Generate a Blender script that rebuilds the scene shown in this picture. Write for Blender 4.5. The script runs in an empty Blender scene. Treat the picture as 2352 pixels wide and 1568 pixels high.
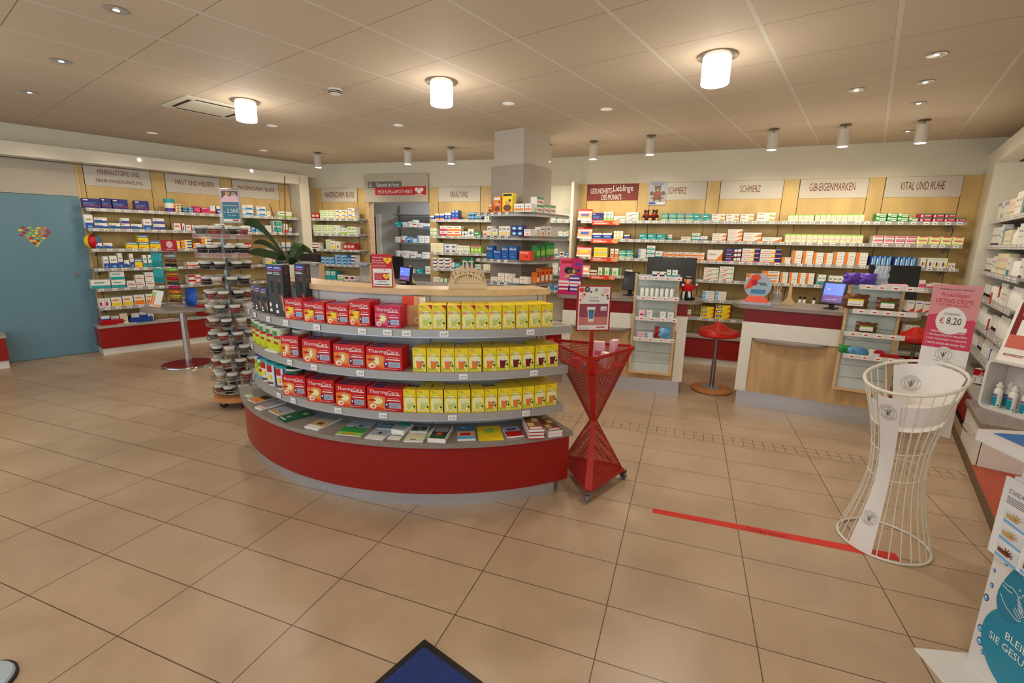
import bpy, math, random, re
from mathutils import Matrix, Vector
random.seed(7)
PI=math.pi
SC=bpy.context.scene; COL=SC.collection
# ---------------------------------------------------------------- camera
F,YAW,PIT,ROL,CH=1081.7,-.3508,.2122,-.0200,1.6
_f=Vector((math.sin(YAW)*math.cos(PIT),math.cos(YAW)*math.cos(PIT),-math.sin(PIT)))
_r0=Vector((math.cos(YAW),-math.sin(YAW),0)); _d0=_f.cross(_r0)
_r=_r0*math.cos(ROL)+_d0*math.sin(ROL); _d=-_r0*math.sin(ROL)+_d0*math.cos(ROL)
CAM=Vector((0,0,CH))
cd=bpy.data.cameras.new('camera'); cam=bpy.data.objects.new('camera',cd); COL.objects.link(cam)
cd.sensor_width=36; cd.lens=F*36/2352; cd.clip_start=.05
m=Matrix.Identity(4)
for i in range(3): m[i][0]=_r[i]; m[i][1]=-_d[i]; m[i][2]=-_f[i]; m[i][3]=CAM[i]
cam.matrix_world=m; SC.camera=cam
# ---------------------------------------------------------------- light levels (tune here)
SC.view_settings.view_transform='Standard'; SC.view_settings.look='None'
SC.view_settings.exposure=.34; SC.view_settings.gamma=1; SC.view_settings.use_curve_mapping=False
W_DAY=(.80,.92,1.0); DAY=.9         # daylight through the shop front behind the camera
WARM=(1.0,.88,.70); WARM2=(1.0,.94,.83)
E_LAMP,E_DOWN,E_SPOT,E_ROOM=8,10,21,22
w=bpy.data.worlds.new('daylight'); SC.world=w; w.use_nodes=True
w.node_tree.nodes['Background'].inputs[0].default_value=(*W_DAY,1)
w.node_tree.nodes['Background'].inputs[1].default_value=DAY
def light(kind,loc,energy,color=WARM,size=.1,target=None,angle=60,blend=.6,name='lamp_light',parent=None):
    l=bpy.data.lights.new(name,kind); l.energy=energy; l.color=color
    if kind=='AREA': l.shape='DISK'; l.size=size
    else: l.shadow_soft_size=size
    if kind=='SPOT': l.spot_size=math.radians(angle); l.spot_blend=blend
    o=bpy.data.objects.new(name,l); COL.objects.link(o); o.location=loc
    if target is not None:
        d=Vector(target)-Vector(loc); o.rotation_euler=d.to_track_quat('-Z','Y').to_euler()
    if parent: 
        o.parent=parent; o.matrix_parent_inverse=parent.matrix_world.inverted() if False else Matrix.Translation(-Vector(parent.location))
    return o
# ---------------------------------------------------------------- placement helpers (room metres from a view ray)
def ray(x,y): return _r*((x-1176)/F)+_d*((y-784)/F)+_f
def Zp(x,y,z=0.0):
    D=ray(x,y); return CAM+D*((z-CH)/D.z)
def zd(p): return (Vector(p)-CAM).dot(_f)
class Fr:
    """vertical working plane: origin, heading; v>0 is behind the plane"""
    def __init__(s,o,h):
        s.o=Vector((o[0],o[1],0)); s.h=math.radians(h); s.d=Vector((math.cos(s.h),math.sin(s.h),0)); s.n=Vector((-s.d.y,s.d.x,0))
    def pt(s,u,v=0,z=0): return s.o+s.d*u+s.n*v+Vector((0,0,z))
    def u(s,X,v,z):
        a=_r-_f*((X-1176)/F); return -((s.o+s.n*v+Vector((0,0,z))-CAM).dot(a))/s.d.dot(a)
    def z(s,Y,u,v):
        a=_d-_f*((Y-784)/F); return -((s.o+s.d*u+s.n*v-CAM).dot(a))/a.z
    def uz(s,X,Y,v=0):
        D=ray(X,Y); t=(s.o+s.n*v-CAM).dot(s.n)/D.dot(s.n); q=CAM+D*t; return (q-s.o).dot(s.d),q.z
def yproj(p):
    v=Vector(p)-CAM; return 784+F*v.dot(_d)/v.dot(_f)
def xproj(p):
    v=Vector(p)-CAM; return 1176+F*v.dot(_r)/v.dot(_f)
# ---------------------------------------------------------------- materials
_M={}
def lin(c):
    o=[]
    for a in c[:3]:
        a=a/255; o.append(a/12.92 if a<=.04045 else ((a+.055)/1.055)**2.4)
    return (*o,1)
def mat(name,col,rough=.5,metal=0,var=.06,scale=6,emit=0,trans=0,alpha=1,bump=0,coat=0,stretch=None,ior=1.45,spec=.5):
    if name in _M: return _M[name]
    m=bpy.data.materials.new(name); m.use_nodes=True; nt=m.node_tree; b=nt.nodes['Principled BSDF']; L=nt.links
    b.inputs['Roughness'].default_value=rough; b.inputs['Metallic'].default_value=metal
    b.inputs['Transmission Weight'].default_value=trans; b.inputs['Alpha'].default_value=alpha
    b.inputs['IOR'].default_value=ior; b.inputs['Coat Weight'].default_value=coat; b.inputs['Specular IOR Level'].default_value=spec
    c=lin(col)
    if var>0 or bump>0:
        tc=nt.nodes.new('ShaderNodeTexCoord'); n=nt.nodes.new('ShaderNodeTexNoise'); n.inputs['Scale'].default_value=scale; n.inputs['Detail'].default_value=4
        if stretch:
            mp=nt.nodes.new('ShaderNodeMapping'); mp.inputs['Scale'].default_value=stretch; L.new(tc.outputs['Object'],mp.inputs[0]); L.new(mp.outputs[0],n.inputs[0])
        else: L.new(tc.outputs['Object'],n.inputs[0])
        r=nt.nodes.new('ShaderNodeValToRGB'); e=r.color_ramp.elements
        e[0].position=.3; e[1].position=.7
        e[0].color=tuple(max(0,q*(1-var)) for q in c[:3])+(1,); e[1].color=tuple(min(1,q*(1+var)) for q in c[:3])+(1,)
        L.new(n.outputs['Fac'],r.inputs[0]); L.new(r.outputs[0],b.inputs['Base Color'])
        if bump>0:
            bp=nt.nodes.new('ShaderNodeBump'); bp.inputs['Strength'].default_value=bump; bp.inputs['Distance'].default_value=.004
            L.new(n.outputs['Fac'],bp.inputs['Height']); L.new(bp.outputs[0],b.inputs['Normal'])
    else: b.inputs['Base Color'].default_value=c
    if emit>0:
        b.inputs['Emission Color'].default_value=c; b.inputs['Emission Strength'].default_value=emit
    _M[name]=m; return m
PAL=dict(W=(236,233,226),R=(188,16,24),B=(36,78,170),N=(38,36,118),T=(38,160,165),G=(52,150,70),LG=(150,205,80),Y=(246,214,28),O=(240,128,36),
 P=(226,80,130),M=(190,24,96),LB=(110,178,228),K=(22,22,24),GR=(150,150,152),CR=(236,226,190),SK=(226,162,112),BR=(112,66,40),PU=(92,62,160),
 LP=(240,190,200),DG=(24,98,64),DR=(120,14,18),SI=(168,176,190),DK=(58,56,60),TN=(196,160,110),SB=(70,130,170),TQ=(34,116,138),LY=(246,240,170),RO=(226,70,30))
def pc(k,rough=.42): return mat('print_'+k.lower() if rough==.42 else 'print_%s_%d'%(k.lower(),int(rough*100)),PAL[k],rough,var=.03,scale=3)
WHITE=mat('white_laminate',(226,222,212),.32,var=.02,scale=2)
WALL=mat('wall_paint',(214,208,190),.55,var=.02,scale=1.5,bump=.05)
GLOSSW=mat('white_gloss_panel',(226,220,202),.22,var=.015,scale=1.5)
BEIGE=mat('beige_panel',(188,178,162),.5,var=.02,scale=2)
SIGNG=mat('sign_grey_panel',(206,198,186),.5,var=.02,scale=2)
SIGNR=mat('sign_red_panel',(124,28,24),.5,var=.04)
WOOD=mat('maple_panel',(208,176,114),.45,var=.13,scale=3.2,stretch=(2.2,2.2,.5))
WOODF=mat('oak_front',(196,160,116),.4,var=.16,scale=4,stretch=(4,4,.7))
WOODE=mat('wood_edge',(214,178,132),.4,var=.1,scale=6,stretch=(1,1,5))
WTOP=mat('light_wood_top',(216,184,138),.35,var=.12,scale=5,stretch=(1,5,5))
GTOP=mat('grey_worktop',(142,130,122),.35,var=.12,scale=9,stretch=(1,6,6))
REDL=mat('red_laminate',(150,20,16),.35,var=.03,scale=2)
REDD=mat('dark_red_laminate',(120,10,10),.35,var=.03,scale=2)
SILV=mat('brushed_aluminium',(206,210,220),.3,.75,var=.05,scale=8,stretch=(1,1,30))
ALU=mat('shelf_rail_aluminium',(176,174,172),.4,.35,var=.03)
SHELFM=mat('shelf_board_grey',(170,164,156),.45,var=.03)
CHROME=mat('chrome',(210,210,214),.12,1,var=0)
STEEL=mat('steel',(150,150,152),.28,1,var=0)
BLACK=mat('black_plastic',(16,16,18),.35,var=0)
DARK=mat('dark_gap',(40,30,20),.7,var=0)
RUB=mat('rubber',(30,30,32),.7,var=.05)
INK=mat('sign_ink_red',(120,50,38),.6,var=0)
INKK=mat('ink_black',(24,22,22),.6,var=0)
INKG=mat('ink_grey',(110,108,110),.6,var=0)
INKW=mat('ink_white',(245,243,240),.5,var=0)
INKR=mat('ink_bright_red',(196,24,30),.5,var=0)
TAGW=mat('price_tag_paper',(240,238,234),.5,var=0)
CLEAR=mat('clear_plastic',(235,240,240),.08,var=0,alpha=.28)
GLASSY=mat('glass_shelf',(190,225,215),.05,var=0,alpha=.45)
WIRE=mat('white_wire',(226,220,206),.35,var=0)
REDW=mat('red_powder_coat',(176,26,16),.38,var=.02)
# ---------------------------------------------------------------- mesh builder
_TX={}
def text_mesh(s):
    if s in _TX: return _TX[s]
    cu=bpy.data.curves.new('lettering','FONT'); cu.body=s; cu.resolution_u=2
    o=bpy.data.objects.new('lettering',cu); me=bpy.data.meshes.new_from_object(o)
    vs=[tuple(v.co) for v in me.vertices]; fs=[tuple(p.vertices) for p in me.polygons]
    bpy.data.objects.remove(o); bpy.data.curves.remove(cu); bpy.data.meshes.remove(me)
    xs=[v[0] for v in vs] or [0,1]; ys=[v[1] for v in vs] or [0,1]
    _TX[s]=(vs,fs,min(xs),max(xs),min(ys),max(ys)); return _TX[s]
class MB:
    def __init__(s): s.v=[];s.f=[];s.mi=[];s.mats=[];s.T=Matrix.Identity(4);s.uv=None
    def m(s,mt):
        if mt not in s.mats: s.mats.append(mt)
        return s.mats.index(mt)
    def add(s,vs,fs,mt):
        b=len(s.v); s.v+=[tuple(s.T@Vector(p)) for p in vs]; k=s.m(mt)
        for f in fs: s.f.append(tuple(b+i for i in f)); s.mi.append(k)
    def box(s,x0,y0,z0,x1,y1,z1,mt):
        if x0>x1:x0,x1=x1,x0
        if y0>y1:y0,y1=y1,y0
        if z0>z1:z0,z1=z1,z0
        s.add([(x0,y0,z0),(x1,y0,z0),(x1,y1,z0),(x0,y1,z0),(x0,y0,z1),(x1,y0,z1),(x1,y1,z1),(x0,y1,z1)],
              [(0,3,2,1),(4,5,6,7),(0,1,5,4),(1,2,6,5),(2,3,7,6),(3,0,4,7)],mt)
        return s
    def prism(s,pts,z0,z1,mt,top=None):
        n=len(pts); a=sum(pts[i][0]*pts[(i+1)%n][1]-pts[(i+1)%n][0]*pts[i][1] for i in range(n))
        if a<0: pts=pts[::-1]
        vs=[(p[0],p[1],z0) for p in pts]+[(p[0],p[1],z1) for p in pts]
        s.add(vs,[tuple(range(n))[::-1]]+[(i,(i+1)%n,n+(i+1)%n,n+i) for i in range(n)],mt)
        s.add([(p[0],p[1],z1) for p in pts],[tuple(range(n))],top or mt); return s
    def quad(s,u0,w0,u1,w1,mt,y=-.0006):      # decal on a front face (plane y, looking to -y)
        s.add([(u0,y,w0),(u1,y,w0),(u1,y,w1),(u0,y,w1)],[(0,1,2,3)],mt); return s
    def poly(s,pts,mt,y=-.0006): s.add([(p[0],y,p[1]) for p in pts],[tuple(range(len(pts)))],mt); return s
    def oval(s,cu,cw,ru,rw,mt,y=-.0008,n=20,hole=0):
        c=[(math.cos(2*PI*i/n),math.sin(2*PI*i/n)) for i in range(n)]
        if not hole: s.add([(cu+ru*a,y,cw+rw*b) for a,b in c],[tuple(range(n))],mt)
        else:
            s.add([(cu+ru*a,y,cw+rw*b) for a,b in c]+[(cu+ru*hole*a,y,cw+rw*hole*b) for a,b in c],[(i,(i+1)%n,n+(i+1)%n,n+i) for i in range(n)],mt)
        return s
    def text(s,t,u0,w0,u1,w1,mt,y=-.0012,keep=False,shear=0,curve=None):
        vs,fs,a,b,c,d=text_mesh(t); sx=(u1-u0)/max(b-a,1e-6); sz=(w1-w0)/max(d-c,1e-6)
        if keep:
            k=min(sx,sz); u0=(u0+u1)/2-k*(b-a)/2; sx=sz=k
        s.add([(u0+(p[0]-a)*sx+shear*(p[1]-c)*sz,y,w0+(p[1]-c)*sz) for p in vs],fs,mt); return s
    def lathe(s,prof,mt,cx=0,cy=0,n=24,mats=None,a0=0,a1=2*PI,sx=1,sy=1):
        full=abs(a1-a0-2*PI)<1e-6; N=n if full else n+1
        vs=[]
        for r,z in prof:
            for i in range(N):
                a=a0+(a1-a0)*i/n; vs.append((cx+r*sx*math.cos(a),cy+r*sy*math.sin(a),z))
        for k in range(len(prof)-1):
            fs=[]
            for i in range(n):
                j=(i+1)%N; fs.append((k*N+i,k*N+j,(k+1)*N+j,(k+1)*N+i))
            b=None
            if k==0: base=len(s.v); s.v+=[tuple(s.T@Vector(p)) for p in vs]
            mi=s.m(mats[k] if mats else mt)
            for f in fs: s.f.append(tuple(base+i for i in f)); s.mi.append(mi)
        if full:
            if prof[0][0]>1e-5: s.f.append(tuple(base+i for i in range(N))[::-1]); s.mi.append(s.m(mats[0] if mats else mt))
            if prof[-1][0]>1e-5: s.f.append(tuple(base+(len(prof)-1)*N+i for i in range(N))); s.mi.append(s.m(mats[-1] if mats else mt))
        return s
    def cyl(s,cx,cy,z0,z1,r,mt,n=20,r2=None): return s.lathe([(r,z0),(r if r2 is None else r2,z1)],mt,cx,cy,n)
    def tube(s,pts,r,mt,n=6,closed=False,radii=None):
        P=[Vector(p) for p in pts]; N=len(P); vs=[]
        up=Vector((0,0,1)); prev=None
        for i in range(N):
            if closed: t=P[(i+1)%N]-P[i-1]
            else: t=P[min(i+1,N-1)]-P[max(i-1,0)]
            if t.length<1e-9: t=Vector((0,0,1))
            t.normalize()
            a=prev if prev is not None else (up if abs(t.z)<.9 else Vector((1,0,0)))
            a=(a-t*a.dot(t)); a.normalize(); b=t.cross(a); prev=a
            rr=radii[i] if radii else r
            for k in range(n):
                q=2*PI*k/n; vs.append(tuple(P[i]+a*math.cos(q)*rr+b*math.sin(q)*rr))
        fs=[]
        for i in range(N if closed else N-1):
            j=(i+1)%N
            for k in range(n):
                l=(k+1)%n; fs.append((i*n+k,i*n+l,j*n+l,j*n+k))
        if not closed: fs+= [tuple(range(n))[::-1],tuple((N-1)*n+k for k in range(n))]
        s.add(vs,fs,mt); return s
    def ball(s,c,r,mt,n=14,sx=1,sy=1,sz=1):
        pr=[(max(1e-4,r*math.sin(PI*i/10)) , -r*math.cos(PI*i/10)) for i in range(11)]
        T=s.T.copy(); s.T=T@Matrix.Translation(c)@Matrix.Diagonal((sx,sy,sz,1)); s.lathe(pr,mt,n=n); s.T=T; return s
    def build(s,name,parent=None,loc=(0,0,0),rz=0,smooth=False,bevel=0,**kw):
        me=bpy.data.meshes.new(name); me.from_pydata(s.v,[],s.f); me.polygons.foreach_set('material_index',s.mi)
        for q in s.mats: me.materials.append(q)
        if s.uv:
            L=me.uv_layers.new(name='uv')
            for i,l in enumerate(me.loops): L.data[i].uv=s.uv[i] if i<len(s.uv) else (0,0)
        me.update()
        if smooth: me.shade_smooth(); me.set_sharp_from_angle(angle=.7)
        return place(me,name,parent,loc,rz,bevel=bevel,**kw)
def place(me,name,parent=None,loc=(0,0,0),rz=0,bevel=0,label=None,cat=None,group=None,kind=None):
    o=bpy.data.objects.new(name,me); COL.objects.link(o); o.location=loc; o.rotation_euler=(0,0,rz)
    if parent is not None: o.parent=parent
    if bevel:
        b=o.modifiers.new('bevel','BEVEL'); b.width=bevel; b.segments=2; b.limit_method='ANGLE'
    if label: o['label']=label
    if cat: o['category']=cat
    if group: o['group']=group
    if kind: o['kind']=kind
    return o
def thing(name,label,cat,loc=(0,0,0),rz=0,group=None): return place(None,name,None,loc,rz,label=label,cat=cat,group=group)
def S(mb,name,**kw): return mb.build(name,kind='structure',**kw)
def bx(*a): return MB().box(*a)
ORD='first second third fourth fifth sixth seventh eighth ninth tenth eleventh twelfth thirteenth fourteenth fifteenth sixteenth seventeenth eighteenth nineteenth twentieth'.split()
def copy_tree(o,parent=None):
    c=o.copy(); COL.objects.link(c); c.parent=parent
    for ch in list(o.children): copy_tree(ch,c)
    return c
# ================================================================ ROOM
HA=69.41; FA=Fr((-7.123,3.811),HA)                      # left wall: plane of the red plinth fronts
FB=Fr((-6.407,6.80),math.degrees(math.atan2(.30,4.307)))  # back wall, left part
FC=Fr((-2.1,7.10),math.degrees(math.atan2(-.12,5.3)))     # back wall, right part
FD=Fr((2.648+.62*math.cos(math.radians(73)),5.831+.62*math.sin(math.radians(73))),73-180)  # right wall, runs towards the camera
ZC=2.80; ZS=[1.893,1.643,1.387,1.137,.876,.629]; ZL=.39
# ---- floor: 61 x 30 cm tiles with a strip of small tiles
def floor_mat():
    m=bpy.data.materials.new('floor_tiles'); m.use_nodes=True; nt=m.node_tree; N=nt.nodes; L=nt.links; b=N['Principled BSDF']
    g=N.new('ShaderNodeNewGeometry'); sp=N.new('ShaderNodeSeparateXYZ'); L.new(g.outputs['Position'],sp.inputs[0])
    def M(op,a,bb=None,c=None):
        n=N.new('ShaderNodeMath'); n.operation=op
        for i,x in enumerate((a,bb,c)):
            if x is None: continue
            if isinstance(x,(int,float)): n.inputs[i].default_value=x
            else: L.new(x,n.inputs[i])
        return n.outputs[0]
    X,Y=sp.outputs[0],sp.outputs[1]
    def line(c,off,per,wd):
        q=M('DIVIDE',M('SUBTRACT',c,off),per); fr=M('FRACT',q); e=M('MINIMUM',fr,M('SUBTRACT',1.0,fr)); return M('LESS_THAN',M('MULTIPLY',e,per),wd), M('FLOOR',q)
    lx,ix=line(X,-.2039,.6096,.0022); ly,iy=line(Y,2.170,.3004,.0022)
    sx,_=line(X,-.2039,.0762,.0022); sy,_=line(Y,4.005,.0765,.0022)
    ins=M('MULTIPLY',M('GREATER_THAN',Y,4.003),M('LESS_THAN',Y,4.160))
    big=M('MAXIMUM',lx,ly); sm=M('MAXIMUM',sx,sy)
    # above the strip the tile rows start again
    ly2,iy2=line(Y,4.158,.3004,.0022); big2=M('MAXIMUM',lx,ly2); ab=M('GREATER_THAN',Y,4.159)
    big=M('ADD',M('MULTIPLY',big,M('SUBTRACT',1.0,ab)),M('MULTIPLY',big2,ab))
    gr=M('ADD',M('MULTIPLY',big,M('SUBTRACT',1.0,ins)),M('MULTIPLY',sm,ins))
    n1=N.new('ShaderNodeTexNoise'); n1.inputs['Scale'].default_value=2.6; n1.inputs['Detail'].default_value=5; n1.inputs['Distortion'].default_value=.6; L.new(g.outputs['Position'],n1.inputs[0])
    n2=N.new('ShaderNodeTexNoise'); n2.inputs['Scale'].default_value=90; L.new(g.outputs['Position'],n2.inputs[0])
    cmb=N.new('ShaderNodeCombineXYZ'); L.new(ix,cmb.inputs[0]); L.new(iy,cmb.inputs[1]); wn=N.new('ShaderNodeTexWhiteNoise'); L.new(cmb.outputs[0],wn.inputs[0])
    fac=M('ADD',M('ADD',M('MULTIPLY',n1.outputs[0],.8),M('MULTIPLY',n2.outputs[0],.12)),M('MULTIPLY',wn.outputs[0],.12))
    r=N.new('ShaderNodeValToRGB'); L.new(fac,r.inputs[0]); e=r.color_ramp.elements
    e[0].position=.3; e[0].color=lin((170,144,116)); e[1].position=.75; e[1].color=lin((192,166,138))
    mx=N.new('ShaderNodeMix'); mx.data_type='RGBA'; L.new(gr,mx.inputs[0]); L.new(r.outputs[0],mx.inputs[6]); mx.inputs[7].default_value=lin((86,58,34)); L.new(mx.outputs[2],b.inputs['Base Color'])
    b.inputs['Roughness'].default_value=.34
    rr=N.new('ShaderNodeMapRange'); L.new(n1.outputs[0],rr.inputs[0]); rr.inputs[3].default_value=.26; rr.inputs[4].default_value=.42; L.new(rr.outputs[0],b.inputs['Roughness'])
    bp=N.new('ShaderNodeBump'); bp.inputs['Strength'].default_value=.25; bp.inputs['Distance'].default_value=.002; bp.invert=True; L.new(gr,bp.inputs['Height']); L.new(bp.outputs[0],b.inputs['Normal'])
    return m
def ceil_mat():
    m=bpy.data.materials.new('ceiling_tiles'); m.use_nodes=True; nt=m.node_tree; N=nt.nodes; L=nt.links; b=N['Principled BSDF']
    g=N.new('ShaderNodeNewGeometry'); mp=N.new('ShaderNodeMapping'); mp.vector_type='TEXTURE'; mp.inputs['Location'].default_value=(-1.8959,2.5749,0); mp.inputs['Rotation'].default_value=(0,0,-.2865); L.new(g.outputs['Position'],mp.inputs[0])
    sp=N.new('ShaderNodeSeparateXYZ'); L.new(mp.outputs[0],sp.inputs[0])
    def M(op,a,bb=None):
        n=N.new('ShaderNodeMath'); n.operation=op
        for i,x in enumerate((a,bb)):
            if x is None: continue
            if isinstance(x,(int,float)): n.inputs[i].default_value=x
            else: L.new(x,n.inputs[i])
        return n.outputs[0]
    def dist(c):
        q=M('DIVIDE',c,.625); fr=M('FRACT',q); e=M('MINIMUM',fr,M('SUBTRACT',1.0,fr)); return M('MULTIPLY',e,.625)
    dx,dy=dist(sp.outputs[0]),dist(sp.outputs[1])
    wide=M('LESS_THAN',dx,.013); edge=M('MULTIPLY',M('LESS_THAN',dx,.0155),M('SUBTRACT',1.0,wide)); thin=M('LESS_THAN',dy,.0022)
    n=N.new('ShaderNodeTexNoise'); n.inputs['Scale'].default_value=60; n.inputs['Detail'].default_value=6; L.new(g.outputs['Position'],n.inputs[0])
    r=N.new('ShaderNodeValToRGB'); L.new(n.outputs[0],r.inputs[0]); r.color_ramp.elements[0].color=lin((192,174,152)); r.color_ramp.elements[1].color=lin((204,188,168))
    def mix(f,a,col):
        mx=N.new('ShaderNodeMix'); mx.data_type='RGBA'; L.new(f,mx.inputs[0]); L.new(a,mx.inputs[6]); mx.inputs[7].default_value=lin(col); return mx.outputs[2]
    c=mix(thin,r.outputs[0],(120,98,70)); c=mix(wide,c,(208,200,184)); c=mix(edge,c,(176,162,140)); L.new(c,b.inputs['Base Color'])
    b.inputs['Roughness'].default_value=.7
    hgt=M('SUBTRACT',1.0,M('MAXIMUM',M('LESS_THAN',dx,.016),M('LESS_THAN',dy,.004))); bp=N.new('ShaderNodeBump'); bp.inputs['Strength'].default_value=.4; bp.inputs['Distance'].default_value=.004; L.new(hgt,bp.inputs['Height']); L.new(bp.outputs[0],b.inputs['Normal'])
    return m
S(MB().box(-11,-1.6,-.05,7,9.6,0,floor_mat()),'floor')
S(MB().box(-11,-1.6,ZC,7,9.6,ZC+.05,ceil_mat()),'ceiling')
# ---- wall shells
PV=.35    # depth of the panels behind the plinth front on the left wall
def fbox(fr,u0,v0,z0,u1,v1,z1,mt,mb=None):
    mb=mb or MB(); mb.T=Matrix.Translation(fr.o)@Matrix.Rotation(fr.h,4,'Z'); mb.box(u0,v0,z0,u1,v1,z1,mt); mb.T=Matrix.Identity(4); return mb
UA1=2.80                      # end of left cabinet (white post)
S(fbox(FA,-3.2,PV+.03,0,3.6,PV+.13,ZC,BEIGE),'wall_left')
S(fbox(FA,-3.2,.20,2.58,3.2,.30,ZC,WALL),'wall_left_upper')
S(fbox(FA,-3.2,0,2.43,UA1,.20,2.58,GLOSSW),'trim_1')         # white fascia over the left cabinets
S(fbox(FA,UA1-.02,0,0,UA1+.14,PV+.03,2.58,GLOSSW),'trim_2')      # white end post
# back wall, left part, with the doorway
UD0,UD1=FB.uz(841,464)[0],FB.uz(985,464)[0]; ZD=2.175
b=fbox(FB,-.6,.02,0,UD0,.14,ZC,WALL); fbox(FB,UD1,.02,0,4.31,.14,ZC,WALL,b); fbox(FB,UD0,.02,ZD,UD1,.14,ZC,WALL,b); S(b,'wall_back_left')
S(fbox(FC,.0,.02,0,6.2,.14,ZC,WALL),'wall_back_right')
S(fbox(FD,-1.2,.42,0,7,.52,ZC,WALL),'wall_right')
S(fbox(FD,-.62,0,2.46,6,.16,2.615,GLOSSW),'trim_3')
S(fbox(FD,-.58,0,0,-.03,.42,2.46,GLOSSW),'trim_4')
# panels of maple with joints, one object per wall part
def panels(fr,v,u0,u1,z0,z1,joints,name,hj=None):
    mb=fbox(fr,u0,v,z0,u1,v+.018,z1,WOOD)
    for j in joints: fbox(fr,j-.003,v-.0015,z0,j+.003,v,z1,DARK,mb)
    for a,c,z in (hj or []): fbox(fr,a,v-.0015,z-.002,c,v,z+.002,DARK,mb)
    return S(mb,name)
def usign(fr,v,xs,z=2.3): return [fr.u(x,v,z) for x in xs]
jA=usign(FA,PV,[192,346,379,506,533,640])
panels(FA,PV,FA.uz(181,452,PV)[0],UA1-.03,0,2.43,jA,'wall_panel_left')
panels(FA,PV,-3.2,FA.uz(16,831,PV)[0],0,2.03,[],'wall_panel_far_left')
jB=usign(FB,0,[739,821]); uB0=FB.u(719,0,2.3); panels(FB,0,uB0,UD0-.012,0,2.405,jB,'wall_panel_back_left')
jB2=usign(FB,0,[1007,1104]); panels(FB,0,UD1+.01,FB.u(1128,0,2.3),0,2.405,jB2,'wall_panel_back_middle')
jC=usign(FC,0,[1349,1466,1494,1623.5,1654,1799,1836,1994,2032,2210]); uC0=FC.u(1334,0,2.3); uC1=5.11
panels(FC,0,uC0,uC1,0,2.41,jC,'wall_panel_back_right')
# white niche with post left of the red sign
n0=FC.u(1258,0,2.3)-.5; S(fbox(FC,n0,-.004,0,uC0-.012,.0,2.40,GLOSSW),'wall_niche')
S(fbox(FC,uC0-.05,-.34,0,uC0-.015,-.006,2.41,GLOSSW),'trim_5')
# ---- signs -------------------------------------------------------
def sign(fr,v,X0,X1,z0,z1,mt,txts,label,ink=INK):
    zc=(z0+z1)/2; u0,u1=fr.u(X0,v,zc)+.004,fr.u(X1,v,zc)-.004
    t=thing('wall_sign',label,'sign',fr.pt((u0+u1)/2,v-.006,z0),fr.h)
    wd=u1-u0; bx(-wd/2,-.002,.002,wd/2,.004,z1-z0,mt).build('sign_panel',t)
    for (s,x0,y0,x1,y1) in txts:
        a=fr.uz(x0,y0,v-.008); c=(fr.uz(x1,y1,v-.008)[0],fr.uz(x0,y1,v-.008)[1]); um=(u0+u1)/2
        MB().text(s,a[0]-um,min(a[1],c[1])-z0,c[0]-um,max(a[1],c[1])-z0,ink,y=-.004).build('lettering',t)
    return t
zs0,zs1=2.185,2.43
sign(FA,PV,192,346,zs0,zs1,SIGNG,[('MINERALSTOFFE UND',224,399,318,388),('NAHRUNGSERGÄNZUNG',221,417,326,407)],'grey sign lettered MINERALSTOFFE UND NAHRUNGSERGÄNZUNG on the left wall')
sign(FA,PV,379,506,zs0-.01,zs1,SIGNG,[('HAUT UND HELFEN',403,423,488,411)],'grey sign lettered HAUT UND HELFEN on the left wall')
sign(FA,PV,533,640,zs0-.01,zs1,SIGNG,[('MAGEN/DARM, BLASE',547,436,629,425)],'grey sign lettered MAGEN/DARM, BLASE at the end of the left wall')
sign(FB,0,739,821,2.178,2.40,SIGNG,[('MAGEN/DARM, BLASE',747,456,813,441)],'grey sign lettered MAGEN/DARM, BLASE on the back wall left of the doorway')
sign(FB,0,1007,1104,2.178,2.40,SIGNG,[('ERKÄLTUNG',1035,453,1075,437)],'grey sign lettered ERKÄLTUNG on the back wall')
sign(FC,0,1349,1466,2.178,2.405,SIGNR,[('GESUNDHEITS-',1356.5,445,1408,433),('Lieblinge',1408,444,1455,425),('DES MONATS',1381.5,459,1427.5,447)],'dark red sign lettered GESUNDHEITS-Lieblinge DES MONATS on the back wall',INKW)
sign(FC,0,1494,1623.5,2.178,2.405,SIGNG,[('SCHMERZ',1533.5,445.5,1577.5,430)],'grey sign lettered SCHMERZ beside the teddy bear poster')
sign(FC,0,1654,1799,2.178,2.405,SIGNG,[('SCHMERZ',1699,442,1748,426)],'grey sign lettered SCHMERZ without poster, beside GIB-EIGENMARKEN')
sign(FC,0,1836,1994,2.178,2.405,SIGNG,[('GIB-EIGENMARKEN',1858,439,1966,421)],'grey sign lettered GIB-EIGENMARKEN on the back wall')
sign(FC,0,2032,2210,2.178,2.405,SIGNG,[('VITAL UND RUHE',2066,436.5,2172,418)],'grey sign lettered VITAL UND RUHE at the right end of the back wall')
# shop sign over the doorway
t=thing('shop_sign','beige panel over the doorway with grey and red name plates','sign',FB.pt((UD0+UD1)/2,-.03,ZD),FB.h)
hw=(UD1-UD0)/2; bx(-hw,0,0,hw,.045,.435,BEIGE).build('sign_panel',t)
def sl(x,y): u,z=FB.uz(x,y,-.035); return u-(UD0+UD1)/2,z-ZD
p0,p1=sl(845,432),sl(921.5,416); mb=bx(p0[0],-.008,p0[1],p1[0],-.001,p1[1],mat('plate_grey',(112,104,100),.5)); q0,q1=sl(865,429),sl(917,419); mb.text('Gesund ist bunt',q0[0],q0[1],q1[0],q1[1],INKW,y=-.01)
cx,cz=(p0[0]+.05,(p0[1]+p1[1])/2)
mb.add([(cx-.03,-.01,cz-.03),(cx+.03,-.01,cz-.03),(cx,-.01,cz+.04),(cx-.02,-.01,cz-.024),(cx+.02,-.01,cz-.024),(cx,-.01,cz+.026)],[(0,1,4,3),(1,2,5,4),(2,0,3,5)],INKW)
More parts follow.
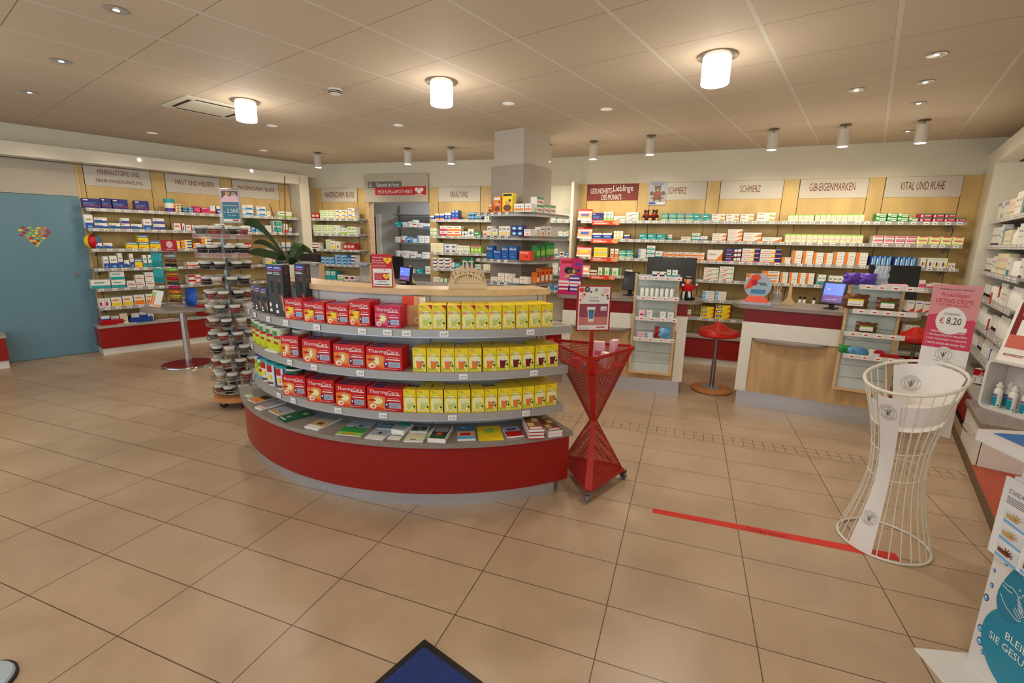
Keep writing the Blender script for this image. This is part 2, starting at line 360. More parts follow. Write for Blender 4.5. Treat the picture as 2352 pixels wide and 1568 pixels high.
mb.build('grey_name_plate',t,bevel=.004)
p0,p1=sl(862,448),sl(978,427.5); mb=bx(p0[0],-.007,p0[1],p1[0],-.001,p1[1],INKR); q0,q1=sl(869,444.5),sl(947,434); mb.text('MÜHLEN-APOTHEKE',q0[0],q0[1],q1[0],q1[1],INKW,y=-.009)
c0=sl(963,438)
for dx,dz,ru,rw in ((-.045,.02,.032,.03),(.045,.02,.032,.03),(0,-.01,.04,.03),(0,.035,.012,.015)): mb.oval(c0[0]+dx,c0[1]+dz,ru,rw,INKW,y=-.009)
mb.quad(c0[0]-.07,c0[1]-.058,c0[0]+.07,c0[1]-.052,INKW,y=-.009); mb.build('red_name_plate',t,bevel=.004)
# ---- doorway: jamb and the room behind
S(fbox(FB,UD0,-.01,0,UD0+.055,.14,ZD,WOODE),'trim_6')
GW=mat('back_room_grey',(190,190,186),.6,var=.02)
b=fbox(FB,UD0-2.2,2.55,0,UD1+.9,2.65,ZC,GW); fbox(FB,UD0-2.3,.14,0,UD0-2.2,2.65,ZC,GW,b); fbox(FB,UD1+.8,.14,0,UD1+.9,2.65,ZC,GW,b); S(b,'wall_back_room')
uu=FB.u(858,2.5,1.5)
t=S(fbox(FB,uu-.28,2.50,0,uu+.10,2.545,2.05,BLACK),'door_2'); S(fbox(FB,uu+.10,2.46,0,uu+.2,2.545,2.12,WHITE),'trim_7')
light('AREA',FB.pt((UD0+UD1)/2+.2,1.3,2.7),38,(.95,.97,1),.8,FB.pt((UD0+UD1)/2+.2,1.3,0))
# ---- left wall: frosted glass door with the heart of diamonds
g0,g1=FA.uz(16.6,831,PV-.02)[0],FA.uz(181,452.8,PV-.02)[0]
FROST=mat('frosted_blue_glass',(104,142,160),.3,var=.04,scale=1.2,spec=.5)
d=S(fbox(FA,g0,PV-.02,.005,g1,PV-.005,2.03,FROST),'door_1')
hm=MB(); hm.T=Matrix.Translation(FA.o)@Matrix.Rotation(FA.h,4,'Z')
hc=FA.uz(81,545,PV-.021); cs=[pc('R'),pc('O'),pc('Y'),pc('LG'),pc('R'),pc('Y')]
pat=["RY..YR","LOYRYO..","RYOYRL.","YRLLOY","ORGLR..","RYLO","LR","R"]
heart=[(-3,4),(-1,4),(2,4),(4,4),(-4,3),(-2,3),(0,3),(1,3),(3,3),(5,3),(-3,2),(-1,2),(1,2),(3,2),(5,2),(-4,1),(-2,1),(0,1),(2,1),(4,1),(-1,0),(1,0),(3,0),(-2,0),(-1,-1),(1,-1),(2,-1),(0,-1),(-.2,-2),(1,-2),(.5,-3)]
for i,(a,c) in enumerate(heart):
    x=hc[0]+a*.027-.01; z=hc[1]+.02+c*.031-.03; hm.poly([(x-.025,z),(x,z-.015),(x+.025,z),(x,z+.015)],cs[(i*5+int(c))%6],y=PV-.0215)
hm.build('heart_motif',d,label='heart made of red, orange, yellow and green diamonds')
hh=FA.uz(180,631,PV-.02); fbox(FA,hh[0]-.03,PV-.035,hh[1]-.02,hh[0]+.01,PV-.0205,hh[1]+.03,STEEL).build('door_lock',d)
S(fbox(FA,g0-.3,PV-.02,2.035,g1,PV+.01,2.43,BEIGE),'trim_8')
S(fbox(FA,g1+.0,PV-.01,0,g1+.03,PV,2.43,WOODE),'trim_9')
# ---- red plinths with ledge along the walls (base cabinets)
def plinth(fr,u0,u1,depth,label,v=0,segs=1):
    t=thing('plinth_cabinet',label,'cabinet',fr.pt((u0+u1)/2,v,0),fr.h); h=(u1-u0)/2
    bx(-h+.01,.02,0,h-.01,depth,.092,WHITE if fr is FA or fr is FC else DARK).build('kickboard',t)
    w_=2*h/segs
    for i in range(segs): bx(-h+i*w_+.001,0,.093,-h+(i+1)*w_-.001,depth,.362,REDL if fr is not FC else REDL).build('red_front',t)
    bx(-h-.01,-.015,.363,h+.01,depth,ZL,SHELFM).build('ledge',t); return t
plinth(FA,FA.uz(231,751)[0]-.02,UA1-.03,.345,'long low red plinth cabinet under the shelves of the left wall',segs=3)
plinth(FA,-3.1,FA.uz(17,800)[0],.345,'low red plinth cabinet left of the blue glass door',segs=2)
plinth(FB,uB0+.04,UD0-.03,.34,'low red plinth cabinet left of the back doorway',v=-.345)
plinth(FB,UD1+.03,FB.u(1128,0,2.3)+.3,.34,'low red plinth cabinet under the ERKÄLTUNG sign',v=-.345)
plinth(FC,max(n0+.12,.05),uC0-.06,.34,'low red plinth cabinet in the white niche',v=-.35)
plinth(FC,uC0,4.94,.34,'long low red plinth cabinet under the back wall shelves',v=-.35,segs=5)
# ================================================================ SHELVES
def shelf(fr,u0,u1,v0,v1,z,label,tags=0,glass=False,rail=.04,txt=None,tagw=.045):
    t=thing('wall_shelf',label,'shelf',fr.pt((u0+u1)/2,v0,z),fr.h); h=(u1-u0)/2
    bx(-h,.004,-.022,h,v1-v0,0,SHELFM).build('board',t)
    rl=bx(-h,-.006,-rail,h,.0035,.001,ALU).build('price_rail',t)
    if tags:
        mb=bx(-tagw/2,-.0015,-rail+.006,tagw/2,0,-.004,TAGW); mb.quad(-tagw*.28,-rail*.62,tagw*.3,-rail*.45,INKK,y=-.002); me=None
        for i in range(tags):
            x=-h+(i+.5)*2*h/tags+random.uniform(-.02,.02)
            if me is None: o=mb.build('price_tag',t,loc=(x,-.0062,0)); me=o.data
            else: place(me,'price_tag',t,(x,-.0062,0))
    br=None
    for x in (-h+.06,h-.06):
        mb=MB(); mb.add([(-.004,.03,-.023),(-.004,v1-v0,-.023),(-.004,v1-v0,-.11),(.004,.03,-.023),(.004,v1-v0,-.023),(.004,v1-v0,-.11)],[(0,1,2),(3,5,4),(0,3,4,1),(1,4,5,2),(2,5,3,0)],SHELFM)
        if br is None: o=mb.build('bracket',t,loc=(x,0,0)); br=o.data
        else: place(br,'bracket',t,(x,0,0))
    return t
POS=['topmost','second','third','fourth','fifth','sixth']
# ---- product packages
TY={ # base colour, front decals (u0,w0,u1,w1,colour[,shape]), words
'navy':('N',[(.05,.78,.3,.88,'W'),(.05,.5,.75,.54,'LB'),(.05,.38,.6,.42,'LB'),(.03,.22,.97,.27,'RO')],'navy blue box'),
'wb':('W',[(0,0,1,.42,'B'),(0,.42,.6,.55,'B'),(.1,.75,.3,.82,'N'),(0,0,1,.08,'G')],'white and blue box'),
'wbr':('W',[(0,0,1,.5,'B'),(.1,.75,.4,.82,'N'),(0,0,1,.08,'R')],'white blue red-edged box'),
'wbt':('W',[(0,0,1,.4,'B'),(.2,.6,.8,.7,'GR'),(.3,.05,.8,.2,'LB')],'tall white and blue box'),
'ylb':('Y',[(0,.6,1,1,'SB'),(.1,.72,.9,.82,'W'),(.1,.1,.5,.25,'O')],'yellow and blue box'),
'orb':('O',[(.35,0,1,1,'LY'),(.55,.15,1,.6,'B'),(.05,.4,.3,.6,'W')],'orange and blue box'),
'teal':('T',[(.1,.55,.6,.7,'W'),(.5,.1,.9,.2,'W')],'teal box'),
'tealw':('W',[(0,0,1,.35,'T'),(.15,.6,.7,.72,'T')],'white and teal box'),
'tealp':('W',[(.06,.1,.94,.9,'T'),(.3,.4,.7,.6,'LG')],'white-edged turquoise box'),
'wave':('W',[(0,.05,1,.3,'LB'),(.3,.3,.9,.5,'B'),(.1,.75,.5,.82,'GR')],'white box with blue wave'),
'pinkb':('P',[(.1,.3,.9,.7,'M'),(.1,.78,.6,.88,'W')],'pink box'),
'mag':('M',[(.3,.2,.95,.8,'P'),(.1,.4,.25,.6,'W')],'magenta box'),
'wor':('W',[(0,0,1,.35,'RO'),(.15,.7,.6,.8,'GR')],'white and orange-red box'),
'wred':('W',[(.1,.3,.9,.42,'R'),(.1,.6,.7,.7,'GR')],'white box with red stripe'),
'wgr':('W',[(0,0,1,.3,'LG'),(.1,.6,.6,.72,'G')],'white and green box'),
'green':('G',[(.05,.55,.6,.75,'W'),(.3,.1,.95,.3,'LG')],'green box'),
'gyl':('T',[(0,.1,1,.35,'LY'),(.1,.7,.8,.8,'W')],'teal and pale yellow box'),
'plain':('W',[(.15,.6,.7,.7,'GR'),(.15,.35,.55,.42,'GR')],'plain white box'),
'wstripe':('W',[(.6,0,.75,1,'R'),(.8,0,.9,.6,'B'),(.08,.5,.45,.66,'R')],'white box with red and blue stripes'),
'pinkl':('W',[(.1,.15,.5,.6,'M'),(.1,.75,.8,.82,'GR'),(.55,.15,.9,.45,'LP')],'white and pink box'),
'yor':('W',[(.05,.05,.95,.4,'Y'),(.1,.6,.7,.75,'O')],'white and yellow box'),
'wor2':('W',[(.05,.05,.95,.45,'O'),(.1,.65,.7,.78,'O')],'white and orange box'),
'redw':('R',[(.15,.3,.85,.7,'W'),(.25,.4,.75,.5,'R')],'red and white box'),
'pkr':('W',[(0,.55,.6,.95,'R'),(.5,.1,1,.5,'P')],'white, red and pink box'),
'herb':('W',[(.1,.55,.5,.85,'LG'),(.55,.55,.9,.8,'LG'),(.1,.12,.9,.3,'LG')],'cream box with green print'),
'wrain':('W',[(.3,.1,.9,.3,'Y'),(.4,.3,.95,.45,'O'),(.1,.6,.6,.75,'B')],'white box with rainbow swoosh'),
'swirl':('LB',[(.1,.5,.9,.62,'W'),(.4,.1,.9,.45,'B'),(.1,.75,.5,.85,'R')],'light blue and white box'),
'wma':('W',[(.1,.25,.9,.75,'DR','o')],'white box with maroon oval'),
'wmb':('W',[(0,.3,1,.6,'DR')],'white box with maroon band'),
'crt':('T',[(.1,.5,.9,.9,'W'),(.2,.65,.8,.75,'T')],'pale teal box with white label'),
'bw':('B',[(0,.65,1,1,'W'),(.2,.3,.8,.42,'W')],'blue box with white top'),
'bor':('B',[(0,.7,1,1,'W'),(0,0,1,.18,'O')],'blue box with orange foot'),
'btall':('B',[(.2,.8,.8,.95,'W'),(0,0,1,.15,'M'),(.3,.4,.7,.5,'LB')],'tall blue box'),
'bdot':('N',[(0,.5,1,.95,'LB'),(.2,.1,.8,.35,'G')],'small blue and green box'),
'wo':('W',[(0,0,1,.4,'O'),(.1,.65,.7,.8,'R')],'white box with orange foot'),
'wm':('W',[(0,0,1,.4,'M'),(.1,.65,.7,.8,'M')],'white box with crimson foot'),
'wcross':('W',[(.1,.35,.9,.5,'B'),(.4,.1,.55,.75,'B')],'white box with blue cross'),
'wy':('W',[(.05,.1,.95,.25,'Y'),(.1,.6,.7,.72,'Y')],'white box with yellow bands'),
'wbo':('W',[(.15,.15,.85,.5,'B','o'),(.1,.7,.8,.82,'LB')],'white box with blue oval'),
'wleaf':('W',[(.3,.08,.7,.35,'G','o'),(.15,.7,.8,.8,'LG')],'white box with green leaf'),
'lime':('LG',[(0,.8,1,1,'P'),(.2,.3,.8,.55,'LY')],'lime and pink box'),
'wnr':('W',[(.05,.15,.75,.5,'N'),(.7,.5,.95,.8,'R')],'white, navy and red box'),
'dteal':('DG',[(.1,.1,.9,.4,'PU'),(.1,.6,.8,.7,'W')],'dark teal box'),
'wtube':('W',[(.6,.05,1,.35,'O','t'),(.65,.2,.85,.55,'LG'),(.08,.55,.4,.68,'R')],'white box with green fruit'),
'volt':('W',[(.55,0,1,.75,'O','t'),(.08,.5,.55,.68,'INK:Voltaren'),(0,0,.5,.1,'O')],'white and orange ointment box'),
'voltb':('W',[(.7,0,1,.9,'N'),(.52,.15,.72,.7,'Y','o'),(.06,.45,.5,.6,'GR'),(0,0,1,.12,'RO')],'white and navy ointment box'),
'voltn':('N',[(.55,.15,.78,.75,'LY','o'),(.8,.2,1,.8,'W'),(.06,.5,.4,.62,'W'),(0,0,1,.12,'RO')],'navy and orange ointment box'),
'kyt':('W',[(0,.05,.5,.3,'RO','t'),(.07,.5,.38,.8,'INK:Kytta'),(.45,.4,.75,.52,'B'),(.78,.3,.95,.75,'LG','o')],'white and red-orange ointment box'),
'gelow':('O',[(0,.1,.5,.85,'O'),(.45,0,1,1,'W'),(.55,.7,.9,.78,'GR'),(.5,.1,.55,.14,'R')],'orange and cream box'),
'orange':('W',[(0,.5,.35,1,'O'),(.1,.1,.9,.4,'O'),(.4,.7,.9,.85,'GR')],'flat white and orange box'),
'orcr':('W',[(0,0,.28,1,'O'),(.4,.75,.9,.8,'GR'),(.4,.3,.9,.35,'GR'),(.35,.1,.42,.16,'R')],'cream box with orange side'),
'gib':('CR',[(0,.86,1,1,'LG'),(.15,.3,.45,.5,'LP'),(.55,.3,.85,.45,'LP')],'cream box with lime top'),
'grn2':('G',[(0,.5,.3,1,'W'),(.35,.55,.95,.8,'W'),(.35,.15,.9,.35,'W')],'green and white box'),
'pkg':('M',[(0,.7,1,1,'G'),(.05,.1,.2,.6,'W'),(.4,.3,.9,.55,'LP')],'crimson and green box'),
'pkst':('W',[(.1,.55,1,.9,'P'),(.1,.05,.9,.15,'R')],'white box with pink bar'),
'pkyl':('LY',[(.2,.75,.9,1,'P'),(.1,.1,.7,.2,'LG')],'pale yellow and pink box'),
'tooth':('B',[(.55,0,1,1,'LB'),(.2,.05,.45,.8,'W')],'blue box with white bottle print'),
'iris':('W',[(.25,.1,.55,.6,'PU','o'),(.55,.15,.9,.5,'Y'),(.1,.8,.9,.86,'LG')],'white box with violet and yellow print'),
'pkf':('W',[(0,.2,1,.6,'P'),(.2,0,.9,.12,'G')],'white box with hot pink band'),
'redtri':('W',[(.1,0,1,.35,'RO','t'),(.1,.75,.8,.82,'B')],'white box with red triangle'),
'profy':('Y',[(.05,.3,.45,.85,'N'),(.75,.1,1,.6,'RO','t'),(.12,.45,.4,.7,'W')],'yellow and navy box'),
'wblur':('W',[(0,.1,.3,.9,'LB'),(.4,.65,.9,.72,'GR'),(.4,.25,.9,.32,'GR')],'white and pale blue box'),
'gper':('W',[(.7,0,1,1,'G'),(.15,.1,.5,.6,'LG','o')],'white box with green figure'),
'wstar':('W',[(.45,.1,.85,.65,'G','o'),(.08,.15,.3,.22,'GR')],'white box with green star'),
'wblb':('W',[(0,0,1,.3,'SB'),(.2,.6,.7,.7,'GR')],'white box with steel blue foot'),
'yb':('LY',[(0,.45,1,.5,'LB'),(.06,.1,.9,.4,'Y'),(.06,.6,.9,.9,'Y')],'yellow double box'),
'vita':('O',[(.1,.1,.9,.3,'SK'),(.15,.35,.85,.7,'W'),(.1,.8,.9,.9,'R')],'orange display card box'),
'fam':('O',[(.1,.05,.9,.4,'BR','o'),(.25,.4,.8,.62,'SK','o'),(.1,.78,.9,.92,'W'),(.7,.58,.92,.7,'K','o')],'tall orange box with family picture'),
'famy':('Y',[(.1,.05,.9,.4,'BR','o'),(.25,.4,.8,.6,'SK','o'),(.08,.84,.92,.95,'K'),(0,0,1,.06,'O'),(.62,.55,.86,.68,'K','o')],'tall yellow box with family picture'),
'wline':('W',[(.05,.15,.95,.42,'O'),(.15,.62,.8,.7,'GR'),(.62,.4,.66,.8,'BR')],'white box with orange band'),
'gtop':('W',[(0,.72,1,1,'G'),(.12,.3,.8,.5,'RO'),(.6,.2,.95,.4,'GR')],'white box with green top'),
'tallw':('W',[(.1,.1,.4,.4,'Y'),(.55,.1,.9,.4,'Y'),(.2,.6,.8,.8,'GR')],'tall pale carton'),
'dots':('N',[(.1,.15,.9,.8,'LB','o'),(.3,.3,.7,.65,'W','o')],'dark blue box'),
'foot':('W',[(.3,.1,.8,.5,'SK','o'),(.15,.7,.85,.8,'B'),(0,0,1,.05,'RO')],'white box with foot picture'),
'basb':('SB2',[(.12,.72,.9,.9,'INKW:Basica'),(.3,.2,.7,.24,'LB'),(.2,.4,.6,.43,'LB')],'blue carton lettered Basica'),
'basr':('RO',[(.1,.74,.8,.92,'INKW:Basica'),(.5,.25,.85,.5,'R','o')],'red carton lettered Basica'),
'grtall':('G',[(0,.3,1,.62,'LG'),(0,0,.6,.3,'M','t'),(.5,0,1,.25,'P','t'),(0,.85,1,1,'DG')],'tall green carton with pink flames'),
'spice':('O',[(.1,.1,.9,.5,'W'),(0,.9,1,1,'BR'),(.2,.55,.8,.8,'R')],'tall orange carton'),
'wbox':('W',[(.2,.3,.8,.45,'DR'),(.15,.6,.6,.75,'GR')],'white box with maroon bar'),
'lens':('W',[(.3,.55,.95,.95,'O','o'),(.42,.62,.85,.9,'W','o'),(.1,.15,.8,.3,'GR')],'round-topped white box with rainbow'),
'tubew':('W',[(0,.0,1,.12,'K'),(.2,.5,.8,.6,'GR')],'slim white carton with black foot'),
'tubep':('W',[(.2,.75,.8,.95,'PU'),(.3,.3,.6,.34,'GR')],'slim white carton with violet mark'),
'beige':('CR',[(.15,.6,.85,.75,'LP'),(.2,.2,.7,.3,'GR')],'slim beige carton'),
'pinkbx':('LP',[(.2,.3,.8,.5,'M'),(.2,.7,.8,.8,'W')],'small pale pink box'),
'lbb':('LB',[(.1,.1,.9,.6,'SB'),(.35,.25,.65,.5,'W','o')],'bright blue box'),
}
PAL['SB2']=(24,84,160)
_P={}
def pack_mesh(ty,w,d,h):
    key=(ty,round(w,3),round(d,3),round(h,3))
    if key in _P: return _P[key]
    base,dec,_=TY[ty]; mb=bx(-w/2,0,0,w/2,d,h,pc(base)); k=0
    for q in dec:
        u0,w0,u1,w1,c=q[:5]; k+=1; y=-.0005-.0002*k; sh=q[5] if len(q)>5 else ''
        a,b_,cc,e=-w/2+u0*w,w0*h,-w/2+u1*w,w1*h
        if c.startswith('INK'):
            mb.text(c.split(':')[1],a,b_,cc,e,INKW if c.startswith('INKW') else INKK,y=y)
        elif sh=='o': mb.oval((a+cc)/2,(b_+e)/2,(cc-a)/2,(e-b_)/2,pc(c),y=y,n=14)
        elif sh=='t': mb.poly([(a,b_),(cc,b_),(cc,e)],pc(c),y=y)
        else: mb.quad(a,b_,cc,e,pc(c),y=y)
    o=mb.build('medicine_box'); me=o.data; bpy.data.objects.remove(o); _P[key]=me; return me
_cnt={}
def row(fr,v,z,items,where,dmax=.13,gap=.0035):
    seq={}
    for it in items:
        X0,X1,n,k,hp,ty=it[:6]; d=it[6] if len(it)>6 else dmax
        u0=fr.u(X0,v,z); u1=fr.u(X1,v,z); um=(u0+u1)/2; yb=yproj(fr.pt(um,v,z)); H=fr.z(yb-hp,um,v)-z
        w_=(u1-u0)/n; h=H/k
        if d>w_*3 and d>.05: d=max(.05,min(d,w_*3))
        me=pack_mesh(ty,w_-gap,d,h-.0012); words=TY[ty][2]
        for i in range(n):
            s_=seq[ty]=seq.get(ty,0)+1
            for j in range(k):
                if k==1: lay=''
                elif j==0: lay=', stack bottom'
                elif j==k-1: lay=', stack top'
                else: lay=', %s up'%ORD[j]
                jx=random.uniform(-.0008,.0008); jr=random.uniform(-.012,.012) if n<6 else 0
                place(me,ty_name(words),None,fr.pt(u0+(i+.5)*w_+jx,v+abs(jr)*w_*.5,z+.0006+j*h),fr.h+jr*.4,
                  label='%s, %s from left%s, %s'%(words,ORD[min(s_-1,19)],lay,where),cat='box',group='%s boxes, %s'%(ty_group(words),where))
NM={}
def ty_name(w):
    w=re.sub(r'[^a-z ]','',w.replace('-',' ').lower()); ws=[q for q in w.split() if q not in ('with','a','and')]; base=ws[-1] if ws[-1] in('box','carton') else 'box'
    ws=[q for q in ws if q not in('box','carton')][:2]; return '_'.join(ws+[base])
def ty_group(w): return w.replace(' box','').replace(' carton','')
# ---------------------------------------------------------------- left wall
uA0=FA.uz(196.6,472,.05)[0]
for i,z in enumerate(ZS):
    a=FA.u([197,202,208,215,222,228][i],.05,z); shelf(FA,a,UA1-.04,.05,PV,z,'long grey shelf on the left wall, %s of six'%POS[i],tags=22,tagw=.05)
LW='%s left wall shelf'
rA=[
[(191,234,1,1,22,'navy'),(235,258,1,1,24,'navy'),(260,296,1,1,23,'navy'),(311,344,1,1,22,'navy'),(403,418,2,3,19,'orb'),(420,433,1,2,12,'bdot'),(434,445,1,2,12,'swirl'),(446,461,1,1,15,'mag'),(464,482,1,1,13,'pinkb'),(484,496,1,1,18,'wor'),(498,507,1,1,18,'bw'),(558,583,1,2,24,'wave'),(590,612,1,2,22,'wave'),(613,622,1,1,12,'plain'),(639,671,1,1,13,'wgr')],
[(197,217,1,1,31,'wbt'),(219,249,1,2,25,'wb'),(251,278,1,1,13,'wb'),(280,300,1,2,25,'wbr'),(302,328,1,1,12,'wb'),(331,350,1,1,24,'wbt'),(354,380,1,2,26,'wbr'),(401,426,1,1,16,'wstripe'),(428,446,1,1,13,'wstripe'),(447,465,1,1,8,'wred'),(466,488,1,1,13,'wstripe'),(495,518,1,1,17,'wgr'),(520,534,1,1,14,'wgr'),(555,576,3,1,14,'plain'),(578,586,1,1,14,'swirl'),(588,608,1,1,17,'swirl'),(610,624,2,1,16,'plain'),(629,648,1,2,27,'tealp'),(653,662,1,1,20,'wor'),(665,671,1,1,12,'wblb')],
[(221,236,1,1,13,'wb'),(239,260,1,1,13,'wb'),(291,318,1,1,15,'ylb'),(320,344,1,2,31,'ylb'),(346,370,1,1,18,'ylb'),(400,415,1,1,18,'yb'),(417,442,1,3,20,'orb'),(444,462,1,2,13,'orb'),(464,488,1,4,28,'orb'),(490,516,4,1,14,'wor'),(518,534,1,1,12,'wred'),(544,563,1,1,12,'wmb'),(566,579,1,1,13,'redw'),(648,668,2,1,14,'wblb')],
[(240,252,1,1,27,'wbt'),(254,272,1,1,28,'wbt'),(274,285,1,1,34,'wbt'),(287,299,1,1,17,'wb'),(301,310,1,1,32,'wbt'),(311,329,1,1,20,'ylb'),(331,340,1,1,28,'tealw'),(342,357,1,1,28,'tealw'),(429,460,1,1,9,'wor'),(612,636,2,1,14,'yor')],
[(211,256,1,1,20,'tealw'),(258,290,1,2,37,'tealw'),(293,313,1,1,14,'wred'),(314,334,1,2,27,'wred'),(336,356,1,2,32,'wred'),(433,463,1,2,21,'pkr')],
[(229,256,2,1,20,'pinkl'),(258,282,1,1,21,'yor'),(284,308,1,1,22,'yor'),(310,335,1,1,23,'wor2'),(337,360,1,1,23,'wor2'),(471,491,1,1,13,'wma')],
]
for i,r_ in enumerate(rA): row(FA,.065,ZS[i],r_,LW%POS[i])
# round gift tin, play ball, bins, bowl on the left wall
def at_shelf(fr,X,v,z): return fr.pt(fr.u(X,v,z),v,z)
t=thing('gift_tin','small teal and pink gift tin on the topmost left wall shelf','tin',at_shelf(FA,391,.12,ZS[0]),FA.h)
MB().cyl(0,0,.0006,.05,.055,pc('PU')).build('base',t,smooth=True); MB().cyl(0,0,.05,.12,.06,pc('W')).build('body',t,smooth=True); MB().cyl(0,0,.12,.175,.065,pc('T')).build('lid',t,smooth=True)
mb=MB(); p=at_shelf(FA,218,.0,ZS[2]); mb.lathe([(max(.001,.088*math.sin(PI*i/12)),.088-.088*math.cos(PI*i/12)) for i in range(13)],pc('B'),n=18)
for i in range(len(mb.mi)): mb.mi[i]=mb.m(pc(['SB','O','G','B','Y','R'][(i%18)//3]))
mb.build('play_ball',smooth=True,loc=FA.pt(FA.u(215,.14,ZS[2]),.14,ZS[2]+.0006),label='colourful toy ball at the left end of the third left wall shelf',cat='ball')
def bin_(X0,X1,v,col,label,boxes,fr=FA,z=ZL,h=.07,d=.2):
    u0,u1=fr.u(X0,v,z),fr.u(X1,v,z); w=(u1-u0); t=thing('storage_bin',label,'bin',fr.pt((u0+u1)/2,v,z+.0006),fr.h)
    m_=mat('translucent_'+col.lower(),PAL[col],.2,var=0,alpha=.8); mb=bx(-w/2,0,0,w/2,d,.004,m_); mb.box(-w/2,0,.004,w/2,.004,h,m_); mb.box(-w/2,d-.004,.004,w/2,d,h,m_); mb.box(-w/2,.004,.004,-w/2+.004,d-.004,h,m_); mb.box(w/2-.004,.004,.004,w/2,d-.004,h,m_); mb.build('tub',t)
    for i,(ty,a,c,hh) in enumerate(boxes):
        me=pack_mesh(ty,c-a,.05,hh); o=place(me,'medicine_box',None,fr.pt((u0+u1)/2+(a+c)/2-w/2,v+.03+.03*(i%2),z+.0052),fr.h,label='%s standing in the %s bin, %s from left'%(TY[ty][2],'red' if col=='R' else 'blue',ORD[i]),cat='box',group='boxes in the bins')
bin_(233,285,.06,'R','red open bin of boxes on the left wall ledge',[('bw',.01,.10,.12),('plain',.12,.2,.10),('beige',.21,.29,.13)])
bin_(302,352,.06,'B','blue open bin of boxes on the left wall ledge',[('wb',.02,.1,.12),('bw',.11,.19,.13),('plain',.2,.26,.12)])
mb=MB(); mb.lathe([(.02,0),(.07,.01),(.1,.05),(.105,.055),(.095,.05),(.06,.014),(.001,.012)],pc('R')); mb.build('bowl',smooth=True,loc=FA.pt(FA.u(469,.12,ZL),.15,ZL+.0006),label='shiny red bowl on the left wall ledge',cat='bowl')
mb=bx(-.1,-.06,0,.1,.06,.004,pc('LP')); mb.build('leaflet',loc=FA.pt(FA.u(380,.1,ZL),.12,ZL+.0006),rz=FA.h+.3,label='pink leaflet lying on the left wall ledge',cat='leaflet')
mb=bx(-.1,-.06,0,.1,.06,.004,pc('W')); mb.build('leaflet',loc=FA.pt(FA.u(295,.03,ZL),.09,ZL+.0006),rz=FA.h-.2,label='white leaflet between the two bins on the ledge',cat='leaflet')
# ---------------------------------------------------------------- back wall, left of the doorway
vb=-.28
uBL0=FB.u(715,vb,ZS[0]); uBL1=FB.u(817,vb,ZS[0])
for i in range(5): shelf(FB,uBL0+i*.03,uBL1+.05,vb,-.002,ZS[i],'short grey shelf left of the back doorway, %s of five'%POS[i],tags=7)
BL='%s shelf left of doorway'
rB=[
[(716,733,2,1,12,'redw'),(735,770,4,2,19,'herb'),(753,764,1,1,0,'plain'),(771,799,2,2,20,'wrain'),(800,815,1,2,24,'wrain')],
[(720,740,2,2,20,'herb'),(741,766,4,2,20,'herb'),(767,781,2,2,20,'wleaf'),(782,797,2,1,14,'wgr'),(798,817,1,1,17,'herb')],
[(717,732,1,2,14,'wmb'),(749,760,1,4,22,'herb'),(761,771,1,1,19,'yor'),(772,782,1,1,18,'iris'),(789,815,3,1,14,'redw')],
[(734,768,3,2,16,'swirl'),(770,797,2,3,22,'swirl'),(798,806,1,2,16,'swirl'),(807,817,1,3,22,'wbr')],
[(748,772,2,1,20,'crt'),(775,789,1,1,11,'wgr'),(790,816,2,1,10,'wma')],
]
for i,r_ in enumerate(rB): row(FB,vb+.012,ZS[i],[q for q in r_ if q[4]>0],BL%POS[i],dmax=.14)
uBR0=FB.u(986,vb,ZS[0])+.02; uBR1=FB.u(1136,vb,ZS[0])+.05
for i in range(5): shelf(FB,uBR0,uBR1,vb,-.002,ZS[i],'grey shelf right of the back doorway, %s of five'%POS[i],tags=8)
BR_='%s shelf under ERKÄLTUNG'
rB2=[
[(988,998,1,1,8,'bw'),(999,1009,1,1,13,'bor'),(1010,1020,1,1,13,'bor'),(1021,1036,2,1,15,'bw'),(1037,1053,2,1,21,'btall'),(1074,1106,4,2,16,'bdot'),(1113,1124,1,1,14,'wleaf'),(1125,1134,1,1,15,'grn2')],
[(988,1003,1,2,17,'wgr'),(1011,1026,1,2,23,'wm'),(1027,1059,2,2,23,'wo'),(1061,1074,1,1,11,'wcross'),(1075,1088,1,1,17,'wcross'),(1089,1105,1,1,11,'green'),(1108,1120,1,1,14,'pinkbx')],
[(990,1019,2,2,21,'wy'),(1021,1049,2,2,20,'wbo'),(1050,1079,4,1,17,'wleaf'),(1081,1105,3,1,18,'lime')],
[(994,1036,3,3,24,'wnr'),(1037,1044,1,1,14,'wblb'),(1045,1058,1,1,14,'teal'),(1060,1090,2,1,28,'dteal'),(1091,1104,1,2,12,'tealw'),(1110,1134,2,2,13,'wy')],
[(995,1010,2,1,17,'wleaf'),(1011,1030,2,1,14,'gper')],
]
for i,r_ in enumerate(rB2): row(FB,vb+.012,ZS[i],r_,BR_%POS[i],dmax=.13)
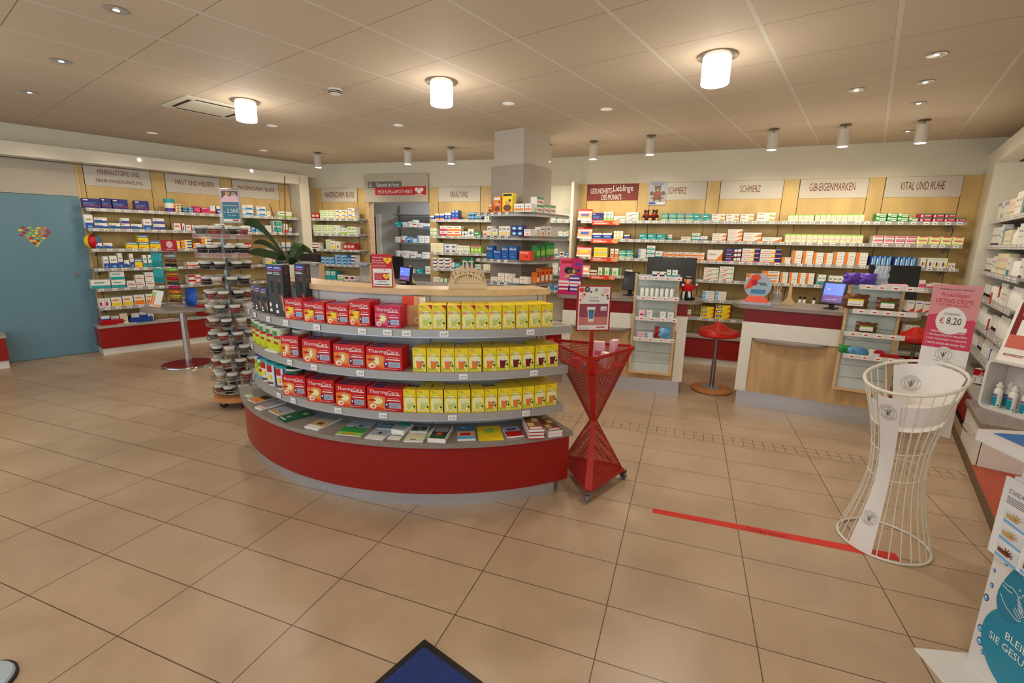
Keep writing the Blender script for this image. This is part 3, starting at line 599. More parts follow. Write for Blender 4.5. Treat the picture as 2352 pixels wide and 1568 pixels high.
# ---------------------------------------------------------------- back wall, right part
uCs=FC.u(1334,vb,ZS[0])
for i in range(4): shelf(FC,uCs,FC.u([2222,2211,2203,2194][i],vb,ZS[i]),vb,-.002,ZS[i],'long grey shelf on the back wall, %s of six'%POS[i],tags=40,tagw=.05)
for i in (4,5): shelf(FC,uCs,FC.u(2190,vb,ZS[i]),vb,-.002,ZS[i],'long grey shelf on the back wall, %s of six'%POS[i],tags=30,tagw=.05)
CW='%s back wall shelf'
rC=[
[(1360,1384,1,1,17,'navy'),(1386,1393,1,1,20,'wgr'),(1394,1408,2,1,20,'wgr'),(1409,1436,1,1,10,'kyt'),(1437,1466,1,2,19,'kyt'),(1519,1534,1,2,17,'gyl'),(1536,1553,1,2,17,'gyl'),(1554,1571,1,2,17,'gyl'),(1574,1592,1,2,17,'gyl'),(1593,1611,1,1,16,'teal'),(1613,1632,1,1,16,'teal'),(1634,1665,1,2,16,'wtube'),(1667,1697,1,2,16,'wtube'),(1699,1730,1,2,16,'wtube'),(1737,1780,1,2,19,'wtube'),
 (1809,1869,5,1,15,'gib'),(1871,1984,9,1,16,'gib'),(2011,2035,1,2,18,'grn2'),(2037,2060,1,2,18,'grn2'),(2061,2086,1,2,18,'grn2'),(2087,2109,1,1,8,'grn2'),(2112,2139,1,2,19,'pkg'),(2141,2167,1,2,19,'pkg'),(2168,2194,1,2,19,'pkg'),(2195,2219,1,1,9,'pkg')],
[(1360,1382,1,1,13,'bw'),(1383,1405,1,1,13,'bw'),(1409,1430,3,1,18,'wy'),(1433,1446,1,1,10,'bor'),(1468,1486,1,1,13,'teal'),(1487,1506,1,1,13,'teal'),(1507,1528,1,1,13,'teal'),(1534,1543,1,1,12,'tealw'),(1564,1586,1,1,8,'wred'),(1588,1607,1,2,16,'tealw'),(1608,1625,1,1,10,'wblb'),(1635,1668,1,2,17,'volt'),(1670,1704,1,3,27,'volt'),(1706,1748,1,2,20,'volt'),(1750,1796,1,1,10,'volt'),
 (1802,1981,14,1,19,'gib'),(2003,2027,1,2,18,'pkst'),(2029,2052,1,2,18,'pkst'),(2054,2077,1,2,18,'pkst'),(2079,2102,1,2,18,'pkst'),(2104,2130,1,2,18,'pkyl'),(2132,2157,1,2,18,'pkyl'),(2159,2184,1,2,18,'pkyl'),(2186,2212,1,2,18,'pkyl')],
[(1363,1394,2,1,22,'yb'),(1401,1409,1,1,20,'wor2'),(1411,1420,1,1,20,'wor2'),(1421,1437,1,2,17,'gyl'),(1438,1454,1,2,17,'gyl'),(1465,1483,1,2,22,'wblur'),(1484,1503,1,3,30,'tealw'),(1504,1521,1,1,18,'tealw'),(1522,1617,5,2,17,'wo'),(1623,1658,1,1,25,'volt'),(1664,1700,1,3,30,'voltn'),(1702,1742,1,3,30,'voltb'),(1744,1792,1,3,30,'voltb'),(1796,1815,1,1,13,'orcr'),
 (1818,1840,1,2,29,'orcr'),(1842,1865,1,2,29,'orcr'),(1866,1889,1,2,26,'orcr'),(1891,1911,1,2,26,'orcr'),(1913,1937,1,2,29,'orcr'),(1938,1962,1,2,29,'orcr'),(1964,1990,1,2,29,'orcr'),(1998,2044,4,1,22,'tooth'),(2052,2100,4,1,22,'tooth'),(2112,2124,1,1,22,'iris'),(2128,2174,3,1,22,'iris'),(2175,2193,2,1,12,'iris')],
[(1355,1370,1,1,10,'wmb'),(1373,1387,1,1,17,'gper'),(1388,1403,1,1,17,'gper'),(1405,1425,1,1,17,'gper'),(1435,1452,1,1,14,'wblur'),(1615,1649,1,3,28,'kyt'),(1650,1683,1,3,32,'kyt'),(1713,1745,1,1,18,'orange'),(1748,1788,1,2,26,'orange'),(1790,1808,1,2,25,'orcr'),(1811,1830,1,2,25,'orcr'),(1831,1849,1,2,25,'orcr'),(1850,1868,1,2,25,'orcr'),(1877,1895,2,1,23,'tealw'),(1902,1945,4,1,22,'wgr'),(2108,2123,1,1,21,'pkf'),(2126,2139,1,1,13,'pkf'),(2141,2158,1,1,16,'pkf'),(2162,2178,1,1,15,'pkf')],
[(1612,1640,1,2,19,'wblur'),(1641,1667,1,2,19,'wblur'),(2082,2098,1,1,25,'redtri'),(2100,2117,1,1,25,'redtri'),(2118,2136,1,1,24,'redtri')],
[(1577,1586,1,1,15,'wor'),(1608,1638,1,3,25,'profy'),(1641,1675,1,3,32,'profy'),(2080,2094,1,1,16,'plain'),(2096,2110,1,1,16,'plain')],
]
for i,r_ in enumerate(rC): row(FC,vb+.012,ZS[i],r_,CW%POS[i],dmax=.13)
# white niche shelves with white boxes
un0,un1=FC.u(1240,-.26,ZS[0])-.12,uC0-.07
for i,z in enumerate(ZS[:5]): shelf(FC,un0,un1,-.26,-.006,z,'short white shelf in the niche behind the column, %s of five'%POS[i],tags=5)
NI='%s niche shelf'
rN=[[(1268,1284,1,1,12,'wstar'),(1285,1300,1,1,13,'wstar'),(1301,1317,1,1,13,'wstar')],[(1282,1292,1,1,15,'wblb'),(1293,1299,1,1,14,'wblb'),(1300,1306,1,1,16,'wblb'),(1307,1315,1,1,19,'wblb')],
 [(1273,1280,1,1,16,'wblb'),(1285,1296,1,1,9,'wma'),(1299,1314,1,1,10,'swirl')],[(1268,1281,1,2,28,'plain'),(1283,1296,1,1,14,'wblb')],[(1251,1269,1,1,16,'lbb'),(1271,1281,1,1,15,'swirl')]]
for i,r_ in enumerate(rN): row(FC,-.25,ZS[i],r_,NI%POS[i],dmax=.1)
# orange display cards and long red shelf tickets of the red sign section
for i in range(4):
    z=ZS[i]; X=[(1326,1358),(1325,1358),(1323,1356),(1337,1353)][i]
    u0,u1=FC.u(X[0],-.27,z),FC.u(X[1],-.27,z); w=max(.12,u1-u0); t=thing('display_stand','orange and white tilted display stand at the left end of the %s back wall shelf'%POS[i],'display',FC.pt(u1-w/2,-.262,z+.0008),FC.h)
    if u1-w<uC0-.0: t.location=FC.pt(uC0+.005+w/2-.02,-.262,z+.0008)
    mb=MB(); H=.155; mb.add([(-w/2,0,0),(w/2,0,0),(w/2,.1,0),(-w/2,.1,0),(-w/2,.055,H),(w/2,.055,H),(w/2,.062,H),(-w/2,.062,H)],[(0,3,2,1),(0,1,5,4),(1,2,6,5),(2,3,7,6),(3,0,4,7),(4,5,6,7)],pc('SK'))
    def P3(u,s_): return (u,s_*.055-.001,s_*H)
    for (a,b_,c,e,col) in ((-w/2,.0,w/2,.15,'W'),(-w/2,.82,w/2,1,'R'),(-w*.28,.35,w*.28,.6,['PU','B','Y','W'][i]),(-w/2,.62,w/2,.8,'LP')):
        mb.add([P3(a,b_),P3(c,b_),P3(c,e),P3(a,e)],[(0,1,2,3)],pc(col))
    mb.build('display_card',t)
    X=[(1360,1424),(1358,1420),(1357,1419),(1354,1413)][i]; u0,u1=FC.u(X[0],vb-.01,z),FC.u(X[1],vb-.01,z)
    t=thing('shelf_ticket','long red shelf ticket with cookie picture, %s back wall shelf'%POS[i],'sign',FC.pt((u0+u1)/2,vb-.009,z-.062),FC.h); w=u1-u0
    mb=bx(-w/2,-.003,0,w/2,-.001,.058,pc('RO')); mb.quad(-w*.42,.038,-w*.1,.045,INKW,y=-.0036); mb.quad(-w*.42,.022,w*.1,.028,INKW,y=-.0036); mb.quad(-w*.42,.012,w*.0,.016,INKW,y=-.0036); mb.oval(w*.4,.034,.04,.032,pc('SK'),y=-.0042); mb.oval(w*.28,.03,.008,.008,INKW,y=-.0042); mb.build('printed_strip',t)
# teddy bears
FURB=mat('teddy_brown_fur',(72,40,24),.9,var=.25,scale=60,bump=.4); RIB=pc('R')
def bear(loc,rz,s,label):
    t=thing('teddy_bear',label,'teddy bear',loc,rz,'teddy bears on the top shelf')
    mb=MB(); mb.ball((0,0,.045*s),.045*s,FURB,sy=.85,sz=1); mb.ball((0,-.005*s,.112*s),.036*s,FURB); mb.ball((-.028*s,0,.143*s),.014*s,FURB); mb.ball((.028*s,0,.143*s),.014*s,FURB)
    for q in (-1,1):
        mb.tube([(q*.03*s,-.01*s,.075*s),(q*.05*s,-.025*s,.055*s),(q*.046*s,-.04*s,.04*s)],.014*s,FURB,8,radii=[.016*s,.015*s,.011*s]); mb.tube([(q*.025*s,-.02*s,.022*s),(q*.04*s,-.06*s,.02*s)],.02*s,FURB,8,radii=[.02*s,.018*s]); mb.ball((q*.041*s,-.066*s,.02*s),.017*s,pc('SK'),sy=.5)
    mb.ball((0,-.036*s,.105*s),.015*s,pc('TN')); mb.ball((0,-.05*s,.109*s),.005*s,BLACK); mb.ball((-.013*s,-.032*s,.122*s),.004*s,BLACK); mb.ball((.013*s,-.032*s,.122*s),.004*s,BLACK)
    mb.build('body',t,smooth=True); mb=MB(); mb.ball((0,-.04*s,.078*s),.01*s,RIB); mb.ball((-.018*s,-.04*s,.079*s),.015*s,RIB,sy=.4,sz=.7); mb.ball((.018*s,-.04*s,.079*s),.015*s,RIB,sy=.4,sz=.7); mb.tube([(0,-.044*s,.075*s),(.006*s,-.052*s,.05*s)],.006*s,RIB); mb.build('ribbon_bow',t,smooth=True)
bear(FC.pt(FC.u(1484,-.2,ZS[0]),-.2,ZS[0]),FC.h+.15,.92,'left brown teddy bear with red bow on the top back wall shelf')
bear(FC.pt(FC.u(1503,-.2,ZS[0]),-.2,ZS[0]),FC.h-.1,.95,'right brown teddy bear with red bow on the top back wall shelf')
a=FC.uz(1492,417,-.01); c=FC.uz(1529,471,-.01)
t=thing('teddy_poster','poster of a brown teddy bear taped beside the SCHMERZ sign','poster',FC.pt((a[0]+c[0])/2,-.012,c[1]),FC.h); w=(c[0]-a[0])/2; h=a[1]-c[1]
mb=bx(-w,-.002,0,w,0,h,pc('SI')); mb.text('Bärenstark für',-w*.7,h*.91,w*.7,h*.955,INKK,y=-.0034); mb.text('die Aidshilfe',-w*.6,h*.85,w*.6,h*.895,INKK,y=-.0034)
for x,z_,rx,rz_,col in ((0,.42,.42,.2,'BR'),(0,.68,.34,.15,'BR'),(-.28,.79,.1,.05,'BR'),(.28,.79,.1,.05,'BR'),(-.62,.5,.24,.09,'BR'),(.62,.5,.24,.09,'BR'),(-.42,.26,.28,.09,'BR'),(.42,.26,.28,.09,'BR'),(-.55,.23,.13,.05,'SK'),(.55,.23,.13,.05,'SK'),(0,.64,.13,.05,'TN'),(-.12,.47,.16,.05,'R'),(.12,.47,.16,.05,'R')):
    mb.oval(x*w,z_*h,rx*w,rz_*h,pc(col),y=-.003-.0002*random.random()-.0004*(col!='BR'),n=16)
mb.quad(-w*.9,h*.05,-w*.2,h*.13,pc('B'),y=-.003); mb.quad(-w*.1,h*.04,w*.9,h*.13,pc('W'),y=-.003); mb.build('printed_sheet',t)
# ---------------------------------------------------------------- right wall
for i,z in enumerate(ZS): shelf(FD,.0,1.74,.06,.41,z,'long grey shelf on the right wall, %s of six'%POS[i],tags=24,tagw=.04)
uC_=-((FD.o-Zp(2232,1067,.08)).dot(FD.d)); plinth(FD,-.02,min(2.35,uC_-.68),.40,'red plinth cabinet under the right wall shelves')
S(fbox(FD,0,.405,.4,5,.419,2.46,GLOSSW),'wall_panel_right')
def bottle_me(kind):
    key=('bottle',kind)
    if key in _P: return _P[key]
    mb=MB(); Wt=pc('W',.42)
    if kind==0: mb.lathe([(.02,0),(.024,.004),(.024,.11),(.012,.125),(.012,.15),(.001,.15)],Wt,n=14,mats=[Wt,Wt,Wt,pc('GR'),pc('GR')])
    if kind==1: mb.lathe([(.03,0),(.032,.006),(.03,.1),(.018,.13),(.014,.17),(.001,.17)],Wt,n=14,mats=[Wt,Wt,Wt,pc('W'),pc('LG')])
    if kind==2: mb.lathe([(.026,0),(.026,.12),(.02,.13),(.014,.14),(.014,.165),(.001,.165)],pc('DG'),n=14)
    if kind==3: mb.lathe([(.015,0),(.018,.03),(.018,.032),(.024,.14),(.002,.142)],Wt,n=12,mats=[pc('K'),Wt,Wt,Wt],sy=.5)
    if kind==5: mb.lathe([(.016,0),(.02,.004),(.02,.03),(.02,.085),(.016,.11),(.013,.13),(.001,.131)],pc('K'),n=12,mats=[pc('K'),pc('W'),pc('W'),pc('K'),pc('K'),pc('K')])
    if kind==4: mb.lathe([(.016,0),(.02,.004),(.02,.1),(.016,.11),(.016,.135),(.001,.136)],pc('B'),n=12,mats=[pc('B'),pc('B'),pc('W'),pc('W'),pc('W')])
    o=mb.build('bottle',smooth=True); me=o.data; bpy.data.objects.remove(o); _P[key]=me; return me
BW=['slim grey-capped white bottle','broad white pump bottle','dark green bottle','white tube with black cap','blue bottle with white cap']
def drow(z,where,plan):
    u=.05; cnt={}
    for kind,n,w_,h in plan:
        for i in range(n):
            if u+w_>1.71: break
            if isinstance(kind,int):
                words=BW[kind]; k=cnt[kind]=cnt.get(kind,0)+1; s_=h/[.15,.17,.165,.142,.136][kind]
                o=place(bottle_me(kind),'cosmetics_bottle',None,FD.pt(u+w_/2,.12,z+.0006),FD.h+random.uniform(-.3,.3),label='%s, %s from the far end, %s'%(words,ORD[min(k-1,19)],where),cat='bottle',group='%ss, %s'%(words,where)); o.scale=(s_,s_,s_)
            else:
                k=cnt[kind]=cnt.get(kind,0)+1
                place(pack_mesh(kind,w_-.006,.06,h),ty_name(TY[kind][2]),None,FD.pt(u+w_/2,.085,z+.0006),FD.h,label='%s, %s from the far end, %s'%(TY[kind][2],ORD[min(k-1,19)],where),cat='box',group='%s boxes, %s'%(ty_group(TY[kind][2]),where))
            u+=w_
drow(ZS[0],'top right wall shelf',[('tubep',3,.06,.17),('wgr',2,.06,.17),('tubep',4,.05,.16),('beige',4,.07,.16),('plain',2,.12,.2),(2,4,.065,.17),(1,4,.09,.2),('plain',4,.08,.16)])
drow(ZS[1],'second right wall shelf',[('tubew',6,.07,.17),('plain',1,.1,.19),('tooth',1,.08,.14),('beige',5,.06,.13),(1,3,.09,.15),('plain',6,.07,.17),('beige',4,.08,.15)])
drow(ZS[2],'third right wall shelf',[('tubew',7,.05,.13),('plain',2,.09,.15),('beige',7,.07,.18),('wblb',2,.06,.15),(0,5,.07,.15),('tubew',6,.06,.15)])
drow(ZS[3],'fourth right wall shelf',[(3,7,.07,.12),(0,4,.08,.15),(1,3,.09,.17),('plain',3,.07,.14),(1,5,.09,.17),(0,6,.08,.15)])
drow(ZS[4],'fifth right wall shelf',[('plain',2,.08,.13),(1,3,.09,.16),(0,4,.08,.14),(3,5,.07,.14),(1,4,.09,.17),(0,5,.08,.14)])
drow(ZS[5],'sixth right wall shelf',[(0,4,.08,.13),(3,5,.07,.12),(1,4,.09,.15),(4,1,.06,.14),(1,3,.09,.15),(0,5,.08,.13)])
me=None
for i,(u,z) in enumerate([(1.05,ZS[3]+.05),(1.35,ZS[2]-.12),(1.2,ZS[3]-.17)]):
    mb=bx(-.016,-.002,0,.016,0,.10,pc('RO')); mb.quad(-.01,.02,.01,.045,INKW,y=-.003); mb.build('shelf_flag',loc=FD.pt(u,.035,z-.06),rz=FD.h-.5,label='red hanging shelf flag on the right wall, %s from the far end'%ORD[[0,2,1][i]],cat='tag')
# ================================================================ ROUND DISPLAY GONDOLA
GC=(-1.985,3.955); RW=1.835; GA0,GA1=-132,-41
def cpt(a,R,z=0): return Vector((GC[0]+R*math.cos(math.radians(a)),GC[1]+R*math.sin(math.radians(a)),z))
def arc_at(X,R,z,lo=-128,hi=-41):
    for _ in range(40):
        m_=(lo+hi)/2
        if xproj(cpt(m_,R,z))<X: lo=m_
        else: hi=m_
    return (lo+hi)/2
def ring(R0,R1,a0,a1,z0,z1,mt,mb=None,n=48,top=None):
    mb=mb or MB(); vs=[];fs=[]
    for i in range(n+1):
        a=math.radians(a0+(a1-a0)*i/n); c,s_=math.cos(a),math.sin(a)
        vs+=[(R0*c,R0*s_,z0),(R1*c,R1*s_,z0),(R1*c,R1*s_,z1),(R0*c,R0*s_,z1)]
    tp=[]
    for i in range(n):
        b=i*4; e=b+4; fs+=[(b,e,e+1,b+1),(b+1,e+1,e+2,b+2),(b+3,e+3,e,b)]; tp.append((b+2,e+2,e+3,b+3))
    fs+=[(0,1,2,3),(n*4+3,n*4+2,n*4+1,n*4)]
    k=len(mb.v); mb.add(vs,fs,mt); mi=mb.m(top or mt)
    for f in tp: mb.f.append(tuple(k+i for i in f)); mb.mi.append(mi)
    return mb
G=thing('display_gondola','large round-fronted display gondola with red base and light wooden top','display',(GC[0],GC[1],0))
ring(1.3,1.785,GA0+2,GA1-2.5,0,.094,SILV).build('kick_plate',G,smooth=True)
ring(1.3,1.76,GA1-2.4,GA1-1.0,0,.094,mat('taupe_end',(120,104,92),.5)).build('end_block',G)
ring(1.3,1.822,GA0,GA1,.096,.398,REDL).build('red_front',G,smooth=True)
ring(1.2,RW+.008,GA0-.3,GA1+.4,.40,.43,GTOP).build('worktop',G,smooth=True)
GP=mat('gondola_grey_panel',(196,198,200),.3,var=.02,scale=2)
bp=ring(1.50,1.54,GA0+1,GA1-2,.431,1.262,GP)
for X in (708,732,988,1235):
    a=arc_at(X,1.54,1.25); ring(1.5405,1.542,a-.07,a+.07,.432,1.261,DARK,bp,n=1)
ring(1.5405,1.542,GA0+1,GA1-2,.68,.6815,DARK,bp)
bp.build('back_panel',G,smooth=True)
mb=MB(); mb.T=Matrix.Rotation(math.radians(GA1-1.9),4,'Z'); mb.box(1.36,0,.431,1.545,.022,1.262,WOODE); mb.build('wooden_end',G)
mb=MB(); mb.T=Matrix.Rotation(math.radians(GA0+1),4,'Z'); mb.box(1.36,-.022,.431,1.545,0,1.262,WOODE); mb.build('wooden_end',G)
ring(1.34,1.565,GA0,GA1-.5,1.264,1.30,WTOP).build('wooden_top',G,smooth=True)
GZ=[1.085,.83,.575]; RS=1.735
PR=[[(572,'3,45'),(586,'3,45'),(617,'5,95'),(657,'7,45'),(728,'23,95'),(832,'32,45'),(890,'8,75'),(934,'3,45'),(1020,'3,75'),(1218,'3,75')],
    [(580,'9,95'),(666,'11,95'),(722,'21,95'),(828,'22,45'),(1064,'3,75'),(1226,'3,75')],
    [(583,'8,95'),(641,'9,45'),(674,'17,95'),(777,'33,45'),(880,'30,45'),(1039,'3,75'),(1208,'3,75')]]
for k,z in enumerate(GZ):
    sh=ring(1.543,RS,GA0+1,GA1+1.5-k*.7,z-.02,z,SHELFM).build('shelf_board',G,smooth=True)
    rl=ring(RS+.001,RS+.007,GA0+1,GA1+1.5-k*.7,z-.042,z+.002,ALU); ring(RS+.001,RS+.012,GA0+1,GA1+1.5-k*.7,z-.046,z-.041,SILV,rl); rl.build('price_rail',sh,smooth=True)
    for X,tx in PR[k]:
        a=arc_at(X,RS+.01,z-.02); p=cpt(a,RS+.0125,z-.038)-Vector((*GC,0)); mb=bx(-.026,0,0,.026,.001,.034,TAGW); mb.text(tx,-.016,.008,.018,.021,INKK,y=-.0006); mb.build('price_tag',sh,loc=p,rz=math.radians(a+90))
for a in (-100,-75,-52):
    mb=MB(); mb.box(-.01,0,-.03,.01,.17,-.0,ALU); mb.build('shelf_bracket',G,loc=cpt(a,RS-.02,GZ[2]-.021)-Vector((*GC,0)),rz=math.radians(a+90))
# ---- yellow tea cartons
def tea_me(w,d,h,cup,words,tri):
    key=('tea',round(w,3),cup,tri,round(h,3),words)
    if key in _P: return _P[key]
    Y=pc('Y'); mb=bx(-w/2,0,0,w/2,d,h,Y); H=lambda f:f*h; U=lambda f:-w/2+f*w
    mb.oval(0,H(.42),w*.44,h*.36,pc('LY'),y=-.0004); 
    mb.oval(U(.32),H(.895),w*.14,h*.03,pc('LG'),y=-.0006); mb.quad(U(.05),H(.93),U(.32),H(.95),pc('RO'),y=-.0006); mb.quad(U(.2),H(.76),U(.85),H(.775),pc('LG'),y=-.0006)
    ws=words.split(' ')
    if words=='HEISSE ZITRONE': mb.quad(U(.08),H(.63),U(.42),H(.72),pc('RO'),y=-.0006); mb.text('HEISSE',U(.1),H(.645),U(.4),H(.705),INKW,y=-.001); mb.text('ZITRONE',U(.46),H(.645),U(.92),H(.71),pc('DG'),y=-.001)
    else: mb.text(ws[0],U(.08),H(.645),U(.46),H(.71),pc('DG') if ws[0]!='HEISSER' else pc('RO'),y=-.001); mb.text(ws[1],U(.5),H(.645),U(.94),H(.71),pc('R') if ws[0]!='HEISSER' else pc('G'),y=-.001)
    if cup=='LY':
        mb.poly([(U(.3),H(.12)),(U(.66),H(.12)),(U(.74),H(.5)),(U(.24),H(.5))],mat('print_pale_cup',(228,228,170),.42,var=0),y=-.0006); mb.poly([(U(.33),H(.14)),(U(.63),H(.14)),(U(.68),H(.38)),(U(.28),H(.38))],mat('print_lemon_cup',(206,206,96),.42,var=0),y=-.0008)
    else:
        mb.poly([(U(.24),H(.08)),(U(.7),H(.08)),(U(.78),H(.13)),(U(.16),H(.13))],pc('LG'),y=-.0006); mb.poly([(U(.3),H(.12)),(U(.66),H(.12)),(U(.74),H(.5)),(U(.26),H(.5))],pc(cup),y=-.0008); mb.oval(U(.5),H(.49),w*.24,h*.045,pc('W'),y=-.001)
    mb.oval(U(.78),H(.34),w*.1,h*.1,pc('DG') if cup!='LY' else pc('LG'),y=-.0011,hole=.6); mb.oval(U(.86),H(.26),w*.08,h*.05,pc('DG'),y=-.0013)
    mb.quad(U(.82),H(.02),U(.98),H(.1),pc('W'),y=-.0006); mb.oval(U(.16),H(.12),w*.1,h*.05,pc('W' if cup=='LY' else 'LG'),y=-.0012)
    if tri: mb.poly([(U(.68),H(1)),(U(1),H(.8)),(U(1),H(1))],pc('R'),y=-.001)
    mb.quad(-w*.5,h*.0,-w*.5,h,Y)
    o=mb.build('tea_carton'); me=o.data; bpy.data.objects.remove(o); _P[key]=me; return me
ZW=['top','middle','bottom']
def tea(k,X0,X1,n,rows,h,kinds,tri=0):
    z=GZ[k]; R=1.722; d=.058; a0,a1=arc_at(X0,R,z),arc_at(X1,R,z); st=(a1-a0)/n; w=2*R*math.sin(math.radians(abs(st)/2))*.945; cn={}
    for i in range(n):
        cup,wd,desc=kinds(i); cn[desc]=c_=cn.get(desc,0)+1
        for r_ in range(rows[i]):
            a=a0+(i+.5)*st+random.uniform(-.12,.12); p=cpt(a,R-r_*(d+.0015)-random.uniform(0,.001),z+.0006)
            ww=w if r_==0 else w*.93
            lay=['','second row, ','third row, '][r_]
            place(tea_me(ww,d,h,cup,wd,tri and i<tri),'tea_carton',None,p,math.radians(a+90),label='yellow %s tea carton, %s from left, %s%s gondola shelf'%(desc,ORD[c_-1],lay,ZW[k]),cat='box',group='%s cartons, %s gondola shelf'%(desc,ZW[k]))
tea(0,961,1269,10,[3,3,3,3,3,3,3,3,3,3],.142,lambda i:('LY','HEISSE ZITRONE','hot lemon' if i>=5 else 'red-cornered hot lemon'),5)
tea(1,948,1281,11,[2,3,3,2,3,3,3,2,1,3,3],.142,lambda i:('O','HEISSER WINTERAPFEL','amber') if i<6 else ('DR','ZINK HOLUNDER','dark red elderberry'))
tea(2,927,1278,12,[1,3,3,2,2,2,1,2,3,3,3,3],.142,lambda i:('LY','INGWER HONIG','pale ginger') if i<6 else ('O','SALBEI HONIG','amber sage'))
# ---- red heat-wrap boxes
def therm_me(w,d,h,pink,pic):
    key=('th',round(w,3),round(h,3),pink,pic)
    if key in _P: return _P[key]
    base=mat('print_heat_red',(204,16,22),.28,var=.02) if not pink else mat('print_heat_pink',(206,24,70),.28,var=.02); mb=bx(-w/2,0,0,w/2,d,h,base); U=lambda f:-w/2+f*w; H=lambda f:f*h
    mb.text('ThermaCare',U(.06),H(.75),U(.9),H(.9),INKW,y=-.0022,shear=.12)
    mb.quad(U(.52),H(.7),U(.95),H(.73),INKW,y=-.001)
    OR=pc('O'); mb.poly([(U(0),H(0)),(U(.5),H(0)),(U(.52),H(.6)),(U(.3),H(.66)),(U(0),H(.62))],OR if not pink else pc('P'),y=-.0006); mb.poly([(U(0),H(.0)),(U(.5),H(.0)),(U(.45),H(.12)),(U(0),H(.2))],pc('RO') if not pink else pc('M'),y=-.0008)
    sk=pc('SK'); mb.oval(U(.3),H(.42),w*.16,h*.22,sk,y=-.001)
    if pic==0: mb.poly([(U(.05),H(.3)),(U(.3),H(.66)),(U(.46),H(.6)),(U(.42),H(.3))],pc('Y'),y=-.0012); mb.quad(U(.26),H(.6),U(.54),H(.64),pc('K'),y=-.0014)
    if pic==1: mb.poly([(U(.22),H(.2)),(U(.38),H(.2)),(U(.42),H(.6)),(U(.18),H(.6))],sk,y=-.0012); mb.oval(U(.3),H(.4),w*.06,h*.17,pc('LY'),y=-.0014)
    if pic==2: mb.oval(U(.3),H(.42),w*.14,h*.13,pc('LY'),y=-.0014)
    mb.oval(U(.14),H(.44),w*.11,h*.05,pc('R'),y=-.0016); mb.oval(U(.16),H(.17),w*.1,h*.11,INKW,y=-.0016); mb.oval(U(.17),H(.16),w*.06,h*.06,OR,y=-.0018)
    mb.quad(U(.5),H(.12),U(.97),H(.4),base,y=-.0012)
    mb.quad(U(.62),H(.14),U(.95),H(.38),mat('print_silver_label',(176,186,206),.3,.3,var=.1,scale=30),y=-.0015); mb.quad(U(.51),H(.16),U(.6),H(.38),pc('N'),y=-.0015); mb.oval(U(.555),H(.29),w*.022,h*.05,INKW,y=-.002)
    for q in (.18,.22,.26,.3): mb.quad(U(.65),H(q),U(.9),H(q+.012),INKG,y=-.0019)
    mb.quad(U(.56),H(.46),U(.94),H(.5),INKW,y=-.0012); mb.quad(U(.6),H(.56),U(.9),H(.575),INKW,y=-.0012); mb.quad(U(.5),H(.06),U(.85),H(.075),INKW,y=-.0012)
    # top print
    mb.add([(U(.1),d*.2,h+.0004),(U(.45),d*.2,h+.0004),(U(.45),d*.8,h+.0004),(U(.1),d*.8,h+.0004)],[(0,1,2,3)],pc('N')); mb.add([(U(.5),d*.3,h+.0004),(U(.9),d*.3,h+.0004),(U(.9),d*.6,h+.0004),(U(.5),d*.6,h+.0004)],[(0,1,2,3)],pc('DR'))
    o=mb.build('heat_wrap_box',bevel=0); me=o.data; bpy.data.objects.remove(o); _P[key]=me; return me
def therm(k,X0,X1,hp,n,d,pink,pic,idx,R=1.712,th=11):
    z=GZ[k]; a=arc_at((X0+X1)/2,R,z); c=cpt(a,R,0); fr=Fr((c.x,c.y),th); u0=fr.u(X0,0,z); u1=fr.u(X1,0,z); w=u1-u0; um=(u0+u1)/2
    H=fr.z(yproj(fr.pt(um,0,z))-hp,um,0)-z; me=therm_me(w-.003,d-.002,H,pink,pic)
    for i in range(n):
        nm='pink heat-wrap box' if pink else 'red heat-wrap box'
        place(me,'heat_wrap_box',None,fr.pt(um+random.uniform(-.002,.002),i*d,z+.0006),fr.h,label='%s, %s stack from left, %s, %s gondola shelf'%(nm,ORD[idx],['foremost','second behind','third behind','fourth behind'][i],ZW[k]),cat='box',group='heat-wrap boxes, %s gondola shelf'%ZW[k])
for j,(a_,b_,h_,n_) in enumerate([(655,697,47,3),(699,748,46,3),(750,801,46,3),(803,852,58,2)]): therm(0,a_,b_,h_,n_,.048 if n_==3 else .07,False,0,j)
therm(0,861,920,50,4,.034,True,2,4)
for j,(a_,b_,h_,n_) in enumerate([(648,689,50,3),(696,761,53,3),(767,839,52,3),(842,925,52,3)]): therm(1,a_,b_,h_,n_,.040,False,1,j,1.722)
for j,(a_,b_,h_,n_) in enumerate([(651,704,46,3),(707,769,52,3),(773,842,51,3),(845,926,52,3)]): therm(2,a_,b_,h_,n_,.040,False,2,j,1.722)
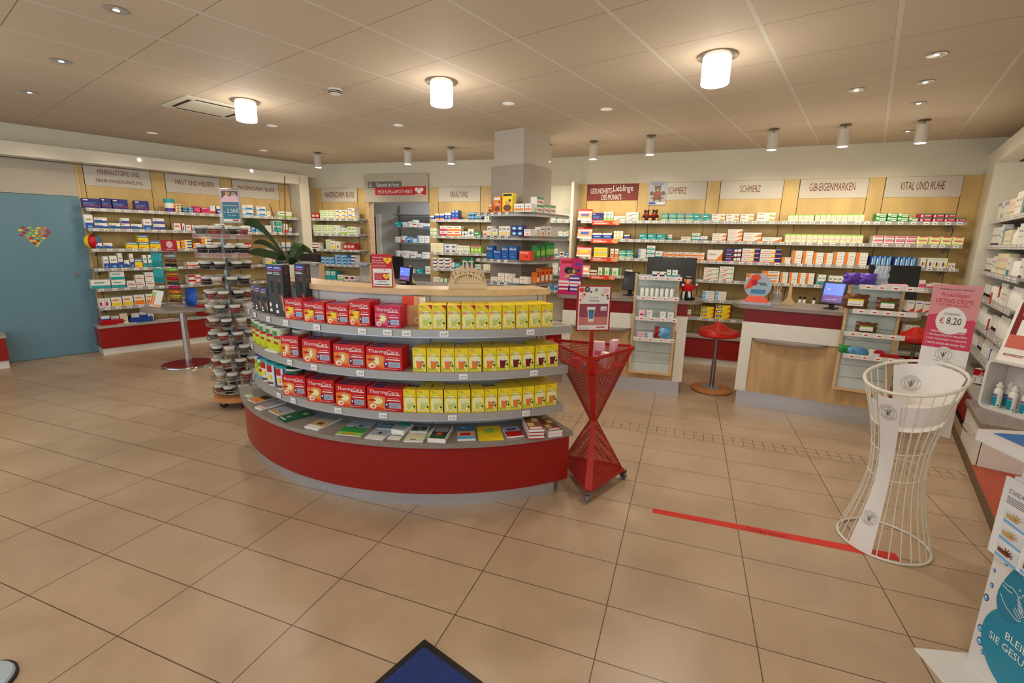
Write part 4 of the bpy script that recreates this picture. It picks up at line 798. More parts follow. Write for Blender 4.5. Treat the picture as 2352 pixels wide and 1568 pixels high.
# ---- black knee bandage cartons
def knee_me(w,d,h):
    key=('kn',round(w,3),round(h,3))
    if key in _P: return _P[key]
    K=pc('DK'); mb=bx(-w/2,0,0,w/2,d,h,K); U=lambda f:-w/2+f*w; H=lambda f:f*h
    mb.oval(0,H(.93),w*.44,h*.05,pc('P'),y=-.0006); mb.oval(0,H(.94),w*.42,h*.045,pc('B'),y=-.0008); mb.quad(U(.2),H(.932),U(.8),H(.945),INKW,y=-.001)
    mb.quad(U(.1),H(.84),U(.7),H(.85),INKW); mb.quad(U(.1),H(.815),U(.8),H(.825),INKW)
    mb.poly([(U(.45),H(.75)),(U(.8),H(.72)),(U(.72),H(.5)),(U(.95),H(.2)),(U(1),H(.1)),(U(.8),H(.1)),(U(.5),H(.4)),(U(.35),H(.6))],pc('BR'),y=-.0008); mb.poly([(U(.4),H(.68)),(U(.75),H(.66)),(U(.7),H(.46)),(U(.5),H(.42)),(U(.35),H(.56))],pc('K'),y=-.001); mb.poly([(U(.72),H(.42)),(U(.84),H(.4)),(U(.97),H(.12)),(U(.88),H(.1))],pc('SK'),y=-.001)
    mb.oval(U(.2),H(.2),w*.1,h*.045,INKW,y=-.001); mb.quad(U(.1),H(.06),U(.35),H(.12),INKW)
    x=w/2+.0006
    for q in range(12): mb.add([(x,d*.15,h*(.1+q*.055)),(x,d*(.5+.3*((q*7)%3)/2),h*(.1+q*.055)),(x,d*(.5+.3*((q*7)%3)/2),h*(.108+q*.055)),(x,d*.15,h*(.108+q*.055))],[(0,1,2,3)],INKG)
    mb.add([(x,d*.3,h*.8),(x,d*.7,h*.82),(x,d*.6,h*.95),(x,d*.4,h*.93)],[(0,1,2,3)],pc('BR'))
    o=mb.build('bandage_carton'); me=o.data; bpy.data.objects.remove(o); _P[key]=me; return me
for j,(X0,X1,R,Y1,dd) in enumerate([(617,636,1.70,608,.07),(598,616,1.69,607,.07),(648,660,1.61,606,.05),(575,589,1.705,652,.07),(562,573,1.71,648,.06),(553,562,1.71,640,.06)]):
    z=GZ[0]; a={0:-106.0,1:-109.6,2:-102.5,3:-113.4,4:-117.2,5:-121.2}[j]; c=cpt(a,R,z); th=[2,2,2,-4,-8,-14][j]; fr=Fr((c.x,c.y),th); H=fr.z(Y1,0,0)-z if j<3 else .165
    place(knee_me(.078 if j<3 else .07,.066 if j!=2 else .055,H),'bandage_carton',None,fr.pt(0,0,z+.0006),fr.h,label=['tall black bandage carton nearest the red boxes','tall black bandage carton, second from the red boxes','tall black bandage carton behind, touching the wooden top','small black bandage carton in front of the tall ones','small black bandage carton, second from the left shelf end','small black bandage carton at the left shelf end'][j],cat='box',group='black bandage cartons')
# ---- cans and tins on the left
def patch(mb,R,a0,a1,z0,z1,mt,n=5,sx=1,sy=1):
    vs=[];fs=[]
    for i in range(n+1):
        a=math.radians(a0+(a1-a0)*i/n-90); vs+=[(R*math.cos(a)*sx,R*math.sin(a)*sy,z0),(R*math.cos(a)*sx,R*math.sin(a)*sy,z1)]
    for i in range(n): fs.append((2*i,2*i+2,2*i+3,2*i+1))
    mb.add(vs,fs,mt)
def can_me(kind):
    key=('can',kind)
    if key in _P: return _P[key]
    mb=MB(); pale=mat('print_can_silver',(206,214,178),.3,.15,var=.02); lim=mat('print_can_lime',(208,216,40),.3,var=.02)
    if kind=='can':
        r=.054; mb.lathe([(r-.003,0),(r,.004),(r,.06),(r,.1),(r,.158),(r+.002,.16),(r+.002,.168),(r-.004,.168),(r-.006,.162),(.001,.162)],pale,n=28,mats=[lim,lim,mat('print_can_mid',(212,216,110),.3,var=0),pale,pc('W'),pc('W'),pc('W'),pc('W'),pc('W')])
        patch(mb,r+.0008,-62,-12,.118,.148,pc('G')); patch(mb,r+.0012,-45,8,.096,.116,pc('R')); patch(mb,r+.0008,20,80,.085,.13,mat('print_grey_text',(150,160,130),.4,var=0)); patch(mb,r+.0012,42,64,.1,.122,pc('W')); patch(mb,r+.001,24,78,.03,.034,pc('LG'))
        for a_,z_ in ((-38,.07),(-20,.066)): patch(mb,r+.001,a_-7,a_+9,z_-.009,z_+.009,pc('R'),3)
    if kind=='yel':
        r=.048; mb.lathe([(r,0),(r,.02),(r,.12),(r,.14),(r-.004,.147),(.001,.147)],lim,n=24,mats=[pc('LB'),lim,pale,pc('B'),pc('B')]); patch(mb,r+.0008,-40,10,.09,.115,pc('G')); patch(mb,r+.0008,-30,0,.05,.07,pc('R'))
    if kind=='oval':
        mb.lathe([(.05,0),(.056,.15),(.058,.151),(.058,.168),(.05,.172),(.001,.172)],pc('W'),n=28,mats=[pc('W'),pc('T'),pc('T'),pc('T'),pc('T')],sy=.8); patch(mb,.057,-60,-10,.1,.148,pc('R'),sy=.82); patch(mb,.0565,20,85,.02,.148,mat('print_sky_tin',(110,184,214),.35,var=0),sy=.82); patch(mb,.0568,8,18,.0,.148,pc('N'),sy=.82); patch(mb,.0575,-60,-5,.014,.03,pc('BR'),sy=.82); patch(mb,.0575,-42,-16,.05,.08,pc('Y'),sy=.82)
    if kind=='grn':
        r=.056; mb.lathe([(r,0),(r,.028),(r,.1),(r,.156),(r+.002,.157),(r+.002,.168),(r-.004,.17),(.001,.168)],pc('W'),n=28,mats=[lim,pc('W'),pc('DG'),pc('W'),pc('W'),pc('DG'),pc('DG')]); patch(mb,r+.0008,-60,60,.092,.104,pc('Y'),8); patch(mb,r+.001,-45,-5,.115,.13,pc('W')); patch(mb,r+.0012,-30,20,.05,.085,pc('R'))
    o=mb.build('can',smooth=True); me=o.data; bpy.data.objects.remove(o); _P[key]=me; return me
for j,(X,R,k,kd,nm) in enumerate([(608,1.66,1,'can','foremost pale green food can on the middle gondola shelf'),(584,1.66,1,'can','pale green food can, second from the right in front row'),(573,1.665,1,'can','pale green food can, third from the right in front row'),(564,1.67,1,'can','pale green food can, fourth from the right in front row'),(558,1.672,1,'can','pale green food can at the left end of the front row'),(656,1.60,1,'can','pale green food can standing alone behind the others'),
    (648,1.66,2,'grn','white and dark green tub beside the bottom red boxes'),(622,1.67,2,'oval','oval white tin with teal lid, nearest the green tub'),(603,1.675,2,'oval','oval white tin with teal lid, second from the green tub'),(589,1.675,2,'oval','oval white tin with teal lid, third from the green tub'),(576,1.68,2,'yel','yellow can with blue lid next to the oval tins'),(566,1.68,2,'yel','yellow can with blue lid at the left end')]):
    z=GZ[k]
    if k==1: a={608:-109.0,584:-113.0,573:-117.0,564:-121.0,558:-125.0,656:-103.5}[X]
    else: a={648:-104.2,622:-108.6,603:-113.0,589:-117.4,576:-121.6,566:-125.4}[X]
    if X==656: R=1.61
    place(can_me(kd),'food_can',None,cpt(a,R,z+.0006),math.radians(25),label=nm,cat='can',group='cans on the gondola')
# ---- leaflets, brochures and magazines on the grey worktop
ZT=.431
def sheet(cs,th,decs,name,label,base='W',z=ZT,cat='leaflet'):
    P=[Zp(x,y,z+th) for x,y in cs]; c=(P[0]+P[1]+P[2]+P[3])/4; e=((P[1]-P[0])+(P[2]-P[3]))/2; w=e.length; g=((P[3]-P[0])+(P[2]-P[1]))/2; rz=math.atan2(e.y,e.x); d=abs(g.dot(Vector((-math.sin(rz),math.cos(rz),0))))
    mb=bx(-w/2,-d/2,0,w/2,d/2,th,pc(base))
    for k,(u0,v0,u1,v1,c_) in enumerate(decs):
        zz=th+.0004+k*.0002; mb.add([(-w/2+u0*w,-d/2+v0*d,zz),(-w/2+u1*w,-d/2+v0*d,zz),(-w/2+u1*w,-d/2+v1*d,zz),(-w/2+u0*w,-d/2+v1*d,zz)],[(0,1,2,3)],pc(c_))
    return mb.build(name,loc=(c.x,c.y,z+.0006),rz=rz,label=label,cat=cat)
sheet([(562,908),(573,914),(582,910),(571,904)],.003,[(.1,.2,.9,.8,'LG')],'leaflet','tiny green card at the left worktop end')
sheet([(571,919),(590,926),(629,913),(608,905)],.004,[(.06,.04,.94,.55,'O'),(.06,.55,.94,.96,'K')],'leaflet','orange and black brochure on the left worktop')
sheet([(587.5,935),(600,940),(657,923),(640,917)],.012,[(.05,.05,.95,.95,'GR'),(.05,.03,.95,.2,'LP')],'brochure_stack','grey brochure pile with pale edge on the left worktop')
sheet([(617.5,944),(641,953.7),(678,942.4),(653.7,931.7)],.004,[(.04,.04,.96,.4,'TN'),(.04,.4,.96,.96,'SI'),(.4,.35,.6,.42,'K')],'leaflet','grey and yellow leaflet with small bird')
sheet([(643,962),(660,970),(716,946),(700,936)],.01,[(.0,.0,1,1,'DG'),(.3,.2,.6,.35,'GR'),(.1,.05,.8,.1,'W'),(.5,.7,.9,.85,'TN')],'brochure_stack','dark green brochure pile on the worktop','DG')
sheet([(702,980),(734.5,986),(783,958.5),(754,952)],.012,[(.0,.0,1,.2,'W'),(.0,.2,1,.6,'TN'),(.3,.28,.7,.45,'BR'),(0,.6,1,1,'GR')],'brochure_stack','brown and grey brochure pile with white foot')
sheet([(773.3,997.3),(828,1001),(863.7,969.9),(807,965)],.005,[(.0,.0,1,.2,'LG'),(.0,.2,1,.55,'G'),(0,.55,1,1,'SI'),(.35,.5,.45,.6,'DR'),(.5,.6,.7,.7,'DK'),(.2,.05,.7,.12,'O')],'leaflet','large green and silver leaflet with bird')
sheet([(839.5,1005.4),(880,1010),(902.5,987.6),(860.5,983.7)],.006,[(.04,.04,.96,.35,'W'),(.04,.36,.96,.95,'SI'),(.4,.5,.6,.7,'DK')],'leaflet','white and lilac leaflet with small figure')
sheet([(870,983),(905,985),(908,972),(872,970)],.014,[(.1,.1,.9,.9,'TQ'),(.2,.3,.8,.6,'SI')],'brochure_stack','small glossy teal pile behind the lilac leaflet','SI')
sheet([(890,1007),(918.6,1010),(934.8,990.9),(907,988.5)],.005,[(.0,.0,1,.35,'W'),(.0,.38,1,.46,'DG'),(.3,.6,1,.7,'TN')],'leaflet','white card with green stripe')
sheet([(908.3,986.7),(936.4,990.9),(941,970.5),(912,967)],.03,[(0,.55,1,1,'T'),(.05,.05,.95,.5,'SI')],'card_stack','teal and white appointment card pile in front of the grey panel',cat='cards')
sheet([(942,990.5),(981.6,991.5),(986.5,978),(946,977)],.014,[(.05,.1,.95,.95,'GR'),(.1,.2,.45,.8,'DK'),(.55,.3,.9,.8,'DK')],'brochure_stack','grey brochure pile with two dark pictures')
sheet([(928.3,1011.9),(972,1013.5),(979.7,994.5),(936.4,993.8)],.009,[(.02,.02,.98,.98,'CR'),(.3,.1,.6,.25,'GR')],'card_stack','beige rounded card pile at the worktop edge',cat='cards')
sheet([(980,1006),(987,1006),(993,983),(987,982)],.004,[(0,0,1,.3,'LG')],'leaflet','narrow white and green slip beside the newspaper')
sheet([(989,1007),(1030,1009),(1034,977.5),(995.6,975)],.026,[(.05,.03,.95,.97,'DK'),(.12,.5,.88,.9,'GR'),(.35,.25,.65,.45,'RO'),(.1,.08,.9,.25,'DG')],'newspaper_stack','newspaper pile with red picture on the worktop',cat='newspapers')
sheet([(1052.7,1009),(1093,1007),(1087.3,976),(1047.2,977)],.012,[(0,0,1,.22,'LB'),(0,.22,1,.55,'SK'),(.15,.25,.75,.42,'R'),(0,.55,1,1,'SB'),(.3,.8,.5,.87,'W')],'brochure_stack','blue brochure pile with red banner')
sheet([(1102.8,1011.9),(1161,1008.6),(1144.8,978),(1091.5,979)],.004,[(.02,.02,.98,.35,'Y'),(.02,.37,.98,.98,'Y'),(.3,.5,.7,.8,'LG')],'leaflet','yellow folded leaflet on the worktop','Y')
sheet([(1165.8,1003.4),(1204.6,999.2),(1186.8,978.6),(1151.3,981)],.01,[(0,0,1,.5,'R'),(0,.5,1,1,'SI'),(.2,.6,.8,.8,'PU')],'brochure_stack','red and white brochure pile')
for i in range(9): dy=i*-2.4; sheet([(1222.4,1006+dy),(1257,1004.6+dy),(1226,975+dy),(1192,977+dy)],.0078,[(.0,.0,1,1,'BR'),(.1,.05,.9,.2,'LP'),(.1,.25,.5,.5,'TN'),(.5,.6,.9,.9,'TN')] if i==8 else [],'magazine','brown covered magazine, %s from bottom of the taller pile'%ORD[i],'W' if i%3 else 'R',z=ZT+i*.0084,cat='magazine')['group']='magazine pile on the gondola'
for i in range(6): dy=i*-2.4; sheet([(1260.5,1003+dy),(1292,999+dy),(1262,972+dy),(1232,975+dy)],.0078,[(.0,.0,1,1,'BR'),(.1,.05,.9,.2,'LP'),(.1,.25,.5,.5,'TN'),(.5,.6,.9,.9,'TN')] if i==5 else [],'magazine','brown covered magazine, %s from bottom of the lower right pile'%ORD[i],'W' if i%3 else 'LP',z=ZT+i*.0084,cat='magazine')['group']='magazine pile on the gondola, right'
sheet([(617,803),(646,812),(655,800),(628,794)],.012,[(.1,.1,.9,.9,'CR'),(.3,.3,.8,.7,'Y')],'brochure_stack','white and yellow brochures beside the food cans',z=GZ[1])
# product card behind the pink boxes
a=arc_at(952,1.6,GZ[0]); mb=bx(-.07,0,0,.07,.004,.175,pc('SK')); mb.quad(-.07,.12,.0,.175,pc('RO')); mb.oval(.02,.09,.03,.035,pc('TN')); mb.oval(.02,.03,.018,.018,INKW,y=-.001,hole=.7); mb.quad(.035,.12,.07,.17,pc('W'))
mb.build('product_card',loc=cpt(a,1.60,GZ[0]+.0006),rz=math.radians(a+90),label='orange and skin-toned product card behind the pink boxes',cat='card')
# ---------------------------------------------------------------- on the wooden top
def pot(X,Y,R,r,h,col,label,leaves,z=1.30,rz=0,inner=None):
    a=arc_at(X,R,z,-131); p=cpt(a,R,z+.0006); t=thing('potted_orchid',label,'plant',p,rz)
    m_=mat('pot_'+col.lower(),PAL[col],.35,var=.02); MB().lathe([(r*.72,0),(r,h),(r*1.06,h),(r*1.06,h-.012),(r*.98,h-.013),(r*.7,.012),(.001,.012)],m_,n=28).build('pot',t,smooth=True)
    MB().lathe([(r*.93,h-.03),(r*.5,h-.012),(.001,h-.008)],mat('bark_soil',(66,48,34),.9,var=.3,scale=60,bump=.5),n=18).build('bark',t,smooth=True)
    GL=mat('orchid_leaf',(44,72,38),.3,var=.15,scale=10)
    for (az,ln,wd,up,dr,tl) in leaves:
        mb=MB(); ca,sa=math.cos(math.radians(az)),math.sin(math.radians(az)); vs=[];n=9
        for i in range(n+1):
            f=i/n; s_=ln*f; zz=h+up*math.sin(f*PI*.62)-dr*f*f; ww=wd*math.sin(PI*min(1,f*.93+.07))**.6*(1 if i<n else .05)
            for q,dz in ((-1,.012),(0,-.004),(1,.012)): vs.append((s_*ca-q*ww*sa*math.cos(tl),s_*sa+q*ww*ca*math.cos(tl),zz+dz*ww*8+q*ww*math.sin(tl)))
        fs=[]
        for i in range(n):
            for q in (0,1): fs.append((i*3+q,i*3+q+1,i*3+q+4,i*3+q+3))
        k=len(vs); vs2=vs+[(x,y,zz-.003) for x,y,zz in vs]; fs2=fs+[tuple(k+i for i in f[::-1]) for f in fs]
        mb.add(vs2,fs2,GL); mb.build('leaf',t,smooth=True)
    return t,h
view=math.degrees(math.atan2(_r.y,_r.x))
t,h=pot(640,650,1.44,.072,.115,'DK','potted orchid in grey pot with two bare flower stems',[(view+182,.30,.055,.26,-.02,.95),(view+178,.30,.05,.05,.0,.8),(view+200,.22,.05,.13,.0,.5),(view+3,.24,.05,.15,.14,-.75),(view+60,.2,.04,.1,.02,.3)])
stm=mat('orchid_stem',(88,60,40),.6); MB().tube([(0,0,h-.01),(.01,0,h+.15),(.03,0,h+.4),(.05,0,h+.62)],.0035,stm).build('flower_stem',t); MB().tube([(-.01,0,h-.01),(-.05,0,h+.15),(-.09,0,h+.32),(-.12,0,h+.42)],.003,stm).build('flower_stem',t)
rt=mat('aerial_root',(150,150,120),.6); mb=MB()
for i in range(14):
    a_=random.uniform(0,2*PI); r1=random.uniform(.03,.08); mb.tube([(0,0,h-.02),(r1*.6*math.cos(a_),r1*.6*math.sin(a_),h+random.uniform(.02,.06)),(r1*math.cos(a_),r1*math.sin(a_),h+random.uniform(-.01,.04))],.003,rt if i%2 else stm,5)
mb.build('aerial_roots',t,smooth=True)
t,h=pot(672,655,1.47,.075,.10,'W','small orchid in white pot on the wooden top',[(view+150,.13,.035,.1,.0,.6),(view+20,.14,.035,.12,.02,-.7),(view+85,.16,.035,.14,.0,.3),(view-40,.1,.03,.05,.02,-.4)])
mb=MB()
for i in range(12):
    a_=random.uniform(0,2*PI); r1=random.uniform(.04,.1); mb.tube([(0,0,h-.02),(r1*.6*math.cos(a_),r1*.6*math.sin(a_),h+random.uniform(.02,.05)),(r1*math.cos(a_),r1*math.sin(a_),h+random.uniform(-.04,.03))],.003,rt if i%2 else stm,5)
mb.build('aerial_roots',t,smooth=True)
mb=MB()
for i in range(9):
    a_=i*40; mb.tube([(0,0,0),(.02*math.cos(a_),.02*math.sin(a_),.05),(.045*math.cos(a_),.045*math.sin(a_),.085+.01*(i%3))],.009,mat('green_foil',(40,150,60),.3,var=.2,scale=30),5,radii=[.006,.012,.003])
mb.build('green_ornament',loc=cpt(arc_at(617,1.48,1.30,-131),1.50,1.3006),label='small bright green leafy ornament left of the orchids',cat='ornament',smooth=True)
# donation poster box
a=arc_at(884,1.50,1.30); p=cpt(a,1.53,1.3006); fr=Fr((p.x,p.y),math.degrees(math.atan2(_r.y,_r.x))-2); w=fr.u(908,0,1.4)-fr.u(860,0,1.4); H=fr.z(584,0,0)-1.30
t=thing('counter_poster','red counter poster with yellow hearts reading Sie sparen, Wir spenden','poster',p,fr.h)
mb=bx(-w/2,0,0,w/2,.006,H,pc('R')); mb.box(-w/2+.01,.006,0,-w/2+.02,.06,H*.7,WOODE) if False else None
mb.text('ThermaCare',-w*.42,H*.88,w*.1,H*.93,INKW); mb.text('Sie sparen.',-w*.45,H*.785,w*.02,H*.835,INKW); mb.text('Wir spenden.',-w*.45,H*.72,w*.13,H*.77,INKW)
for q in (.67,.645,.62): mb.quad(-w*.45,H*q,w*.2,H*(q+.006),pc('LP'))
def heart_shape(mb,cx,cz,s,mt,y):
    pts=[]
    for i in range(24):
        q=2*PI*i/24; pts.append((cx+s*math.sin(q)**3,cz+s*.9*(13*math.cos(q)-5*math.cos(2*q)-2*math.cos(3*q)-math.cos(4*q))/16))
    mb.poly(pts,mt,y=y)
heart_shape(mb,w*.28,H*.82,w*.2,pc('Y'),-.0014); mb.text('1€',w*.18,H*.79,w*.38,H*.86,INKR,y=-.0026)
mb.quad(-w*.44,H*.03,w*.46,H*.57,pc('W'),y=-.001); mb.quad(-w*.37,H*.22,w*.34,H*.44,pc('R'),y=-.0016); heart_shape(mb,w*.2,H*.34,w*.17,pc('Y'),-.002); mb.text('1€',w*.12,H*.315,w*.28,H*.37,INKR,y=-.003)
mb.text('ThermaCare',-w*.34,H*.405,0,H*.43,INKW,y=-.0022)
for q in (.26,.29,.32,.35): mb.quad(-w*.33,H*q,-w*.02,H*(q+.005),pc('LP'),y=-.0022)
mb.quad(w*.1,H*.51,w*.13,H*.55,INKR,y=-.0018); mb.quad(w*.085,H*.523,w*.145,H*.537,INKR,y=-.0019)
for q in range(12): mb.quad(-w*.2+q*w*.035,H*.15,-w*.2+q*w*.035+w*.018,H*.19,INKG,y=-.0018)
mb.quad(-w*.38,H*.07,w*.35,H*.1,INKG,y=-.0018); mb.build('printed_front',t); mb=MB(); mb.add([(w/2-.012,.007,0),(w/2,.007,0),(w/2,.06,0),(w/2-.012,.06,0),(w/2-.012,.007,H*.72),(w/2,.007,H*.72)],[(0,3,2,1),(0,1,5,4),(1,2,5),(0,4,3),(2,3,4,5)],WOODE); mb.build('wooden_support',t)
# wooden candle arch
a=arc_at(1073,1.45,1.30); p=cpt(a,1.50,1.3006); fr=Fr((p.x,p.y),math.degrees(math.atan2(_r.y,_r.x))+6); w=fr.u(1117,0,1.32)-fr.u(1030,0,1.32)
PALE=mat('pale_plywood',(222,196,156),.55,var=.06,scale=12)
t=thing('candle_arch','pale wooden candle arch with cut-out village scene on wooden top','decoration',p,fr.h)
bx(-w/2,-.03,0,w/2,.03,.032,PALE).build('base',t,bevel=.001)
def arch(mb,y,th,ro,ri,h0,peaks):
    n=40; vs=[]
    for i in range(n+1):
        q=PI*i/n; jag=(.018 if i%2 else 0)*peaks+.012*math.sin(i*1.7)*peaks+(.03 if i in(17,20,23) else 0)*peaks; vs.append((-ro*math.cos(q),ro*h0*math.sin(q)**.85+(jag if 1<i<n-1 else 0)))
    inn=[(-ri*math.cos(PI*i/n),ri*h0*1.05*math.sin(PI*i/n)) for i in range(n+1)]
    V=[(a_,y,b_+.032) for a_,b_ in vs]+[(a_,y,b_+.032) for a_,b_ in inn]+[(a_,y+th,b_+.032) for a_,b_ in vs]+[(a_,y+th,b_+.032) for a_,b_ in inn]; N=n+1
    fs=[]
    for i in range(n): fs+=[(i,i+1,N+i+1,N+i),(2*N+i,3*N+i,3*N+i+1,2*N+i+1),(i,2*N+i,2*N+i+1,i+1),(N+i,N+i+1,3*N+i+1,3*N+i)]
    mb.add(V,fs,PALE)
mb=MB(); arch(mb,.012,.004,w*.47,w*.36,.86,1.2); mb.build('rear_arch',t)
mb=MB(); arch(mb,-.02,.004,w*.42,w*.35,.66,.5); mb.build('front_arch',t)
mb=MB()
for i in range(15):
    x=-w*.44+i*w*.063; hh=.03+.02*((i*5)%4)/3+(.02 if 3<i<11 else 0); mb.add([(x-.008,-.008,.032),(x+.008,-.008,.032),(x+.006,-.008,.032+hh*.6),(x,-.008,.032+hh),(x-.006,-.008,.032+hh*.6),(x-.008,-.004,.032),(x+.008,-.004,.032),(x+.006,-.004,.032+hh*.6),(x,-.004,.032+hh),(x-.006,-.004,.032+hh*.6)],[(0,1,2,3,4),(9,8,7,6,5),(0,5,6,1),(1,6,7,2),(2,7,8,3),(3,8,9,4),(4,9,5,0)],PALE)
mb.build('figures',t)
# ================================================================ COLUMN WITH SHELVES
HC_=-16.4; FP=Fr((-1.81,5.19),HC_)     # u<0 runs left along the front face; v>0 behind
PW,PD=.41,.54
S(fbox(FP,-PW,0,0,0,PD,ZC,mat('column_white',(188,178,166),.55,var=.02)),'trim_10')
S(fbox(FP,-PW-.025,-.025,0,.025,PD+.02,2.42,mat('column_cladding',(160,148,136),.5,var=.03)),'trim_11')
ct=mat('column_cladding',(160,148,136),.5)
PZ=[1.893,1.643,1.387,1.137]
SO=.26
for i,z in enumerate(PZ):
    t=thing('column_shelf','grey wrap-around shelf on the column, %s of four'%POS[i],'shelf',FP.pt(0,0,z),FP.h)
    mb=MB(); pts=[(-PW-.03,-.027),(.027,-.027),(.027,PD+.02),(.027+SO,PD+.02),(.027+SO,-.10),(.027+SO-.14,-.027-SO),(-PW-.03,-.027-SO)]
    mb.prism(pts,-.02,0,SHELFM); mb.build('board',t)
    mb=MB(); rp=pts[3:]
    for a,b_ in zip(rp[:-1],rp[1:]):
        A=Vector((a[0],a[1],0));B_=Vector((b_[0],b_[1],0)); d=(B_-A).normalized(); nn=Vector((-d.y,d.x,0)); nn=-nn if False else nn
        o_=Vector((d.y,-d.x,0))*-1
        q=[A,B_,B_+nn*-.006,A+nn*-.006]; mb.prism([(v.x,v.y) for v in q],-.042,.001,ALU)
    mb.build('price_rail',t)
    me=None
    for q in range(5):
        mb=bx(-.022,-.0015,-.034,.022,0,-.004,TAGW); mb.quad(-.012,-.024,.013,-.016,INKK,y=-.002)
        loc=(-PW+.02+q*.1,-.0345-SO,0)
        if me is None: me=mb.build('price_tag',t,loc=loc).data
        else: place(me,'price_tag',t,loc)
# front and right side products on the column; right-face frame
FPf=Fr(FP.pt(0,-.027-SO+.012)[:2],HC_); FPr=Fr(FP.pt(.027+SO-.012,0)[:2],HC_+90)
def prow(fr,i,items,dm=.1,side='front of column'): row(fr,0,PZ[i],items,'%s column shelf, %s'%(POS[i],side),dmax=dm)
prow(FPf,0,[(1121,1131,1,1,19,'fam'),(1133,1150,1,1,37,'fam'),(1153,1177,1,1,44,'famy'),(1180,1203,1,1,19,'wline'),(1205,1220,1,1,19,'wline')],.07)
prow(FPr,0,[(1232,1248,1,2,36,'gtop'),(1250,1262,1,1,20,'gtop'),(1264,1276,1,1,20,'gtop')],.08,'right side')
prow(FPf,1,[(1119,1129,1,1,22,'tallw'),(1130,1142,1,1,16,'tallw'),(1146,1171,3,1,22,'tallw'),(1174,1201,2,2,24,'dots'),(1203,1218,1,1,16,'foot')],.07)
prow(FPr,1,[(1232,1238,1,1,17,'foot'),(1240,1252,1,1,22,'foot'),(1254,1266,1,1,24,'foot')],.07,'right side')
prow(FPf,2,[(1117,1132,1,1,30,'basb'),(1133,1150,1,1,21,'basb'),(1151,1167,1,1,30,'basb'),(1168,1187,1,1,31,'basb'),(1192,1218,1,1,22,'basr')],.07)
prow(FPr,2,[(1232,1240,1,1,34,'grtall'),(1242,1252,1,1,36,'grtall'),(1254,1272,1,1,40,'grtall')],.07,'right side')
prow(FPf,3,[(1127,1142,1,1,10,'lens'),(1143,1158,1,2,20,'lens'),(1159,1175,1,2,20,'lens'),(1177,1192,1,1,11,'lens'),(1193,1211,1,2,16,'lens')],.07)
prow(FPr,3,[(1232,1240,1,1,24,'spice'),(1242,1250,1,1,32,'spice'),(1252,1259,1,1,32,'spice'),(1261,1269,1,1,32,'spice')],.07,'right side')
# ================================================================ SERVICE DESK BEHIND THE GONDOLA
t=thing('service_desk','grey-topped service desk behind the round gondola','desk',(-2.3,4.2,0))
L0=Vector((-2.3,4.2)); pts=[cpt(a,1.18)[:2] for a in range(-126,-44,8)]; pts=[(p[0]-L0.x,p[1]-L0.y) for p in pts]+[(.85,-.3),(.35,.72),(-1.35,.70),(-1.35,-.6)]
MB().prism([(x*.97,y*.95) for x,y in pts],.0,1.065,WHITE).build('body',t); MB().prism(pts,1.066,1.10,GTOP).build('worktop',t)
def on(X,Y,z): return Zp(X,Y,z)
def screen(loc,rz,w,h,tilt,label,content=None,back=False,stand=.1,name='monitor',bez=.015):
    t=thing(name,label,'monitor',loc,rz)
    bx(-w*.22,-.07,0,w*.22,.08,.012,BLACK).build('foot',t,bevel=.003); bx(-.02,.0,.012,.02,.025,stand+h*.4,BLACK).build('stand',t)
    mb=bx(-w/2,-.03,0,w/2,-.002,h,BLACK)
    o=mb.build('screen_housing',t,loc=(0,-.004 if not back else .03,stand),bevel=.004); o.rotation_euler=(tilt,0,0)
    if content:
        sc=MB(); sc.quad(-w/2+bez,bez,w/2-bez,h-bez,content,y=-.0308); 
        if content.name!='screen_dark':
            sc.quad(-w/2+bez,bez,w/2-bez,h*.4,mat('screen_violet',(96,64,130),.3,var=.1,emit=.7),y=-.0312)
            sc.quad(-w/2+bez*2.5,h*.62,-w/2+w*.35,h*.68,INKW,y=-.0315); sc.quad(-w/2+bez*2.5,h*.2,w*.2,h*.22,INKW,y=-.0315)
        sc.build('display',o)
    return t
SCB=mat('screen_blue',(88,110,210),.3,var=.1,scale=8,emit=1.0); SCD=mat('screen_dark',(40,42,52),.15,var=.1)
screen(Zp(923,655,1.101)+Vector((.0,.10,0)),math.radians(-28),.24,.165,-.12,'small touch screen with blue display on the service desk',SCB,stand=.03)
def bmon(X0,X1,Ytop,p,hd,label,hb=.26):
    fr=Fr((p.x,p.y),hd); u0,u1=fr.u(X0,0,1.35),fr.u(X1,0,1.35); zt=fr.z(Ytop,(u0+u1)/2,0); w=u1-u0; t=thing('monitor',label,'monitor',fr.pt((u0+u1)/2,.02,1.1006),hd*PI/180)
    bx(-.1,-.05,0,.1,.1,.012,BLACK).build('foot',t,bevel=.003); bx(-.02,.02,.012,.02,.04,zt-1.1-.1,BLACK).build('stand',t); bx(-w/2,-.02,zt-1.1-hb,w/2,.01,zt-1.1,BLACK).build('screen_housing',t,bevel=.004)
bmon(850,922,587,Zp(890,650,1.1)+Vector((-.02,.35,0)),-22,'black monitor seen from behind beside the red heart poster')
bmon(655,732,581,Zp(705,640,1.1)+Vector((.10,.12,0)),-20,'black monitor at the left end of the service desk',.2)
